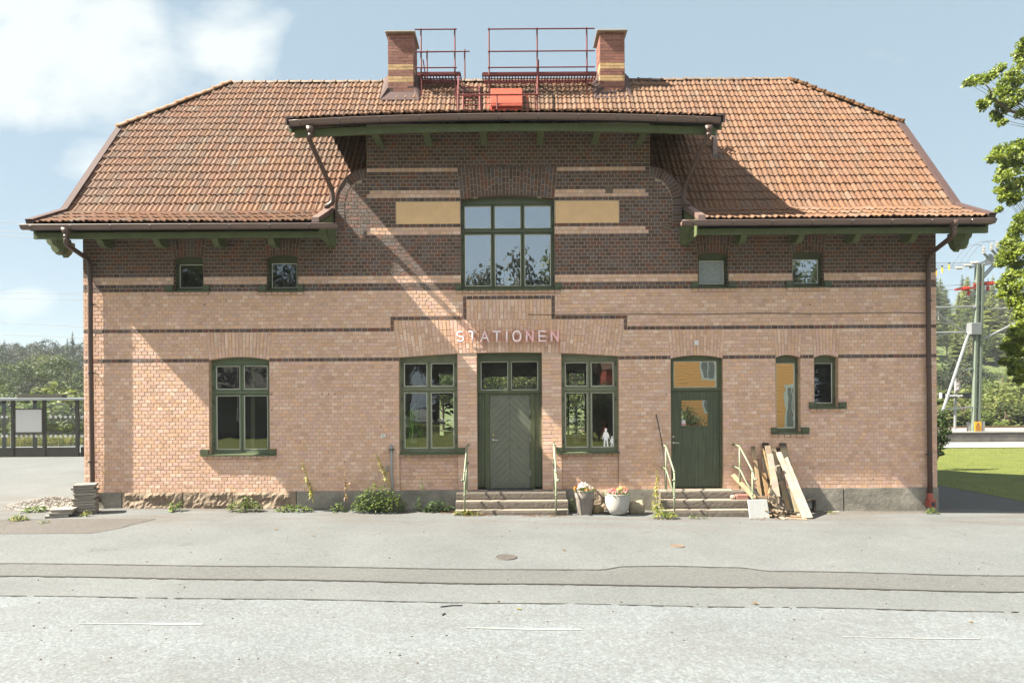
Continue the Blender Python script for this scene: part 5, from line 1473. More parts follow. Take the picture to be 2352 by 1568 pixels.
m = MB(); a = WP(885, 1082, -.02); m.box(a[0], a[0] + .075, -.022, -.01, a[2], a[2] + .125); tag(m.build('wall_plate', M['concrete'], bevel=.01), 'small grey enamel plate left of the conduit', 'plate')
# stacked paving slabs by the left corner
r = random.Random(5); xs0 = X(150, -.4)
def paver(cx_, cy_, z, rot, w, d, label):
    m = MB(); Mt = Matrix.Translation((cx_, cy_, z + .027)) @ Matrix.Rotation(rot, 4, 'Z') @ Matrix.Rotation(r.uniform(-.015, .015), 4, 'X'); m.obox(Mt, w, d, .048, 0, jit((.36, .33, .285), r)); tag(m.build('paving_slab', M['stone'], bevel=.006), label, 'paving slab', 'paving slabs stacked at the left corner')
x0 = X(185, -.75); zg = gz(x0)
for i in range(11):
    paver(x0 + r.uniform(-.03, .03) + (.02 if i == 10 else 0), -.62 + r.uniform(-.02, .02), zg + i * .054, rad(24 + r.uniform(-5, 5)), .38, .36, 'topmost weathered slab of the stack at the left corner' if i == 10 else 'grey concrete slab inside the tall stack by the left downpipe')
for i, (dx, rt) in enumerate(((0, 22), (.05, 26), (.09, 17))): paver(x0 - .24 + dx, -1.02 + .02 * i, zg + i * .054, rad(rt), .38, .36, ('bottom slab of the low front stack', 'middle slab of the low front stack', 'top slab of the low front stack')[i])
# gravel heap behind them
gh = MB(); r = random.Random(9)
for i in range(1900):
    a = r.uniform(0, 2 * PI); q = math.sqrt(r.random()); x = X(124, .6) + math.cos(a) * q * .80; y = .45 + math.sin(a) * q * .75; z = gz(x) + (.15 * (1 - q) ** .9) * r.uniform(.8, 1.05); s = r.uniform(.010, .026)
    k = r.uniform(.7, 1.15); c = tuple(b * k for b in r.choice(((.34, .33, .31), (.30, .275, .26), (.40, .39, .37), (.26, .215, .19))))
    gh.ball((x, y, z), s, 0, c, 6, 4, (r.uniform(.8, 1.3), r.uniform(.8, 1.3), r.uniform(.5, .9)))
n = 16
for i in range(n):
    a, b = 2 * PI * i / n, 2 * PI * (i + 1) / n; cx_, cy_ = X(124, .6), .45
    for (q0, q1) in ((0, .5), (.5, 1)):
        f = lambda q, an: (cx_ + math.cos(an) * q * .85, cy_ + math.sin(an) * q * .85, gz(cx_) + .13 * (1 - q) ** .9 - .01)
        gh.quad(f(q0, a), f(q1, a), f(q1, b), f(q0, b), 0, (.38, .35, .32))
tag(gh.build('gravel', M['stone']), 'heap of pale gravel at the left corner of the station', 'gravel', None, 'stuff')

# ---------------------------------------------------------------- things seen behind the panes
hp = thing('hanging_plant', 'hanging spider plant behind the left of the middle windows', 'plant', WP(948, 1005, .24))
r = random.Random(3); m = MB(); c = Vector(WP(950, 958, .26))
for i in range(150):
    a = r.uniform(0, 2 * PI); d = Vector((math.cos(a) * .5, math.sin(a) * .3, r.uniform(-.6, .7))); p = c + Vector((r.uniform(-.08, .08), 0, r.uniform(-.38, .22))); leaf(m, p, d, r.uniform(.18, .4), .02, jit((.20, .40, .06), r), .9)
m.build('foliage', M['leaf'], hp)
m = MB(); m.lathe([(.06, -.12), (.10, .08), (.10, .09), (.09, .09)], (c.x, c.y, c.z - .44), 16); m.build('pot', M['potwhite'], hp)
wb = thing('hanging_basket', 'white woven pot hanging at the left pane edge of the middle left window', 'plant pot', WP(936, 968, .26)); c = Vector(WP(936, 968, .26))
m = MB(); m.lathe([(.07, -.12), (.11, .10), (.112, .115), (.10, .115)], c, 18); m.build('pot', M['potwhite'], wb)
mo_ = thing('monstera_plant', 'dark big leaved plant on the far sill, seen through the middle left window', 'plant', WP(1028, 1000, 4.9)); c = Vector(WP(1030, 992, 4.9)); m = MB()
for i in range(16):
    a = r.uniform(0, 2 * PI); leaf(m, c + Vector((r.uniform(-.16, .16), 0, r.uniform(0, .8))), (math.cos(a), -.4, r.uniform(-.2, .5)), .32, .26, jit((.045, .11, .025), r), .3)
m.build('foliage', M['leaf'], mo_); m = MB(); m.lathe([(.10, -.28), (.15, 0), (.14, .01)], c, 16); m.build('pot', M['potgrey'], mo_)
pl = thing('window_plant', 'bushy potted plant behind the right of the middle windows', 'plant', WP(1322, 1015, .32)); c = Vector(WP(1324, 965, .34)); m = MB()
for i in range(120):
    a = r.uniform(0, 2 * PI); leaf(m, c + Vector((r.gauss(0, .11), r.gauss(0, .06), r.gauss(0, .2))), (math.cos(a), math.sin(a), r.uniform(-.2, .5)), .13, .08, jit((.18, .28, .05), r), .3)
m.build('foliage', M['leaf'], pl); m = MB(); m.lathe([(.08, -.5), (.12, -.28), (.11, -.27)], c, 16); m.tube([c + Vector((0, 0, -.3)), c + Vector((0, 0, .1))], .01, 5); m.build('pot', M['potgrey'], pl)
FIG = [(-.30, 0), (-.13, 0), (-.06, .42), (.0, .46), (.06, .42), (.13, 0), (.30, 0), (.22, .45), (.22, .62), (.33, .50), (.40, .46), (.36, .66), (.24, .80), (.09, .82), (.13, .88), (.13, .95), (.07, 1.0), (-.07, 1.0), (-.13, .95), (-.13, .88), (-.09, .82), (-.24, .80), (-.36, .62), (-.42, .48), (-.34, .48), (-.22, .64), (-.22, .45)]
for (u, v0, v1, lab) in ((1391.5, 1031, 983, 'taller white cut-out figure standing in the window'), (1405.5, 1031, 1001, 'smaller white cut-out figure holding the hand of the taller one')):
    m = MB(); a, b = W(u, v0, .155), W(u, v1, .155); hgt = b[1] - a[1]; m.prism([(p[0] * hgt * .42, p[1] * hgt) for p in FIG], lambda p, d: (a[0] + p[0], d, a[1] + p[1]), .131, .137); tag(m.build('paper_figure', M['neon']), lab, 'cut-out figure')
for (u0, u1, v0, v1, col, lab) in ((1120, 1134, 657, 652, (.5, .55, .55), 'flat white dish on the sill behind the left upper panes'), (1165, 1170, 656, 646, (.1, .45, .15), 'green bottle behind the upper middle panes'), (1183, 1194, 656, 644, (.35, .13, .06), 'clay pot behind the upper middle panes'), (1214, 1222, 656, 650, (.3, .5, .55), 'blue cup behind the right upper panes'), (1231, 1249, 656, 650, (.6, .62, .5), 'pale bowl behind the right upper panes'), (1252, 1259, 656, 650, (.7, .7, .72), 'white mug behind the right upper panes')):
    a, b = W(u0, v0, .24), W(u1, v1, .24); rr = (b[0] - a[0]) / 2; m = MB(); hh = b[1] - a[1]; m.lathe([(rr * .7, 0), (rr, hh * .55), (rr * .95, hh), (rr * .8, hh)], ((a[0] + b[0]) / 2, .24 + rr, a[1]), 16); tag(m.build('vessel', mat('glaze', col, .3)), lab, 'dish')
m = MB(); m.box(X(1075), X(1262), .2, .5, U3.zb - .02, U3.zb + .035); m.build('inner_sill', M['white'], st)
cn = MB(); cn.tube([WP(546, 845, .2), WP(546.5, 960, .2), WP(548, 968, .2), WP(544, 966, .2), WP(545.5, 935, .2)], .006, 5); tag(cn.build('blind_cord', M['white']), 'white blind cord hanging behind the left ground floor window', 'cord')
cu = MB(); rr_ = random.Random(2)
for (ua, ub) in ((565, 574), (1430, 1430)):
    if ua == ub: continue
    cu.box(X(ua), X(ub), .24, .28, GW1.zb + .1, GW1.zt)
cu.build('curtain', M['green_old'], st)
# ================================================================ GROUND
def asphalt(name, col, speck, blot, stain=0.0, scale=95, coarse=0.0):
    m, t, b = base(name); co = coords(t)
    r = nn(t, 'ShaderNodeRGB'); r.outputs[0].default_value = (*col, 1); c = r.outputs[0]
    c = vscale(t, c, mrange(t, noise(t, co, .55, 6, .6, .3), .3, .7, 1 - blot, 1 + blot))
    c = vscale(t, c, mrange(t, noise(t, co, scale, 2, .8), .3, .7, 1 - speck, 1 + speck))
    v = nn(t, 'ShaderNodeTexVoronoi'); v.inputs['Scale'].default_value = scale * .55; t.links.new(co, v.inputs['Vector'])
    sxx = nn(t, 'ShaderNodeSeparateColor'); t.links.new(v.outputs['Color'], sxx.inputs[0])
    c = vscale(t, c, mrange(t, sxx.outputs[0], 0, 1, 1 - speck * .8, 1 + speck * .8))
    if coarse:    # worn binder: pale bare stone against darker patches
        mp = nn(t, 'ShaderNodeMapping'); mp.inputs['Scale'].default_value = (.6, 1.3, 1); t.links.new(co, mp.inputs[0])
        w_ = noise(t, mp.outputs[0], .8, 10, .74, .1); f = math_(t, 'ADD', w_, math_(t, 'MULTIPLY', sxx.outputs[1], .30))
        c = mix(t, mrange(t, f, .54, .80, 0, coarse), c, (.092, .088, .088))
    if stain:
        sx = nn(t, 'ShaderNodeSeparateXYZ'); t.links.new(co, sx.inputs[0])
        mp = nn(t, 'ShaderNodeMapping'); mp.inputs['Scale'].default_value = (.25, 1.6, 1); t.links.new(co, mp.inputs[0])
        f = math_(t, 'MULTIPLY', mrange(t, noise(t, mp.outputs[0], 1.5, 5, .6), .42, .66, 0, 1), math_(t, 'MULTIPLY', mrange(t, sx.outputs['Y'], -2.6, -.2, 0, stain), mrange(t, sx.outputs['Y'], .3, 1.5, 1, .15)))
        c = mix(t, f, c, (.088, .066, .052))
        c = mix(t, mrange(t, noise(t, co, 1.7, 6, .6, .5), .62, .70, 0, .35), c, (.070, .064, .060))      # oil and damp
        c = mix(t, mrange(t, noise(t, co, .9, 7, .65, .8), .66, .74, 0, .4), c, (.17, .17, .165))
    t.links.new(c, b.inputs['Base Color']); b.inputs['Roughness'].default_value = .92; b.inputs['Specular IOR Level'].default_value = .25
    t.links.new(bump_(t, noise(t, co, scale * .8, 3, .7), .5, .006), b.inputs['Normal'])
    return m
ASPH = asphalt('worn_asphalt', (.108, .115, .119), .20, .12, .8)
ROADM = asphalt('coarse_road_asphalt', (.130, .145, .156), .24, .10, 0, 80, .50)
TRENCH = asphalt('relaid_asphalt', (.090, .0925, .093), .22, .08)
PATCH = asphalt('dark_asphalt_patch', (.083, .076, .072), .25, .12)
DARKA = asphalt('path_asphalt', (.07, .07, .072), .25, .1)
def struct(o, label=None): return tag(o, label, None, None, 'structure')
def axis(vals):
    return sorted(set(vals))
gxs = axis([-700, -500, -350, -250] + [-200 + i * 10 for i in range(41)] + [250, 350, 500, 700] + [-14, 14, -20, 20, -7, 7])
gys = axis([-300, -150, -80, -40, -20, -13, -8, -4, 0, 4, 10, 20, 30, 40] + [48 + i * 6 for i in range(26)] + [210, 260, 350, 500, 800])
def hill_mat():
    m, t, b = base('ground_cover'); co = coords(t); sx = nn(t, 'ShaderNodeSeparateXYZ'); t.links.new(co, sx.inputs[0])
    gcol = mix(t, mrange(t, noise(t, co, .8, 6), .35, .65, 0, 1), (.05, .07, .02), (.075, .095, .026))
    t.links.new(gcol, b.inputs['Base Color']); b.inputs['Roughness'].default_value = .95; return m
GCOV = hill_mat()
gm = MB()
for y in gys:
    for x in gxs: gm.v.append((x, y, gz(x, y)))
nx = len(gxs)
for j in range(len(gys) - 1):
    for i in range(nx - 1):
        a = j * nx + i; gm.f.append((a, a + 1, a + nx + 1, a + nx)); gm.c.append((1, 1, 1))
        gm.m.append(1 if gys[j] >= 30 else 0)
struct(gm.build('ground', [ASPH, GCOV], origin=(0, 0, 0)))
def sheet(name, pts, m, lift=.004, uv=True, kind='structure'):
    """a thin sheet following measured outlines; pts = two edges [(u, v) ...] far and near"""
    far, near = pts; s = MB()
    F = [G(*p) if uv else p for p in far]; Nn = [G(*p) if uv else p for p in near]
    for i in range(len(F) - 1):
        q = [Nn[i], Nn[i + 1], F[i + 1], F[i]]
        s.quad(*[(p[0], p[1], gz(p[0]) + lift) for p in q])
    return tag(s.build(name, m, origin=(0, 0, 0)), None, None, None, kind)
def lerp_pts(P, n):
    out = []
    for i in range(n + 1):
        u = P[0][0] + (P[-1][0] - P[0][0]) * i / n
        for a, b in zip(P[:-1], P[1:]):
            if a[0] <= u <= b[0] + 1e-6:
                t = (u - a[0]) / (b[0] - a[0]); t2 = t * t * (3 - 2 * t) if len(P) > 4 else t; out.append((u, a[1] + (b[1] - a[1]) * t2)); break
    return out
UP = [(-500, 1289), (0, 1293.5), (600, 1300), (1180, 1307.5), (1376, 1308), (1436, 1300.5), (1530, 1299.5), (1690, 1303), (1776, 1311.5), (2352, 1322), (2900, 1332)]
LO = [(-500, 1313), (0, 1322), (588, 1330), (1176, 1340), (1764, 1348), (2352, 1359), (2900, 1368)]
NE = [(-500, 1360), (0, 1369), (588, 1376), (1176, 1386), (1764, 1395), (2352, 1406), (2900, 1415)]
n = 120
up, lo, ne = lerp_pts(UP, n), lerp_pts(LO, n), lerp_pts(NE, n)
sheet('trench_asphalt', (up, lo), TRENCH, .004)
rr = random.Random(8)
def seam(P, w): 
    return (P, [(u, v + w * rr.uniform(.35, 1.25)) for (u, v) in P])
TAR = mat('tar_seam', (.035, .032, .030), .7, (30, .3))
def wseam(name, P, w, brk):
    s = MB(); wb_ = w
    for a, b in zip(P[:-1], P[1:]):
        if rr.random() < brk: continue
        wa, wb = wb_, w * rr.uniform(.45, 1.15); wb_ = wb
        q = [G(a[0], a[1] + wa), G(b[0], b[1] + wb), G(*b), G(*a)]
        s.quad(*[(p[0], p[1], gz(p[0]) + .008) for p in q])
    return tag(s.build(name, TAR, origin=(0, 0, 0)), None, None, None, 'structure')
wseam('tar_joint', lerp_pts(UP, 260), 2.0, .0); wseam('tar_joint', lerp_pts(LO, 260), 2.6, .0)
# the road: from the worn edge towards and past the camera
rf = [G(*p) for p in ne]
s = MB(); jag = [rr.uniform(-.05, .05) for _ in rf]
for i in range(len(rf) - 1):
    a, b = rf[i], rf[i + 1]
    s.quad((a[0], -15.6, gz(a[0]) + .004), (b[0], -15.6, gz(b[0]) + .004), (b[0], b[1] + jag[i + 1], gz(b[0]) + .004), (a[0], a[1] + jag[i], gz(a[0]) + .004))
struct(s.build('road', ROADM, origin=(0, 0, 0)))
wseam('road_edge', [(u, v - 1) for u, v in lerp_pts(NE, 200)], 1.8, .1)
PAINT = mat('worn_road_paint', (.235, .245, .245), .85, (16, .12), fine=(60, .15))
for i, (P, Q) in enumerate((([(180, 1432.8), (330, 1432.5), (400, 1431.5), (466, 1431.5)], [(180, 1433.8), (330, 1434.5), (400, 1436.5), (466, 1435)]), ([(1070, 1441.5), (1176, 1443), (1240, 1444), (1336, 1445)], [(1070, 1442.6), (1176, 1446), (1240, 1447.5), (1336, 1447.5)]), ([(1936, 1462.5), (2060, 1465), (2140, 1466), (2251, 1467)], [(1936, 1464), (2060, 1466), (2140, 1468.2), (2251, 1468.6)]))):
    sheet('road_marking', (P, Q), PAINT, .009)
sheet('asphalt_patch', ([(-160, 1193), (0, 1192.5), (120, 1191), (230, 1190.5), (357, 1191)], [(-160, 1228), (0, 1226), (210, 1224.5), (270, 1214), (357, 1192)]), PATCH, .004)
def manhole(u, v, rx, label, col):
    x, y, z = G(u, v); m = MB(); r_ = rx * (CD + y) / CF
    m.lathe([(r_, 0), (r_, .006), (r_ * .93, .012), (r_ * .9, .008), (r_ * .3, .010)], (x, y, z + .001), 28)
    tag(m.build('manhole_cover', mat('iron_cover', col, .7, (14, .3), (30, .5, .004))), label, 'manhole cover')
manhole(1163, 1279.5, 25, 'dark iron manhole cover in the asphalt before the middle door', (.07, .062, .058)); manhole(1555, 1253.5, 17, 'small rusty valve cover on the forecourt before the ribbed door', (.13, .10, .08))
cr_ = random.Random(19)
for (u0, v0, u1, v1, n_) in ((357, 1191, 272, 1214, 22), (0, 1208, 118, 1187, 22), (2352, 1206, 2190, 1196, 24)):
    s = MB(); P = []; du_ = dv_ = 0
    for i in range(n_ + 1):
        t_ = i / n_; du_ += cr_.uniform(-3, 3); dv_ += cr_.uniform(-.7, .7); k_ = math.sin(PI * t_); P.append((u0 + (u1 - u0) * t_ + du_ * k_, v0 + (v1 - v0) * t_ + dv_ * k_))
    for p0, p1 in zip(P[:-1], P[1:]):
        a, b = Vector(G(*p0)), Vector(G(*p1)); d_ = (b - a); nrm = Vector((-d_.y, d_.x, 0)).normalized() * cr_.uniform(.002, .007); up_ = Vector((0, 0, .007))
        s.quad(a - nrm + up_, b - nrm + up_, b + nrm + up_, a + nrm + up_)
    struct(s.build('asphalt_crack', TAR, origin=(0, 0, 0)))
# fallen leaves, twigs, pebbles
lr = random.Random(21)
for i, (u, v, sz, lab) in enumerate(((634, 1216, 5, 'curled brown leaf lying before the largest bush'), (718, 1231, 4, 'small brown leaf nearer the road than the curled one'), (1192, 1400, 6, 'yellowish leaf on the near side of the road edge'), (1734, 1387, 7, 'brown leaf at the road edge right of the middle'), (2230, 1430, 5, 'brown leaf on the road at the far right'), (1295, 1264, 5, 'small leaf right of the manhole cover'))):
    x, y, z = G(u, v); m = MB(); s_ = sz * (CD + y) / CF * 1.3
    for k in range(4):
        a = k * 1.5 + i; leaf(m, (x, y, z + .012), (math.cos(a), math.sin(a), .35), s_, s_ * .6, jit((.28, .17, .05) if i != 2 else (.36, .30, .06), lr), .1)
    tag(m.build('fallen_leaf', M['leaf']), lab, 'leaf')
for (u0, v0, u1, v1, lab) in ((1012, 1395, 1062, 1391.5, 'thin broken twig lying at the road edge'), (1016, 1414, 1024, 1410.5, 'short twig just below the long one')):
    m = MB(); a, b = Vector(G(u0, v0)), Vector(G(u1, v1)); m.tube([a + Vector((0, 0, .012)), a.lerp(b, .5) + Vector((0, .02, .012)), b + Vector((0, 0, .012))], .006, 5); tag(m.build('twig', M['stem']), lab, 'twig'); m
pb = MB()
for i in range(170):
    u, v = lr.uniform(0, 2352), 1200 + 330 * lr.random() ** 1.3; x, y, z = G(u, v); s_ = lr.uniform(.004, .010) * (1.25 if lr.random() < .1 else 1); pb.ball((x, y, z + .008), s_, 0, jit(lr.choice(((.10, .08, .07), (.16, .12, .10), (.3, .28, .25))), lr), 6, 4, (1.2, 1, .7))
tag(pb.build('pebbles', M['stone'], origin=(0, 0, 0)), 'scattered small pebbles on the asphalt', 'pebbles', None, 'stuff')
db = MB()
for (u0, u1, v, n_) in ((1045, 1130, 1183, 90), (1200, 1300, 1183, 110), (1010, 1045, 1176, 50), (1720, 1800, 1192, 40), (640, 760, 1169, 24)):
    for i in range(n_):
        x, y, z = G(lr.uniform(u0, u1), v + lr.uniform(-3, 3)); a = lr.uniform(0, 6.3); leaf(db, (x, y, z + .008), (math.cos(a), math.sin(a), lr.uniform(.05, .5)), .045, .025, jit(lr.choice(((.26, .10, .04), (.30, .17, .06), (.2, .09, .05))), lr), .1)
for i in range(520):
    u = lr.choice((lr.uniform(215, 1044), lr.uniform(1300, 1520), lr.uniform(1740, 2150))); x = X(u, -.1); y = -.05 - abs(lr.gauss(0, .07)); a = lr.uniform(0, 6.3); leaf(db, (x, y, gz(x) + .006), (math.cos(a), math.sin(a), lr.uniform(.0, .5)), lr.uniform(.015, .04), lr.uniform(.008, .02), jit(lr.choice(((.16, .09, .05), (.10, .07, .05), (.09, .12, .03), (.2, .14, .08), (.06, .05, .045))), lr), .1)
tag(db.build('leaf_litter', M['leaf'], origin=(0, 0, 0)), 'dry reddish leaf litter at the foot of the steps and along the wall', 'leaf litter', None, 'stuff')

# ---------------------------------------------------------------- right: path, lawn, gravel strip, platform
def lawn_mat(name):
    m, t, b = base(name); co = coords(t)
    c = mix(t, mrange(t, noise(t, co, 1.2, 6), .35, .65, 0, 1), (.066, .086, .006), (.096, .108, .009))
    c = vscale(t, c, mrange(t, noise(t, co, 40, 3, .8), .3, .7, .65, 1.35))
    t.links.new(c, b.inputs['Base Color']); b.inputs['Roughness'].default_value = .9; t.links.new(bump_(t, noise(t, co, 30, 4), .8, .03), b.inputs['Normal']); return m
LAWN = lawn_mat('lawn_grass')
xs_e = [(9.2, 7.4), (10.5, 6.4), (12, 4.8), (14, 3.6), (17, 2.4), (22, 1.4), (40, 0)]
s = MB()
edge = [G(2140, 1108), G(2200, 1113), G(2260, 1120), G(2310, 1130), G(2352, 1141), G(2460, 1172)]
edge = [(9.3, 11.0)] + [(p[0], p[1]) for p in edge[1:]] + [(26, -2.4), (44, -6)]
yl1 = 18.2
for a, b in zip(edge[:-1], edge[1:]): s.quad((a[0], a[1], gz(a[0]) + .012), (b[0], b[1], gz(b[0]) + .012), (b[0], yl1, gz(b[0]) + .012), (a[0], yl1, gz(a[0]) + .012))
lw = struct(s.build('lawn', LAWN, origin=(0, 0, 0)))
s = MB(); pa = [(9.15, .25), (10.2, .15), (13, -.2), (18, -1.2), (30, -4.5), (44, -9)]
for (a, b), (c, d) in zip(zip(pa[:-1], pa[1:]), zip(edge[:5], edge[1:6])):
    s.quad((a[0], a[1], gz(a[0]) + .006), (b[0], b[1], gz(b[0]) + .006), (d[0], d[1], gz(d[0]) + .006), (c[0], c[1], gz(c[0]) + .006))
struct(s.build('path', DARKA, origin=(0, 0, 0)))
gb = MB(); gr_ = random.Random(14)
for i in range(9000):
    x = 9.4 + 16 * gr_.random(); lo_y = 18
    for a, b in zip(edge[:-1], edge[1:]):
        if a[0] <= x <= b[0]: lo_y = a[1] + (b[1] - a[1]) * (x - a[0]) / (b[0] - a[0])
    y = lo_y + (18 - lo_y) * gr_.random() ** 1.5; z = gz(x) + .01; h = gr_.uniform(.02, .05); a = gr_.uniform(0, 6.3); w_ = .008 + .0006 * y; dx, dy = math.cos(a) * w_, math.sin(a) * w_; lx, ly = gr_.uniform(-.03, .03), gr_.uniform(-.03, .03)
    gb.add([(x - dx, y - dy, z), (x + dx, y + dy, z), (x + lx, y + ly, z + h)], [(0, 1, 2)], 0, jit(gr_.choice(((.10, .14, .01), (.125, .155, .014), (.15, .165, .02))), gr_))
tag(gb.build('grass', M['leaf'], origin=(0, 0, 0)), 'mown grass of the lawn right of the station', 'grass', None, 'stuff')
s = MB(); s.quad((8.9, 18.2, gz(10) + .02), (60, 18.2, gz(14) + .02), (60, 22.3, gz(14) + .02), (8.9, 22.3, gz(10) + .02)); struct(s.build('gravel_path', asphalt('pale_gravel', (.26, .26, .255), .25, .08), origin=(0, 0, 0)))
pt = MB(); pz = .42
pt.box(7, 70, 22.4, 22.55, -.4, pz); 
for i in range(40): pt.box(7 + i * 1.6, 7 + i * 1.6 + 1.585, 22.34, 22.4, -.3, pz - .10)
pt.box(7, 70, 22.3, 27.5, pz, pz + .06, 1)
struct(pt.build('platform', [mat('platform_concrete', (.12, .11, .10), .9, (1.5, .35), (20, .3, .01)), mat('platform_top', (.24, .23, .215), .9, (2, .12))], origin=(0, 0, 0)))
s = MB(); s.quad((5, 27.6, .30), (70, 27.6, .30), (70, 34, .30), (5, 34, .30)); struct(s.build('track_bed', asphalt('ballast', (.13, .10, .085), .5, .1, 0, 20), origin=(0, 0, 0)))
for yy in (29.2, 30.7):
    m = MB(); m.box(5, 70, yy - .035, yy + .035, .30, .47); tag(m.build('rail', mat('rusty_rail', (.16, .09, .06), .6)), 'rusty steel rail nearest the platform' if yy < 30 else 'rusty steel rail on the far side of the track', 'rail')

# ---------------------------------------------------------------- catenary mast
MY = 22.9
def mp_(u, v, y=MY): return Vector(WP(u, v, y))
GREENM = mat('grey_green_steel', (.115, .14, .112), .55, (2, .12)); GALV = mat('galvanised_steel', (.19, .20, .21), .5, (4, .12), metal=.2); INSR = mat('red_insulator', (.28, .035, .025), .5, (8, .1)); INSW = mat('porcelain', (.30, .29, .28), .4, None); WIRE = mat('wire', (.10, .10, .10), .6, None)
cm_ = thing('catenary_mast', 'pale green steel railway mast with red and white insulators behind the lawn', 'mast', tuple(mp_(2241, 1022)))
p = MB(); b0, b1 = mp_(2240, 1022), mp_(2250, 607)
off = .145
for s_ in (-1, 1):
    o = Vector((s_ * off, 0, 0)); p.bar(b0 + o, b1 + o, .125, .24, up=(0, 1, 0))
for i in range(9):
    q = b0.lerp(b1, (i + .3) / 9.3); p.bar(q + Vector((-off, .02, -.14)), q + Vector((-off, .02, .14)) , .01, .01); p.bar(q + Vector((-off, -.04, 0)), q + Vector((off, -.04, 0)), .26, .02, up=(0, 1, 0))
p.build('post', GREENM, cm_)
p = MB(); p.tube([mp_(2164, 948), mp_(2228, 757)], .085, 8)
for (ua, va, ub, vb) in ((2206, 849, 2253, 845), (2174, 938, 2253, 934)): p.bar(mp_(ua, va) , mp_(ub, vb), .07, .09)
p.build('strut', GALV, cm_)
p = MB(); q0, q1 = mp_(2229, 768, MY - .2), mp_(2253, 741, MY - .2); p.box(q0.x, q1.x, MY - .28, MY + .2, q0.z, q1.z); p.build('bracket_box', GALV, cm_, bevel=.02)
def ins(mb, a, b, n, r_):
    a, b = Vector(a), Vector(b); mb.tube([a, b], r_ * .45, 6)
    for i in range(n):
        q = a.lerp(b, (i + .5) / n); t = (b - a).normalized() * (b - a).length / n * .22; mb.tube([q - t, q + t], [r_, r_ * .7], 8)
p = MB()
for (a, b) in ((mp_(2194, 665), mp_(2245, 660)), (mp_(2237, 653), mp_(2310, 648))): p.bar(a, b, .13, .13); ins(p, a.lerp(b, .32), a.lerp(b, .62), 5, .13)
for (u, v0, v1) in ((2225, 668, 678), (2269, 657, 667)): p.tube([mp_(u, v0), mp_(u, v1)], .08, 8)
p.build('red_insulator', INSR, cm_)
p = MB(); p.bar(mp_(2222, 681), mp_(2250, 672), .08, .10); p.bar(mp_(2245, 675), mp_(2272, 668), .08, .10); p.bar(mp_(2228, 615, MY), mp_(2262, 600, MY), .12, .12); p.bar(mp_(2258, 608), mp_(2302, 600), .25, .12)
p.add([mp_(2262, 604), mp_(2290, 600), mp_(2286, 588), mp_(2274, 582), mp_(2265, 590)], [(0, 1, 2, 3, 4)]); p.tube([mp_(2253, 638), mp_(2284, 604)], .05, 6); p.tube([mp_(2258, 640), mp_(2290, 604)], .05, 6)
for (u, v, u2, v2) in ((2261, 584, 2270, 591), (2278, 574, 2288, 585), (2290, 573, 2304, 584), (2296, 590, 2322, 570)): p.tube([mp_(u, v), mp_(u2, v2)], .07, 6)
p.build('top_arm', GALV, cm_)
p = MB()
for (u0, v0, u1, v1) in ((2259, 583, 2259, 566), (2277.5, 575, 2277.5, 559), (2290, 571, 2290, 555), (2302, 590, 2326, 575)): ins(p, mp_(u0, v0), mp_(u1, v1), 5, .10)
for (u0, v0, u1, v1) in ((2229, 604, 2247, 603), (2213, 609.5, 2230, 609.5), (2194, 615.5, 2211, 615.5), (2294, 604, 2314, 603), (2316, 605, 2332, 605), (2284, 611, 2302, 612)): ins(p, mp_(u0, v0), mp_(u1, v1), 6, .09)
build_each(p, 'white_insulator', INSW, cm_, tol=.25)
p = MB(); p.tube([mp_(2143, 706.5), mp_(2236, 704)], .055, 8); ins(p, mp_(2234, 705), mp_(2250, 704), 5, .12); p.tube([mp_(2262, 708), mp_(2345, 709)], .045, 8); ins(p, mp_(2255, 708), mp_(2263, 708), 3, .12)
p.tube([mp_(2143, 714), mp_(2229, 772)], .05, 8); p.tube([mp_(2143, 764), mp_(2212, 763)], .055, 8); ins(p, mp_(2231, 768), mp_(2243, 778), 4, .12); p.tube([mp_(2248, 783), mp_(2332, 742)], .06, 8); p.tube([mp_(2143, 775), mp_(2188, 764)], .03, 6); p.tube([mp_(2154, 708), mp_(2156, 735)], .03, 6)
p.build('cantilever', GALV, cm_)
p = MB(); q = mp_(2246, 988, MY - .32); 
def wbox(u0, v0, u1, v1, y, th, m_=0): a, b = mp_(u0, v1, y), mp_(u1, v0, y); p.box(a.x, b.x, y, y + th, a.z, b.z, m_)
wbox(2239, 968, 2254, 990, MY - .30, .03)
a_, b_, c_ = mp_(2242, 979, MY - .305), mp_(2251, 979, MY - .305), mp_(2246.5, 970.5, MY - .305)
for s0, s1 in ((a_, b_), (b_, c_), (c_, a_)): p.bar(s0, s1, .022, .006, 1, up=(0, 1, 0))
p.bar(mp_(2246.8, 977.5, MY - .305), mp_(2246.5, 973, MY - .305), .02, .006, 1, up=(0, 1, 0))
for v in (981.5, 983.5, 986, 988): p.bar(mp_(2241, v, MY - .305), mp_(2252, v - .1, MY - .305), .012, .006, 1, up=(0, 1, 0))
p.build('warning_sign', [mat('warning_yellow', (.75, .33, .02), .5, None), M['darkmetal']], cm_)
p = MB(); wbox(2254, 967, 2262, 994, MY - .1, .3); wbox(2226, 969, 2234, 990, MY + .1, .2); p.build('cabinet', mat('cabinet_grey', (.22, .22, .21), .6), cm_)
def wires(name, label, paths, r_, group=None, sag=0.0, m_=None):
    for i, P in enumerate(paths):
        w_ = MB(); Q = [Vector(q) for q in P]
        if len(Q) == 2: Q = [Q[0].lerp(Q[1], k / 12) - Vector((0, 0, sag * 4 * (k / 12) * (1 - k / 12))) for k in range(13)]
        w_.tube(Q, r_, 5); tag(w_.build(name, m_ or WIRE), label[i] if isinstance(label, (list, tuple)) else label, 'wire', group)
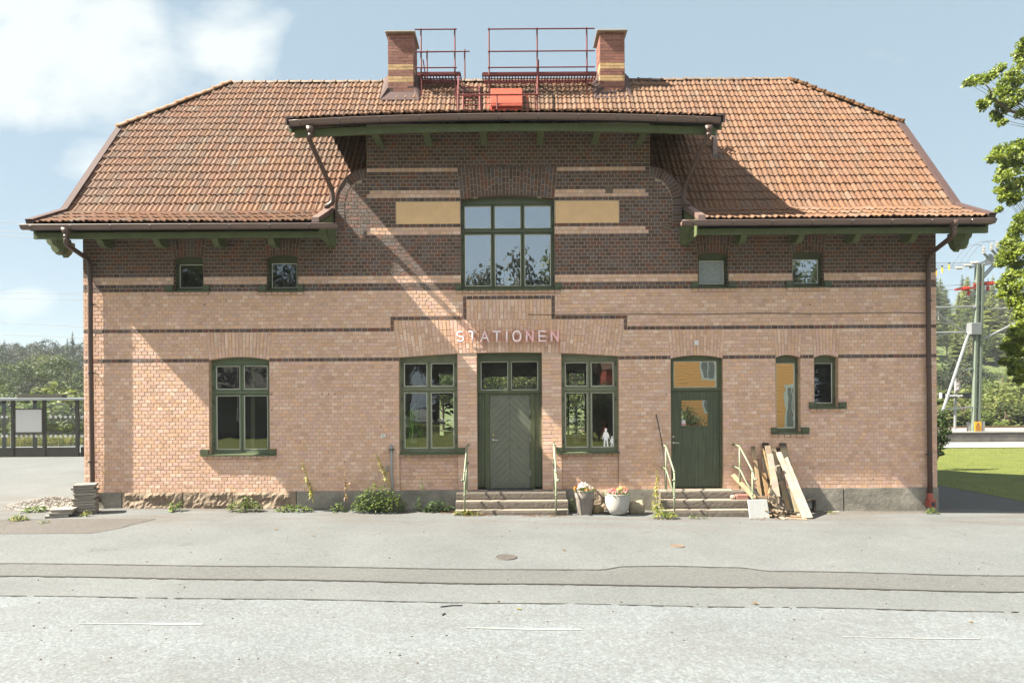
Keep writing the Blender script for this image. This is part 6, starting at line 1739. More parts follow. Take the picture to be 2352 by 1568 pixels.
wires('overhead_wire', ['top feeder wire running left from the mast head', 'middle feeder wire running left from the mast head', 'lowest of the three feeder wires at the mast head'], [(mp_(1850, 604.5), mp_(2229, 604)), (mp_(1850, 611), mp_(2213, 609.5)), (mp_(1850, 616), mp_(2194, 615.5))], .014, 'feeder wires at the mast')
wires('overhead_wire', ['wire tied to the left red insulator', 'wire tied to the right red insulator'], [(mp_(1850, 676), mp_(2195, 665)), (mp_(1850, 668), mp_(2238, 653))], .014, 'feeder wires at the mast')
wires('jumper_wire', ['jumper wire arching to the first white insulator', 'jumper wire arching to the second white insulator', 'highest jumper wire of the mast head'], [[mp_(u0 + (u1 - u0) * k / 12, v0 + (v1 - v0) * k / 12 - h * 4 * (k / 12) * (1 - k / 12) * .9) for k in range(13)] for (u0, v0, u1, v1, h) in ((2186, 613, 2258, 566, 24), (2204, 607, 2277, 559, 24), (2221, 602, 2289, 556, 22))], .012, 'jumper wires')
for i, (u, v) in enumerate(((2150, 620), (2164, 613), (2180, 606))):
    m = MB(); a = mp_(u, v - 3); m.tube([a, a - Vector((0, 0, .12))], .05, 6, 1); m.tube([a - Vector((0, 0, .12)), a - Vector((0, 0, .42))], .05, 6, 0)
    tag(m.build('wire_marker', [mat('marker_yellow', (.75, .45, .03), .5, None), M['darkmetal']]), ('yellow marker on the lowest feeder wire', 'yellow marker on the middle feeder wire', 'yellow marker on the top feeder wire')[i], 'wire marker', 'yellow wire markers')
wires('contact_wire', ['thin catenary wire passing behind the mast at half height', 'second thin catenary wire behind the mast, lower down'], [(mp_(1850, 748, 30), mp_(2700, 730, 30)), (mp_(1850, 757, 30), mp_(2700, 700, 30))], .012, 'catenary wires')
# station name board on the far platform
ns = thing('platform_sign', 'black platform sign with the white name Svenshögen and a small grey number sign above', 'sign', tuple(mp_(2190, 1000, 25.5)))
SYY = 25.4
p = MB(); a, b = mp_(2163, 914, SYY), mp_(2240, 902, SYY); p.box(a.x, b.x, SYY, SYY + .12, a.z, b.z); p.build('board', mat('sign_black', (.012, .012, .016), .4, None), ns)
p = MB(); a2, b2 = mp_(2161, 914.5, SYY), mp_(2163.4, 901.5, SYY); p.box(a2.x, b2.x, SYY - .02, SYY + .14, a2.z, b2.z); p.build('end_cap', M['white'], ns)
p = MB(); p.tube([mp_(2193, 1003, SYY + .2), mp_(2195, 868, SYY + .2)], .075, 8); p.build('pole', GALV, ns)
p = MB(); a, b = mp_(2196, 897, SYY), mp_(2205, 876, SYY); p.box(a.x, b.x, SYY - .02, SYY + .14, a.z, b.z); c_ = (a + b) / 2
nb_ = p.build('number_board', mat('sign_grey', (.25, .22, .23), .5, None), ns)
def text(s_, size, loc, m_, par, name='lettering', ext=.006):
    cu_ = bpy.data.curves.new('t', 'FONT'); cu_.body = s_; cu_.size = size; cu_.extrude = ext; cu_.align_x = 'LEFT'; cu_.offset = size * .018
    to = bpy.data.objects.new('t', cu_); COL.objects.link(to); bpy.context.view_layer.update()
    me = bpy.data.meshes.new_from_object(to.evaluated_get(bpy.context.evaluated_depsgraph_get())); bpy.data.objects.remove(to)
    me.transform(Matrix.Translation(Vector(loc) - Vector(WL[par.name])) @ Matrix.Rotation(PI / 2, 4, 'X')); me.materials.clear(); me.materials.append(m_)
    o = bpy.data.objects.new(name, me); COL.objects.link(o); o.parent = par; return o
a = mp_(2171.5, 910.5, SYY - .012); text('Svenshögen', .235, a, M['white'], ns)
a = mp_(2198.3, 893.5, SYY - .03); text('2', .24, a, M['white'], nb_)
p = MB(); a, b = mp_(2198.5, 883, SYY - .03), mp_(2202.5, 880.5, SYY - .03); p.box(a.x, b.x, SYY - .03, SYY - .018, a.z, b.z); p.build('pictogram', M['white'], nb_)

# ---------------------------------------------------------------- left: platform shelter
SY = 13.0
sh = thing('platform_shelter', 'glass platform shelter with dark posts and a flat roof beyond the left corner', 'shelter', (X(90, SY), SY, W(90, 1052, SY)[1]))
DK = mat('dark_olive_steel', (.055, .05, .04), .5, (3, .15))
zb0, zr = W(100, 1052, SY)[1], W(100, 919, SY)[1]
for (u, y) in ((-45, SY), (30, SY), (102, SY), (177.5, SY), (196, SY + .35), (9, SY + 1.5), (80, SY + 1.5)):
    m = MB(); x = X(u, y); m.box(x - .055, x + .055, y - .055, y + .055, zb0, zr - .03); m.ball((x, y, zr - .04), .09, nu=10, nv=6); m.build('post', DK, sh)
m = MB(); xr1 = X(196.5, SY - .3); m.add([(-26, SY - .4, zr), (xr1, SY - .4, zr), (xr1, SY + 2.0, zr + .0), (-26, SY + 2.0, zr), (-26, SY - .4, zr + .10), (xr1, SY - .4, zr + .08), (xr1, SY + 2.0, zr + .14), (-26, SY + 2.0, zr + .16)], [(0, 3, 2, 1), (4, 5, 6, 7), (0, 1, 5, 4), (1, 2, 6, 5)])
m.build('roof', mat('shelter_roof', (.20, .22, .23), .4, (2, .1)), sh)
m = MB(); a, b = W(40, 912, SY + .6), W(142, 905, SY + .6); m.box(a[0], b[0], SY + .6, SY + .9, zr + .05, b[1]); m.build('roof_box', DK, sh)
m = MB(); zpt = W(100, 1027, SY)[1]
for (ua, ub) in ((-45, 30), (30, 102), (102, 177.5)): m.box(X(ua, SY) + .06, X(ub, SY) - .06, SY - .02, SY + .02, zb0 + .06, zpt)
m.box(X(178, SY) + .06, X(195, SY), SY + .1, SY + .14, zb0 + .06, zpt)
build_each(m, 'kick_panel', DK, sh)
m = MB(); 
for (ua, ub) in ((-45, 30), (30, 102), (102, 177.5), (178, 196)): m.quad((X(ua, SY) + .06, SY, zpt), (X(ub, SY) - .06, SY, zpt), (X(ub, SY) - .06, SY, zr - .12), (X(ua, SY) + .06, SY, zr - .12))
build_each(m, 'glass_panel', M['glass_clear'], sh)
m = MB(); a, b = W(34, 996, SY - .08), W(99, 937, SY - .08); m.box(a[0], b[0], SY - .10, SY - .03, a[1], b[1]); po = m.build('notice_frame', DK, sh)
m = MB(); m.box(a[0] + .07, b[0] - .05, SY - .11, SY - .10, a[1] + .07, b[1] - .06); m.build('notice_sheet', mat('notice_paper', (.55, .55, .54), .6, None), po)
for row, (vv, rr_) in enumerate(((957, .062), (1001, .062))):
    m = MB()
    for i in range(22):
        u = -40 + i * 11.2
        if min(abs(u - q) for q in (30, 102, 177.5)) < 4: continue
        x, z = W(u, vv, SY); m.add([(x + rr_ * math.cos(k * PI / 6), SY - .004, z + rr_ * math.sin(k * PI / 6)) for k in range(12)], [tuple(range(12))])
    for i in range(3):
        x, z = W(183 + i * 6, vv, SY); m.add([(x + rr_ * .6 * math.cos(k * PI / 6), SY - .004, z + rr_ * math.sin(k * PI / 6)) for k in range(12)], [tuple(range(12))])
    m.build('dot_row', M['white'], sh)
m = MB(); a, b = W(127, 930, SY + .5), W(151, 925, SY + .5); m.box(a[0], b[0], SY + .5, SY + .53, a[1], b[1]); m.build('hanging_sign', M['white'], sh)
m = MB(); m.box(-26, X(194, SY), SY - .2, SY + 2, zb0 - .08, zb0); m.build('plinth', mat('shelter_plinth', (.4, .38, .35), .9), sh)
m = MB(); a, b = W(29, 1040, SY + 4), W(27, 985, SY + 4); m.tube([(b[0], SY + 4, a[1]), (b[0], SY + 4, b[1])], .05, 8); m.box(b[0] - .06, b[0] + .10, SY + 3.9, SY + 4.1, b[1], b[1] + .06); tag(m.build('marker_post', GALV), 'thin white post behind the glass shelter', 'post')
s = MB(); s.quad((-60, 16.5, gz(-14) + .015), (-9.3, 16.5, gz(-10) + .015), (-9.3, 19.5, gz(-10) + .015), (-60, 19.5, gz(-14) + .015)); struct(s.build('side_platform', asphalt('pale_platform', (.24, .24, .235), .2, .08), origin=(0, 0, 0)))
wl_l = ['topmost wire in the sky left of the station', 'second wire in the left sky', 'third wire in the left sky', 'fourth wire in the left sky, just below the eaves', 'fifth wire in the left sky', 'sixth wire, close above the left hill', 'lowest and thickest wire above the left hill']
wy = 32
wires('overhead_wire', wl_l, [(Vector(WP(-60, a, wy)), Vector(WP(420, b, wy))) for a, b in ((504, 535), (526, 560), (536, 571), (669.5, 681), (683.5, 693), (737, 763), (765, 786))], .016, 'wires across the left sky')

# ---------------------------------------------------------------- trees
BARK = mat('bark', (.115, .085, .06), .9, (8, .3)); 
CONI = mat('conifer_foliage', None, .7, (1.5, .2), rand=.25, transl=.42); DECI = mat('broadleaf_foliage', None, .6, (1.2, .2), rand=.22, transl=.42, gain=.66)
def conifer(label, h, R_, seed, cols, n=58, group=None):
    r = random.Random(seed); t = thing('conifer_tree', label, 'tree', (0, 0, 0), group); m = MB(); m.tube([(0, 0, -1), (0, 0, h * .5), (0, 0, h * .98)], [h * .018, h * .011, .02], 6); m.build('trunk', BARK, t)
    c = MB()
    for i in range(n):
        q = (i + r.random()) / n; z = h * (.10 + .89 * q); L = R_ * (1 - q) ** .75 * r.uniform(.6, 1.1) + .12
        for k in range(6):
            a = r.uniform(0, 2 * PI); L2 = L * r.uniform(.7, 1.1); d = Vector((math.cos(a), math.sin(a), 0)); s_ = Vector((-d.y, d.x, 0)); col = jit(r.choice(cols), r)
            for j in range(3):
                f0, f1 = j / 3, (j + 1.25) / 3; w_ = max(.16, L * .26 * (1.15 - f0 * .75)); dz0, dz1 = -.32 * L2 * f0 + .10 * L2 * f0 * f0, -.32 * L2 * f1 + .14 * L2 * f1 * f1
                tw = r.uniform(-.2, .2); sl = (s_ + Vector((0, 0, tw))) * w_
                p0, p1 = d * L2 * f0 + Vector((0, 0, z + dz0)), d * L2 * min(1, f1) + Vector((0, 0, z + dz1))
                c.add([p0 - sl * .6, p0 + sl * .6, p1 + sl * .8 - Vector((0, 0, w_ * .4)), p1 - sl * .8 - Vector((0, 0, w_ * .4))], [(0, 1, 2, 3)], 0, col)
        
    c.build('crown', CONI, t); return t
def leafclump(c, ctr, rx, rz, n, size, cols, r):
    for i in range(n):
        d = Vector((r.gauss(0, 1), r.gauss(0, 1), r.gauss(0, 1))).normalized() * (r.random() ** .45)
        p = Vector(ctr) + Vector((d.x * rx, d.y * rx, d.z * rz)); nrm = (d + Vector((r.uniform(-.8, .8), r.uniform(-.8, .8), r.uniform(-.3, 1)))).normalized()
        s_ = nrm.cross(Vector((r.uniform(-1, 1), r.uniform(-1, 1), 1))).normalized(); q = nrm.cross(s_); sz = size * r.uniform(.6, 1.35); col = jit(r.choice(cols), r)
        c.add([p - s_ * sz * .5, p - q * sz * .32, p + s_ * sz * .5, p + q * sz * .32], [(0, 1, 2, 3)], 0, col)
def broadleaf(label, h, R_, seed, cols, n=34, leaves=80, size=.34, low=.22, group=None, name='broadleaf_tree'):
    r = random.Random(seed); t = thing(name, label, 'tree', (0, 0, 0), group); m = MB(); m.tube([(0, 0, -1), (.1, 0, h * .35), (0, .1, h * .8)], [h * .022, h * .016, .04], 7)
    c = MB()
    for i in range(n):
        d = Vector((r.gauss(0, 1), r.gauss(0, 1), r.gauss(0, 1))).normalized(); rr_ = r.random() ** .33
        ctr = Vector((d.x * R_ * .8 * rr_, d.y * R_ * .8 * rr_, h * (low + (1 - low) * .52) + d.z * rr_ * h * (1 - low) * .42)); k = R_ * r.uniform(.22, .42)
        m.tube([(0, 0, ctr.z * .55), ctr.lerp(Vector((0, 0, ctr.z * .7)), .4), ctr], [.07, .045, .02], 4)
        leafclump(c, ctr, k, k * .8, leaves, size, cols, r)
    m.build('trunk', BARK, t); c.build('crown', DECI, t); return t
CC = [[(.070, .094, .042), (.085, .108, .048), (.056, .078, .036)], [(.19, .22, .062), (.22, .25, .072), (.155, .19, .055)], [(.25, .275, .072), (.28, .305, .082), (.20, .23, .066)]]
DC = [[(.12, .17, .03), (.15, .20, .04), (.09, .14, .025)], [(.075, .11, .03), (.09, .12, .035), (.06, .09, .025)], [(.18, .21, .05), (.21, .24, .07), (.14, .18, .04)], [(.050, .066, .038), (.062, .078, .044), (.040, .056, .032)]]
P_con = [conifer('dark spruce on the wooded hill', 15, 3.0, 1, CC[0]), conifer('mid green spruce on the wooded hill', 13, 2.8, 2, CC[1]), conifer('light green spruce on the wooded hill', 12, 3.2, 3, CC[2])]
P_dec = [broadleaf('bright green leafy tree', 10, 4.0, 4, DC[0]), broadleaf('dull green leafy tree', 11, 4.4, 5, DC[1]), broadleaf('pale yellow green leafy tree', 9, 4.0, 6, DC[2]), broadleaf('grey green leafy tree', 9, 3.8, 7, DC[3])]
P_bush = [broadleaf('green bush', 2.6, 1.6, 8, DC[0], 16, 60, .2, .02, None, 'bush'), broadleaf('pale bush', 2.6, 1.8, 9, DC[2], 16, 60, .2, .02, None, 'bush'), broadleaf('dark bush', 2.4, 1.5, 10, DC[1], 16, 60, .2, .02, None, 'bush')]
used = set()
def plant(proto, x, y, rz, sc_, label, group, zoff=-.2):
    loc = (x, y, gz(x, y) + zoff)
    if proto.name not in used:
        used.add(proto.name); proto.location = loc; proto.rotation_euler = (0, 0, rz); proto.scale = (sc_ if isinstance(sc_, tuple) else (sc_,) * 3); proto['label'] = label; proto['group'] = group; return proto
    return copy_tree(proto, loc, rz, sc_, label, group)
tr_ = random.Random(33)
KN = {'s0': ('dark spruce', 0), 's1': ('mid green spruce', 1), 's2': ('light green spruce', 2), 'd0': ('bright green leafy tree', 0), 'd1': ('dull green leafy tree', 1), 'd2': ('pale yellow green leafy tree', 2), 'd3': ('grey green leafy tree', 3)}
def wood(u0, u1, rows, group):
    for (y, step, kinds, zmul, lab) in rows:
        x0, x1 = X(u0, y), X(u1, y); x = x0
        while x < x1:
            yy = y + tr_.uniform(-4, 4); kk = tr_.choice(kinds.split()); nm, k = KN[kk]
            s_ = zmul * tr_.uniform(.8, 1.2) * (.72 if kk[0] == 's' and u1 < 1000 else 1); w_ = s_ * tr_.uniform(.95, 1.25)
            plant((P_con if kk[0] == 's' else P_dec)[k], x, yy, tr_.uniform(0, 6.28), (w_, w_, s_), nm + ' ' + lab, group)
            x += step * tr_.uniform(.55, 1.1)
wood(-60, 215, [(54, 4.2, 'd3 d1 d3', .50, 'in the dark lowest row of the left wooded hill'), (66, 5.0, 'd3 d1 d0', .60, 'in the second row of the left wooded hill'), (80, 5.5, 'd0 d2 d0 d1', .74, 'in the bright middle row of the left wooded hill'), (96, 6.0, 'd0 d2 d1 d3', .80, 'above the bright middle row of the left wooded hill'), (120, 6.0, 'd3 d3 d1', .86, 'in the upper middle of the left wooded hill'), (146, 6.0, 'd3 d3 d1', .98, 'in the dark upper part of the left wooded hill'), (172, 5.6, 'd3 d3 s0', 1.05, 'just below the crest of the left wooded hill'), (192, 4.6, 'd3 s0 d3', 1.02, 'on the crest of the left wooded hill')], 'trees on the left wooded hill')
wood(2125, 2400, [(58, 6.0, 'd2 d3 d0', .75, 'at the foot of the right wooded hill'), (72, 6.0, 's1 d3 d2', .85, 'in the second row of the right wooded hill'), (88, 5.6, 's1 s2 d1', .9, 'low on the right wooded hill'), (104, 5.4, 's1 s2 s1 d2', .92, 'in the middle of the right wooded hill'), (121, 5.2, 's2 s1 s2 d0', .92, 'in the upper middle of the right wooded hill'), (139, 5.2, 's1 s2 s2', .92, 'high on the right wooded hill'), (157, 5.2, 's1 s2 s1', .92, 'just below the crest of the right wooded hill'), (176, 5.0, 's1 s2 s0', .92, 'near the crest of the right wooded hill'), (192, 4.8, 's1 s0 s2', .9, 'on the crest of the right wooded hill')], 'trees on the right wooded hill')
for i, u in enumerate((985, 1010, 1035, 1075, 1110, 1150, 1190, 1230, 1270, 1300, 1330, 1362)):
    plant(P_dec[(0, 2, 1, 0, 2)[i % 5]], X(u, 40), 40 + (i % 3) * 2.5, i * 1.7, .80, 'leafy tree far behind the station, glimpsed through its rear windows', 'trees glimpsed through the station')
for (u, y, k, s_, lab) in ((-20, 24, 0, .9, 'green bush behind the far left bay of the shelter'), (30, 27, 1, .9, 'pale bush behind the notice board of the shelter'), (70, 25, 0, .7, 'small green bush behind the shelter posts'), (112, 24, 0, 1.0, 'bright bush right of the notice board'), (140, 28, 0, 1.15, 'taller bush seen through the right shelter bay'), (172, 27, 1, 1.2, 'pale bush by the right shelter post'), (196, 25, 2, 1.1, 'dark bush between the shelter and the station'), (55, 33, 2, 1.3, 'dark bush far behind the notice board'), (0, 34, 2, 1.3, 'dark bush at the left picture edge'), (150, 35, 1, 1.5, 'broad pale bush behind the shelter')):
    plant(P_bush[k], X(u, y), y, tr_.uniform(0, 6), (s_ * 1.3, s_ * 1.3, s_), lab, 'bushes behind the shelter', -.1)
for i, (u, y, k, s_) in enumerate(((2135, 37, 1, .9), (2165, 39, 0, .9), (2190, 37, 2, .8), (2215, 40, 1, 1.1), (2240, 38, 0, .75), (2262, 37, 0, .7), (2290, 40, 1, 1.2), (2312, 38, 2, .95), (2335, 41, 1, 1.3), (2362, 38, 1, 1.1), (2150, 46, 1, 1.6), (2200, 47, 1, 1.5), (2300, 48, 1, 1.8), (2350, 48, 1, 1.9), (2250, 47, 2, 1.6))):
    plant(P_bush[k], X(u, y), y, tr_.uniform(0, 6), (s_ * 1.5, s_ * 1.4, s_), ('green', 'pale yellow green', 'dark green')[k] + ' bush beyond the railway track, ' + ('left of the mast' if u < 2225 else 'right of the mast' if u > 2262 else 'behind the mast'), 'bushes beyond the track', -.1)
vg = MB(); vr = random.Random(4)
for (x0, x1, y0, y1, n_, cols, hh) in ((X(-40, 22), X(215, 22), 20, 25, 5200, [(.17, .19, .03), (.24, .23, .04), (.30, .27, .04), (.12, .16, .03)], .55), (X(2120, 36), X(2420, 36), 34.2, 38, 4200, [(.14, .19, .03), (.19, .22, .04), (.11, .15, .03)], .5)):
    for i in range(n_):
        x, y = vr.uniform(x0, x1), vr.uniform(y0, y1); h = hh * vr.uniform(.3, 1.1); z = gz(x, y); a = vr.uniform(0, 6.3); w_ = .03; lx, ly = vr.uniform(-.15, .15), vr.uniform(-.15, .15)
        vg.add([(x - math.cos(a) * w_, y - math.sin(a) * w_, z), (x + math.cos(a) * w_, y + math.sin(a) * w_, z), (x + lx, y + ly, z + h)], [(0, 1, 2)], 0, jit(vr.choice(cols), vr))
        if vr.random() < .5: leafclump(vg, (x + lx * .8, y + ly * .8, z + h * .8), .08, .08, 2, .09, cols, vr)
tag(vg.build('tall_grass', M['leaf'], origin=(0, 0, 0)), 'yellow green meadow grass and herbs beyond the platforms', 'meadow grass', None, 'stuff')
# dark shrub at the right corner of the station
t = thing('corner_shrub', 'dark green shrub peeping out behind the right corner of the station', 'shrub', (X(2150, 8), 8, gz(11)))
c = MB(); m = MB(); r = random.Random(6)
for (u, v, q) in ((2158, 950, .22), (2150, 965, .25), (2166, 985, .28), (2160, 1003, .25), (2172, 990, .2), (2158, 1025, .22), (2168, 1012, .2), (2148, 1000, .3), (2163, 968, .18), (2157, 922, .12), (2160, 1040, .12), (2140, 980, .5), (2130, 1000, .5)):
    cc = Vector(WP(u, v, 8)); leafclump(c, cc, q, q * .8, 110, .09, [(.045, .085, .02), (.06, .10, .025), (.09, .14, .03), (.035, .065, .018)], r); m.tube([(X(2140, 8), 8, gz(11)), cc], .018, 5)
m.build('trunk', BARK, t); c.build('crown', DECI, t)
# maple branches reaching in from the right
t = thing('maple_tree', 'leafy bright green maple reaching in from the right edge', 'tree', (X(2500, 4), 4, gz(14)))
OY = 4.0; c = MB(); m = MB(); r = random.Random(12); base_ = Vector((X(2500, OY), OY, gz(14)))
m.tube([base_ - Vector((0, 0, .3)), base_ + Vector((.1, 0, 3)), base_ + Vector((-.1, .1, 7)), base_ + Vector((.1, 0, 11.5))], [.34, .27, .2, .06], 10)
MC = [(.22, .29, .022), (.27, .34, .03), (.17, .24, .02), (.31, .37, .045), (.12, .18, .016)]
LOBES = [(2222, 191, 9), (2232, 186, 12), (2248, 184, 11), (2268, 180, 14), (2283, 172, 13), (2295, 160, 13), (2309, 186, 15), (2322, 172, 13), (2330, 195, 14), (2344, 180, 14), (2346, 150, 16), (2342, 120, 13), (2350, 100, 12), (2347, 130, 14), (2262, 244, 10), (2252, 238, 7), (2275, 228, 12), (2284, 214, 13), (2300, 212, 13), (2316, 214, 14), (2298, 238, 12), (2320, 238, 14), (2284, 262, 9), (2292, 272, 8), (2302, 282, 8), (2312, 252, 10), (2335, 232, 13), (2346, 262, 10), (2345, 216, 14),
         (2281, 361, 13), (2288, 352, 12), (2298, 345, 14), (2310, 352, 14), (2322, 350, 14), (2335, 335, 15), (2347, 330, 15), (2300, 364, 12), (2316, 372, 15), (2306, 392, 14), (2296, 410, 11), (2310, 412, 14), (2298, 436, 12), (2312, 434, 14), (2306, 454, 12), (2322, 400, 16), (2330, 425, 16), (2345, 380, 17), (2345, 420, 16), (2340, 450, 14), (2326, 462, 11), (2295, 482, 7), (2322, 440, 12), (2350, 350, 15), (2340, 365, 15),
         (2345, 500, 13), (2338, 515, 13), (2330, 530, 13), (2344, 530, 15), (2322, 548, 13), (2312, 560, 12), (2330, 562, 15), (2318, 575, 15), (2304, 590, 12), (2298, 604, 10), (2315, 596, 15), (2335, 585, 16), (2346, 570, 15), (2330, 612, 14), (2345, 605, 16), (2348, 630, 15), (2320, 632, 12), (2311, 645, 12), (2300, 655, 11), (2322, 655, 14), (2340, 655, 16), (2312, 668, 13), (2300, 678, 9), (2326, 680, 14), (2345, 685, 16), (2335, 700, 13), (2325, 695, 10), (2348, 712, 14), (2342, 730, 12), (2350, 745, 12), (2340, 752, 13), (2328, 765, 12), (2346, 775, 15), (2320, 780, 12), (2335, 790, 15), (2312, 795, 10), (2325, 808, 14), (2345, 810, 16), (2306, 830, 9), (2318, 832, 12), (2335, 838, 15), (2348, 850, 15), (2325, 856, 10), (2342, 872, 10)]
def mleaf(c, p, r, sz):
    nrm = Vector((r.uniform(-1, .7), r.uniform(-1, .4), r.uniform(-.2, 1))).normalized(); s_ = nrm.cross(Vector((r.uniform(-1, 1), r.uniform(-1, 1), r.uniform(-1, .2)))).normalized(); q = nrm.cross(s_); col = jit(r.choice(MC), r)
    P = [p, p + s_ * .5 * sz + q * .1 * sz, p + s_ * .62 * sz + q * .55 * sz + nrm * .08 * sz, p + s_ * .2 * sz + q * .6 * sz, p + q * 1.05 * sz - nrm * .1 * sz, p - s_ * .2 * sz + q * .6 * sz, p - s_ * .62 * sz + q * .55 * sz + nrm * .08 * sz, p - s_ * .5 * sz + q * .1 * sz]
    c.add(P, [(0, 1, 2, 3), (0, 3, 4, 5), (0, 5, 6, 7)], 0, col)
pv = Vector(WP(2352, 300, OY))
for (u, v, q) in LOBES:
    yy = OY + r.uniform(-.7, .7); cc = Vector(WP(u, v, yy)); rr_ = q * 17 / 1400 * .95
    for i in range(int(70 + q * 6)):
        d = Vector((r.gauss(0, 1), r.gauss(0, 1), r.gauss(0, 1))).normalized() * r.random() ** .5
        mleaf(c, cc + Vector((d.x * rr_, d.y * rr_ * 1.6, d.z * rr_)), r, .068 * r.uniform(.7, 1.35))
    if r.random() > .75: continue
    vt = 275 if v < 300 else 330 if v < 400 else 560 if v < 600 else 690 if v < 700 else 780
    tip = Vector(WP(2420, vt + 20, OY)); mid = cc.lerp(tip, .4) + Vector((0, 0, -.05)); m.tube([cc, mid, tip], [.003, .007, .02], 5)
for vt in (295, 350, 580, 710, 800): m.tube([Vector(WP(2420, vt, OY)), Vector(WP(2460, vt + 25, OY)), base_ + Vector((0, 0, W(2500, vt + 70, OY)[1] - base_.z))], [.05, .07, .12], 7)
m.tube([Vector(WP(2420, 262, OY)), Vector(WP(2352, 264, OY)), Vector(WP(2328, 257, OY)), Vector(WP(2312, 252, OY)), Vector(WP(2290, 232, OY)), Vector(WP(2272, 205, OY)), Vector(WP(2262, 192, OY)), Vector(WP(2238, 190, OY))], [.06, .05, .04, .03, .02, .014, .01, .006], 6)
for i in range(90):       # the rest of the crown, outside the picture
    d = Vector((r.gauss(0, 1), r.gauss(0, 1), r.gauss(0, 1))).normalized() * r.random() ** .4; cc = base_ + Vector((1.2 + d.x * 2.6 , d.y * 3.2, 7.8 + d.z * 5)); 
    if cc.x < X(2385, cc.y): continue
    for k in range(46):
        e = Vector((r.gauss(0, 1), r.gauss(0, 1), r.gauss(0, 1))).normalized() * r.random() ** .5 * .62; mleaf(c, cc + e, r, .14)
m.build('trunk', BARK, t); c.build('crown', mat('maple_leaf', None, .45, (1.2, .12), transl=.42, spec=.5, gain=.72), t)

hr = random.Random(2)
for i in range(9):
    plant(P_bush[2 if i % 2 else 0], -1 + i * 1.25, -24 + hr.uniform(-.6, .6), i, (1.2, 1.1, hr.uniform(.9, 1.35)), 'hedge bush across the road, mirrored in the middle windows', 'hedge bushes across the road', -.1) if False else None
for (u_, sc2) in ((5.6, 1.3), (6.3, 1.2), (6.8, 1.4), (7.3, 1.3), (8.3, 1.1), (10.2, .9)): plant(P_bush[2], u_, -25.9, u_, (sc2, sc2, sc2 * 1.1), 'dark hedge bush across the road, mirrored in the middle right window', 'hedge bushes across the road', -.1)
xx_ = -40
while xx_ < 40:
    plant(P_dec[3 if int(xx_ * 7) % 3 else 1], xx_, -60 + (xx_ % 3), xx_, (1.3, 1.3, (19.4 + 2.0 * math.sin(xx_ * 1.3) + 1.6 * math.sin(xx_ * 3.1)) / (8.7 if int(xx_ * 7) % 3 else 10.6)), 'tall dark leafy tree across the road, mirrored in the upper panes', 'leafy trees mirrored in the upper panes'); xx_ += 3.1
for (x, y, s_) in ((5.2, -26.8, .36), (6.6, -27.2, .38), (7.6, -26.6, .30), (3.6, -27.5, .42), (9.5, -25.9, .16), (11.6, -25.8, .20), (13.6, -25.9, .17)):
    plant(P_dec[1], x, y, x, s_, 'shrub before the houses across the road, mirrored in the panes', 'shrubs across the road', -.1)
# ---------------------------------------------------------------- behind the camera: what the panes mirror
def house(name, label, x0, x1, y, dpt, zw, zr_, col, roofc, wins, boards=True):
    h = thing(name, label, 'house', ((x0 + x1) / 2, y - dpt / 2, 0)); m = MB(); m.box(x0, x1, y - dpt, y, -.3, zw)
    m.prism([(x0, zw), (x1, zw), ((x0 + x1) / 2, zw + .01)], lambda p, d: (p[0], d, p[1]), y - dpt, y)
    mm, tt, bb_ = base(name + '_boards'); sxx = nn(tt, 'ShaderNodeSeparateXYZ'); tt.links.new(coords(tt), sxx.inputs[0]); fr_ = math_(tt, 'FRACT', math_(tt, 'MULTIPLY', sxx.outputs['Z'], 6.0)); tt.links.new(vscale(tt, col, mrange(tt, fr_, 0, .16, .45, 1)), bb_.inputs['Base Color']); bb_.inputs['Roughness'].default_value = .8
    m.build('wall', mm, h)
    m = MB(); ym = y - dpt / 2
    m.prism([(y + .4, zw - .15), (ym, zr_), (y - dpt - .4, zw - .15), (y - dpt - .4, zw - .30), (ym, zr_ - .16), (y + .4, zw - .30)], lambda p, d: (d, p[0], p[1]), x0 - .4, x1 + .4); m.build('roof', mat(name + '_roof', roofc, .85, (3, .3), (8, .6, .03)), h)
    for (a, b, c_, d_) in wins:
        f = MB(); f.box(a - .16, b + .16, y, y + .04, c_ - .16, d_ + .16); f.box((a + b) / 2 - .03, (a + b) / 2 + .03, y + .04, y + .06, c_, d_); fo_ = f.build('window', M['white'], h); g_ = MB(); g_.box(a, b, y + .04, y + .05, c_, d_); g_.build('pane', mat('curtained_pane', (.20, .20, .20), .3, (6, .3), spec=.6), fo_)
    return h
house('yellow_house', 'yellow wooden house mirrored in the right hand panes', 8.0, 19.5, -27, 8, 7.2, 11, (.92, .44, .15), (.10, .06, .05), [(9.6, 10.3, 4.0, 5.3), (12.6, 13.3, 4.0, 5.3), (12.75, 13.35, 1.7, 2.6), (15.4, 16.1, 4.2, 5.5), (18.2, 18.9, .6, 3.2), (9.6, 10.3, 1.1, 2.3)])
house('dark_house', 'dark barn with a tiled roof mirrored in the left ground floor panes', -27, -11.5, -27, 8, 3.4, 6.2, (.05, .05, .045), (.05, .045, .04), [])
house('red_shed', 'red shed mirrored in the middle right window', 6.8, 7.9, -30, 4, 4.9, 6.0, (.24, .04, .025), (.09, .06, .05), [])
tr_ = random.Random(5)
x = -40
while x < 40:
    yy = -58 + tr_.uniform(-5, 5); k = 0
    if tr_.random() < .82: plant(P_con[k], x, yy, tr_.uniform(0, 6), tr_.uniform(1.05, 1.4) * (1.15 if k else 1), ('dark', 'mid green')[k] + ' spruce behind the photographer, mirrored in the panes', 'spruces mirrored in the panes')
    else: plant(P_dec[tr_.choice((0, 1))], x, yy + 8, tr_.uniform(0, 6), tr_.uniform(.8, 1.1), 'leafy tree behind the photographer, mirrored in the panes', 'leafy trees mirrored in the panes')
    x += tr_.uniform(3.0, 5.5)
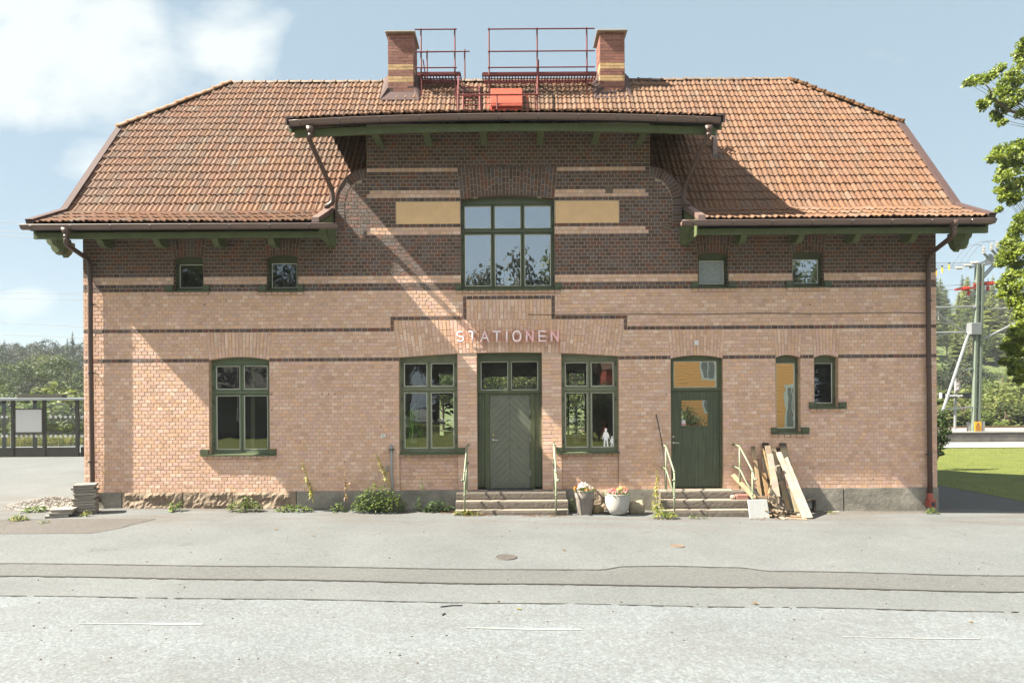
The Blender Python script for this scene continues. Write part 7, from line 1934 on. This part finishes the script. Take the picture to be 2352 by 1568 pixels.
for (x, yy, s_) in ((-31, -30, 1.5), (-27, -36, 1.75), (-24, -40, 1.6), (-35, -38, 1.8), (-21.5, -38, 1.5), (-40, -34, 1.7), (-18, -42, 1.5), (-29, -43, 1.8), (-33, -44, 1.8)):
    plant(P_dec[1] if s_ != 1.6 else P_con[0], x, yy, x, s_, 'tall leafy tree behind the barn, mirrored dark in the left panes' if s_ != 1.6 else 'tall spruce behind the barn, mirrored dark in the left panes', 'tall trees mirrored in the left panes')
s = MB(); [s.quad((xx, -60, gz(xx) + .012), (xx + 4, -60, gz(xx + 4) + .012), (xx + 4, -15.7, gz(xx + 4) + .012), (xx, -15.7, gz(xx) + .012)) for xx in range(-60, 60, 4)]; struct(s.build('front_lawn', LAWN, origin=(0, 0, 0)))
for p in P_con + P_dec + P_bush:
    if p.name not in used:
        for ch in list(p.children): bpy.data.objects.remove(ch)
        bpy.data.objects.remove(p)

hz = MB(); hz.box(-720, 720, -310, 810, -4, 62)
hm = bpy.data.materials.new('thin_haze'); hm.use_nodes = True; ht = hm.node_tree; ht.nodes.remove(ht.nodes['Principled BSDF'])
pvn = nn(ht, 'ShaderNodeVolumePrincipled'); pvn.inputs['Color'].default_value = (.80, .88, .95, 1); pvn.inputs['Density'].default_value = .0004; pvn.inputs['Anisotropy'].default_value = .0
ht.links.new(pvn.outputs[0], ht.nodes['Material Output'].inputs['Volume'])
tag(hz.build('haze', hm, origin=(0, 0, 0)), 'thin summer haze that pales the far wooded hills', 'haze', None, 'stuff')
SUN = Vector((-.91, -.141, 1.0)).normalized()
el = math.asin(SUN.z)
w = bpy.data.worlds.new('World'); sc.world = w; w.use_nodes = True
t = w.node_tree; bg = t.nodes['Background']
sky = nn(t, 'ShaderNodeTexSky', sky_type='NISHITA'); sky.sun_disc = False; sky.sun_elevation = el; sky.sun_rotation = math.atan2(SUN.x, SUN.y)
sky.air_density = 1.0; sky.dust_density = 1.6; sky.ozone_density = 1.0; sky.altitude = 50
co = coords(t, 'Generated')
sx = nn(t, 'ShaderNodeSeparateXYZ'); t.links.new(co, sx.inputs[0])
ya = math_(t, 'MAXIMUM', math_(t, 'ABSOLUTE', sx.outputs['Y']), .05)
px, pz = math_(t, 'DIVIDE', sx.outputs['X'], ya), math_(t, 'DIVIDE', sx.outputs['Z'], ya)
cb = nn(t, 'ShaderNodeCombineXYZ'); t.links.new(px, cb.inputs[0]); t.links.new(pz, cb.inputs[1])
mp = nn(t, 'ShaderNodeMapping'); mp.inputs['Scale'].default_value = (1, 1.5, 1); mp.inputs['Location'].default_value = (3.1, 1.7, .4); t.links.new(cb.outputs[0], mp.inputs[0])
nz = noise(t, mp.outputs[0], 4.0, 10, .56, .15)
def blob(cx, cz, rx, rz, amp):
    a = math_(t, 'DIVIDE', math_(t, 'SUBTRACT', px, cx), rx); b = math_(t, 'DIVIDE', math_(t, 'SUBTRACT', pz, cz), rz)
    d = math_(t, 'ADD', math_(t, 'MULTIPLY', a, a), math_(t, 'MULTIPLY', b, b))
    return mrange(t, d, 0, 1.6, amp, 0)
bias = None
for q in ((-.72, .60, .30, .16, .42), (-.50, .62, .15, .12, .36), (-.76, .50, .14, .07, .32), (-.70, .41, .07, .05, .28), (-.82, .17, .10, .05, .28), (-.70, .27, .02, .02, .0)):
    v = blob(*q); bias = v if bias is None else math_(t, 'MAXIMUM', bias, v)
front = mrange(t, sx.outputs['Y'], -.05, .05, 0, 1)
bias = math_(t, 'MULTIPLY', bias, front)
cm = mrange(t, math_(t, 'ADD', nz, bias), .68, .92, 0, 1)
cm = math_(t, 'SMOOTH_MIN', cm, .92, .1)
CLOUD = (4.4, 4.65, 4.6)
veil = mix(t, .80, sky.outputs[0], (2.15, 2.82, 3.2))
c = mix(t, math_(t, 'MULTIPLY', cm, .95), veil, CLOUD)
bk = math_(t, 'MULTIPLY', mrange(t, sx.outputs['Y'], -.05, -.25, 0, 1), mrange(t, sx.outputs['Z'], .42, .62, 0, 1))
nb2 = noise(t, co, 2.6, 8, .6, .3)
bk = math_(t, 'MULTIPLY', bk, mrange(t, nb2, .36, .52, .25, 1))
c = mix(t, bk, c, (9.2, 9.2, 9.1))      # bright cloud bank added out of view behind the camera to lift facade shade
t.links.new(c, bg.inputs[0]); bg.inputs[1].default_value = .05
sl = bpy.data.lights.new('sun', 'SUN'); sl.energy = 5.0; sl.angle = rad(.5); sl.color = (1.0, .925, .77)
so = bpy.data.objects.new('sun', sl); COL.objects.link(so); so.rotation_euler = SUN.to_track_quat('Z', 'Y').to_euler(); so.location = (-30, -10, 40)
cam = bpy.data.cameras.new('camera'); cam.sensor_fit = 'HORIZONTAL'; cam.sensor_width = 36; cam.lens = 36 * CF / 2352
cam.shift_y = (930 - 784) / 2352; cam.clip_end = 3000; cam.clip_start = .1
cobj = bpy.data.objects.new('camera', cam); COL.objects.link(cobj)
Mx = Matrix.Rotation(PI / 2, 4, 'X') @ Matrix.Rotation(-ROLL, 4, 'Z'); Mx.translation = (0, -CD, CH)
cobj.matrix_world = Mx
sc.camera = cobj
sc.view_settings.view_transform = 'Standard'; sc.view_settings.look = 'None'; sc.view_settings.exposure = 2.16; sc.view_settings.gamma = 1.0; sc.view_settings.use_curve_mapping = False
sc.render.engine = 'CYCLES'
sc.cycles.max_bounces = 8; sc.cycles.transparent_max_bounces = 12; sc.cycles.use_denoising = True
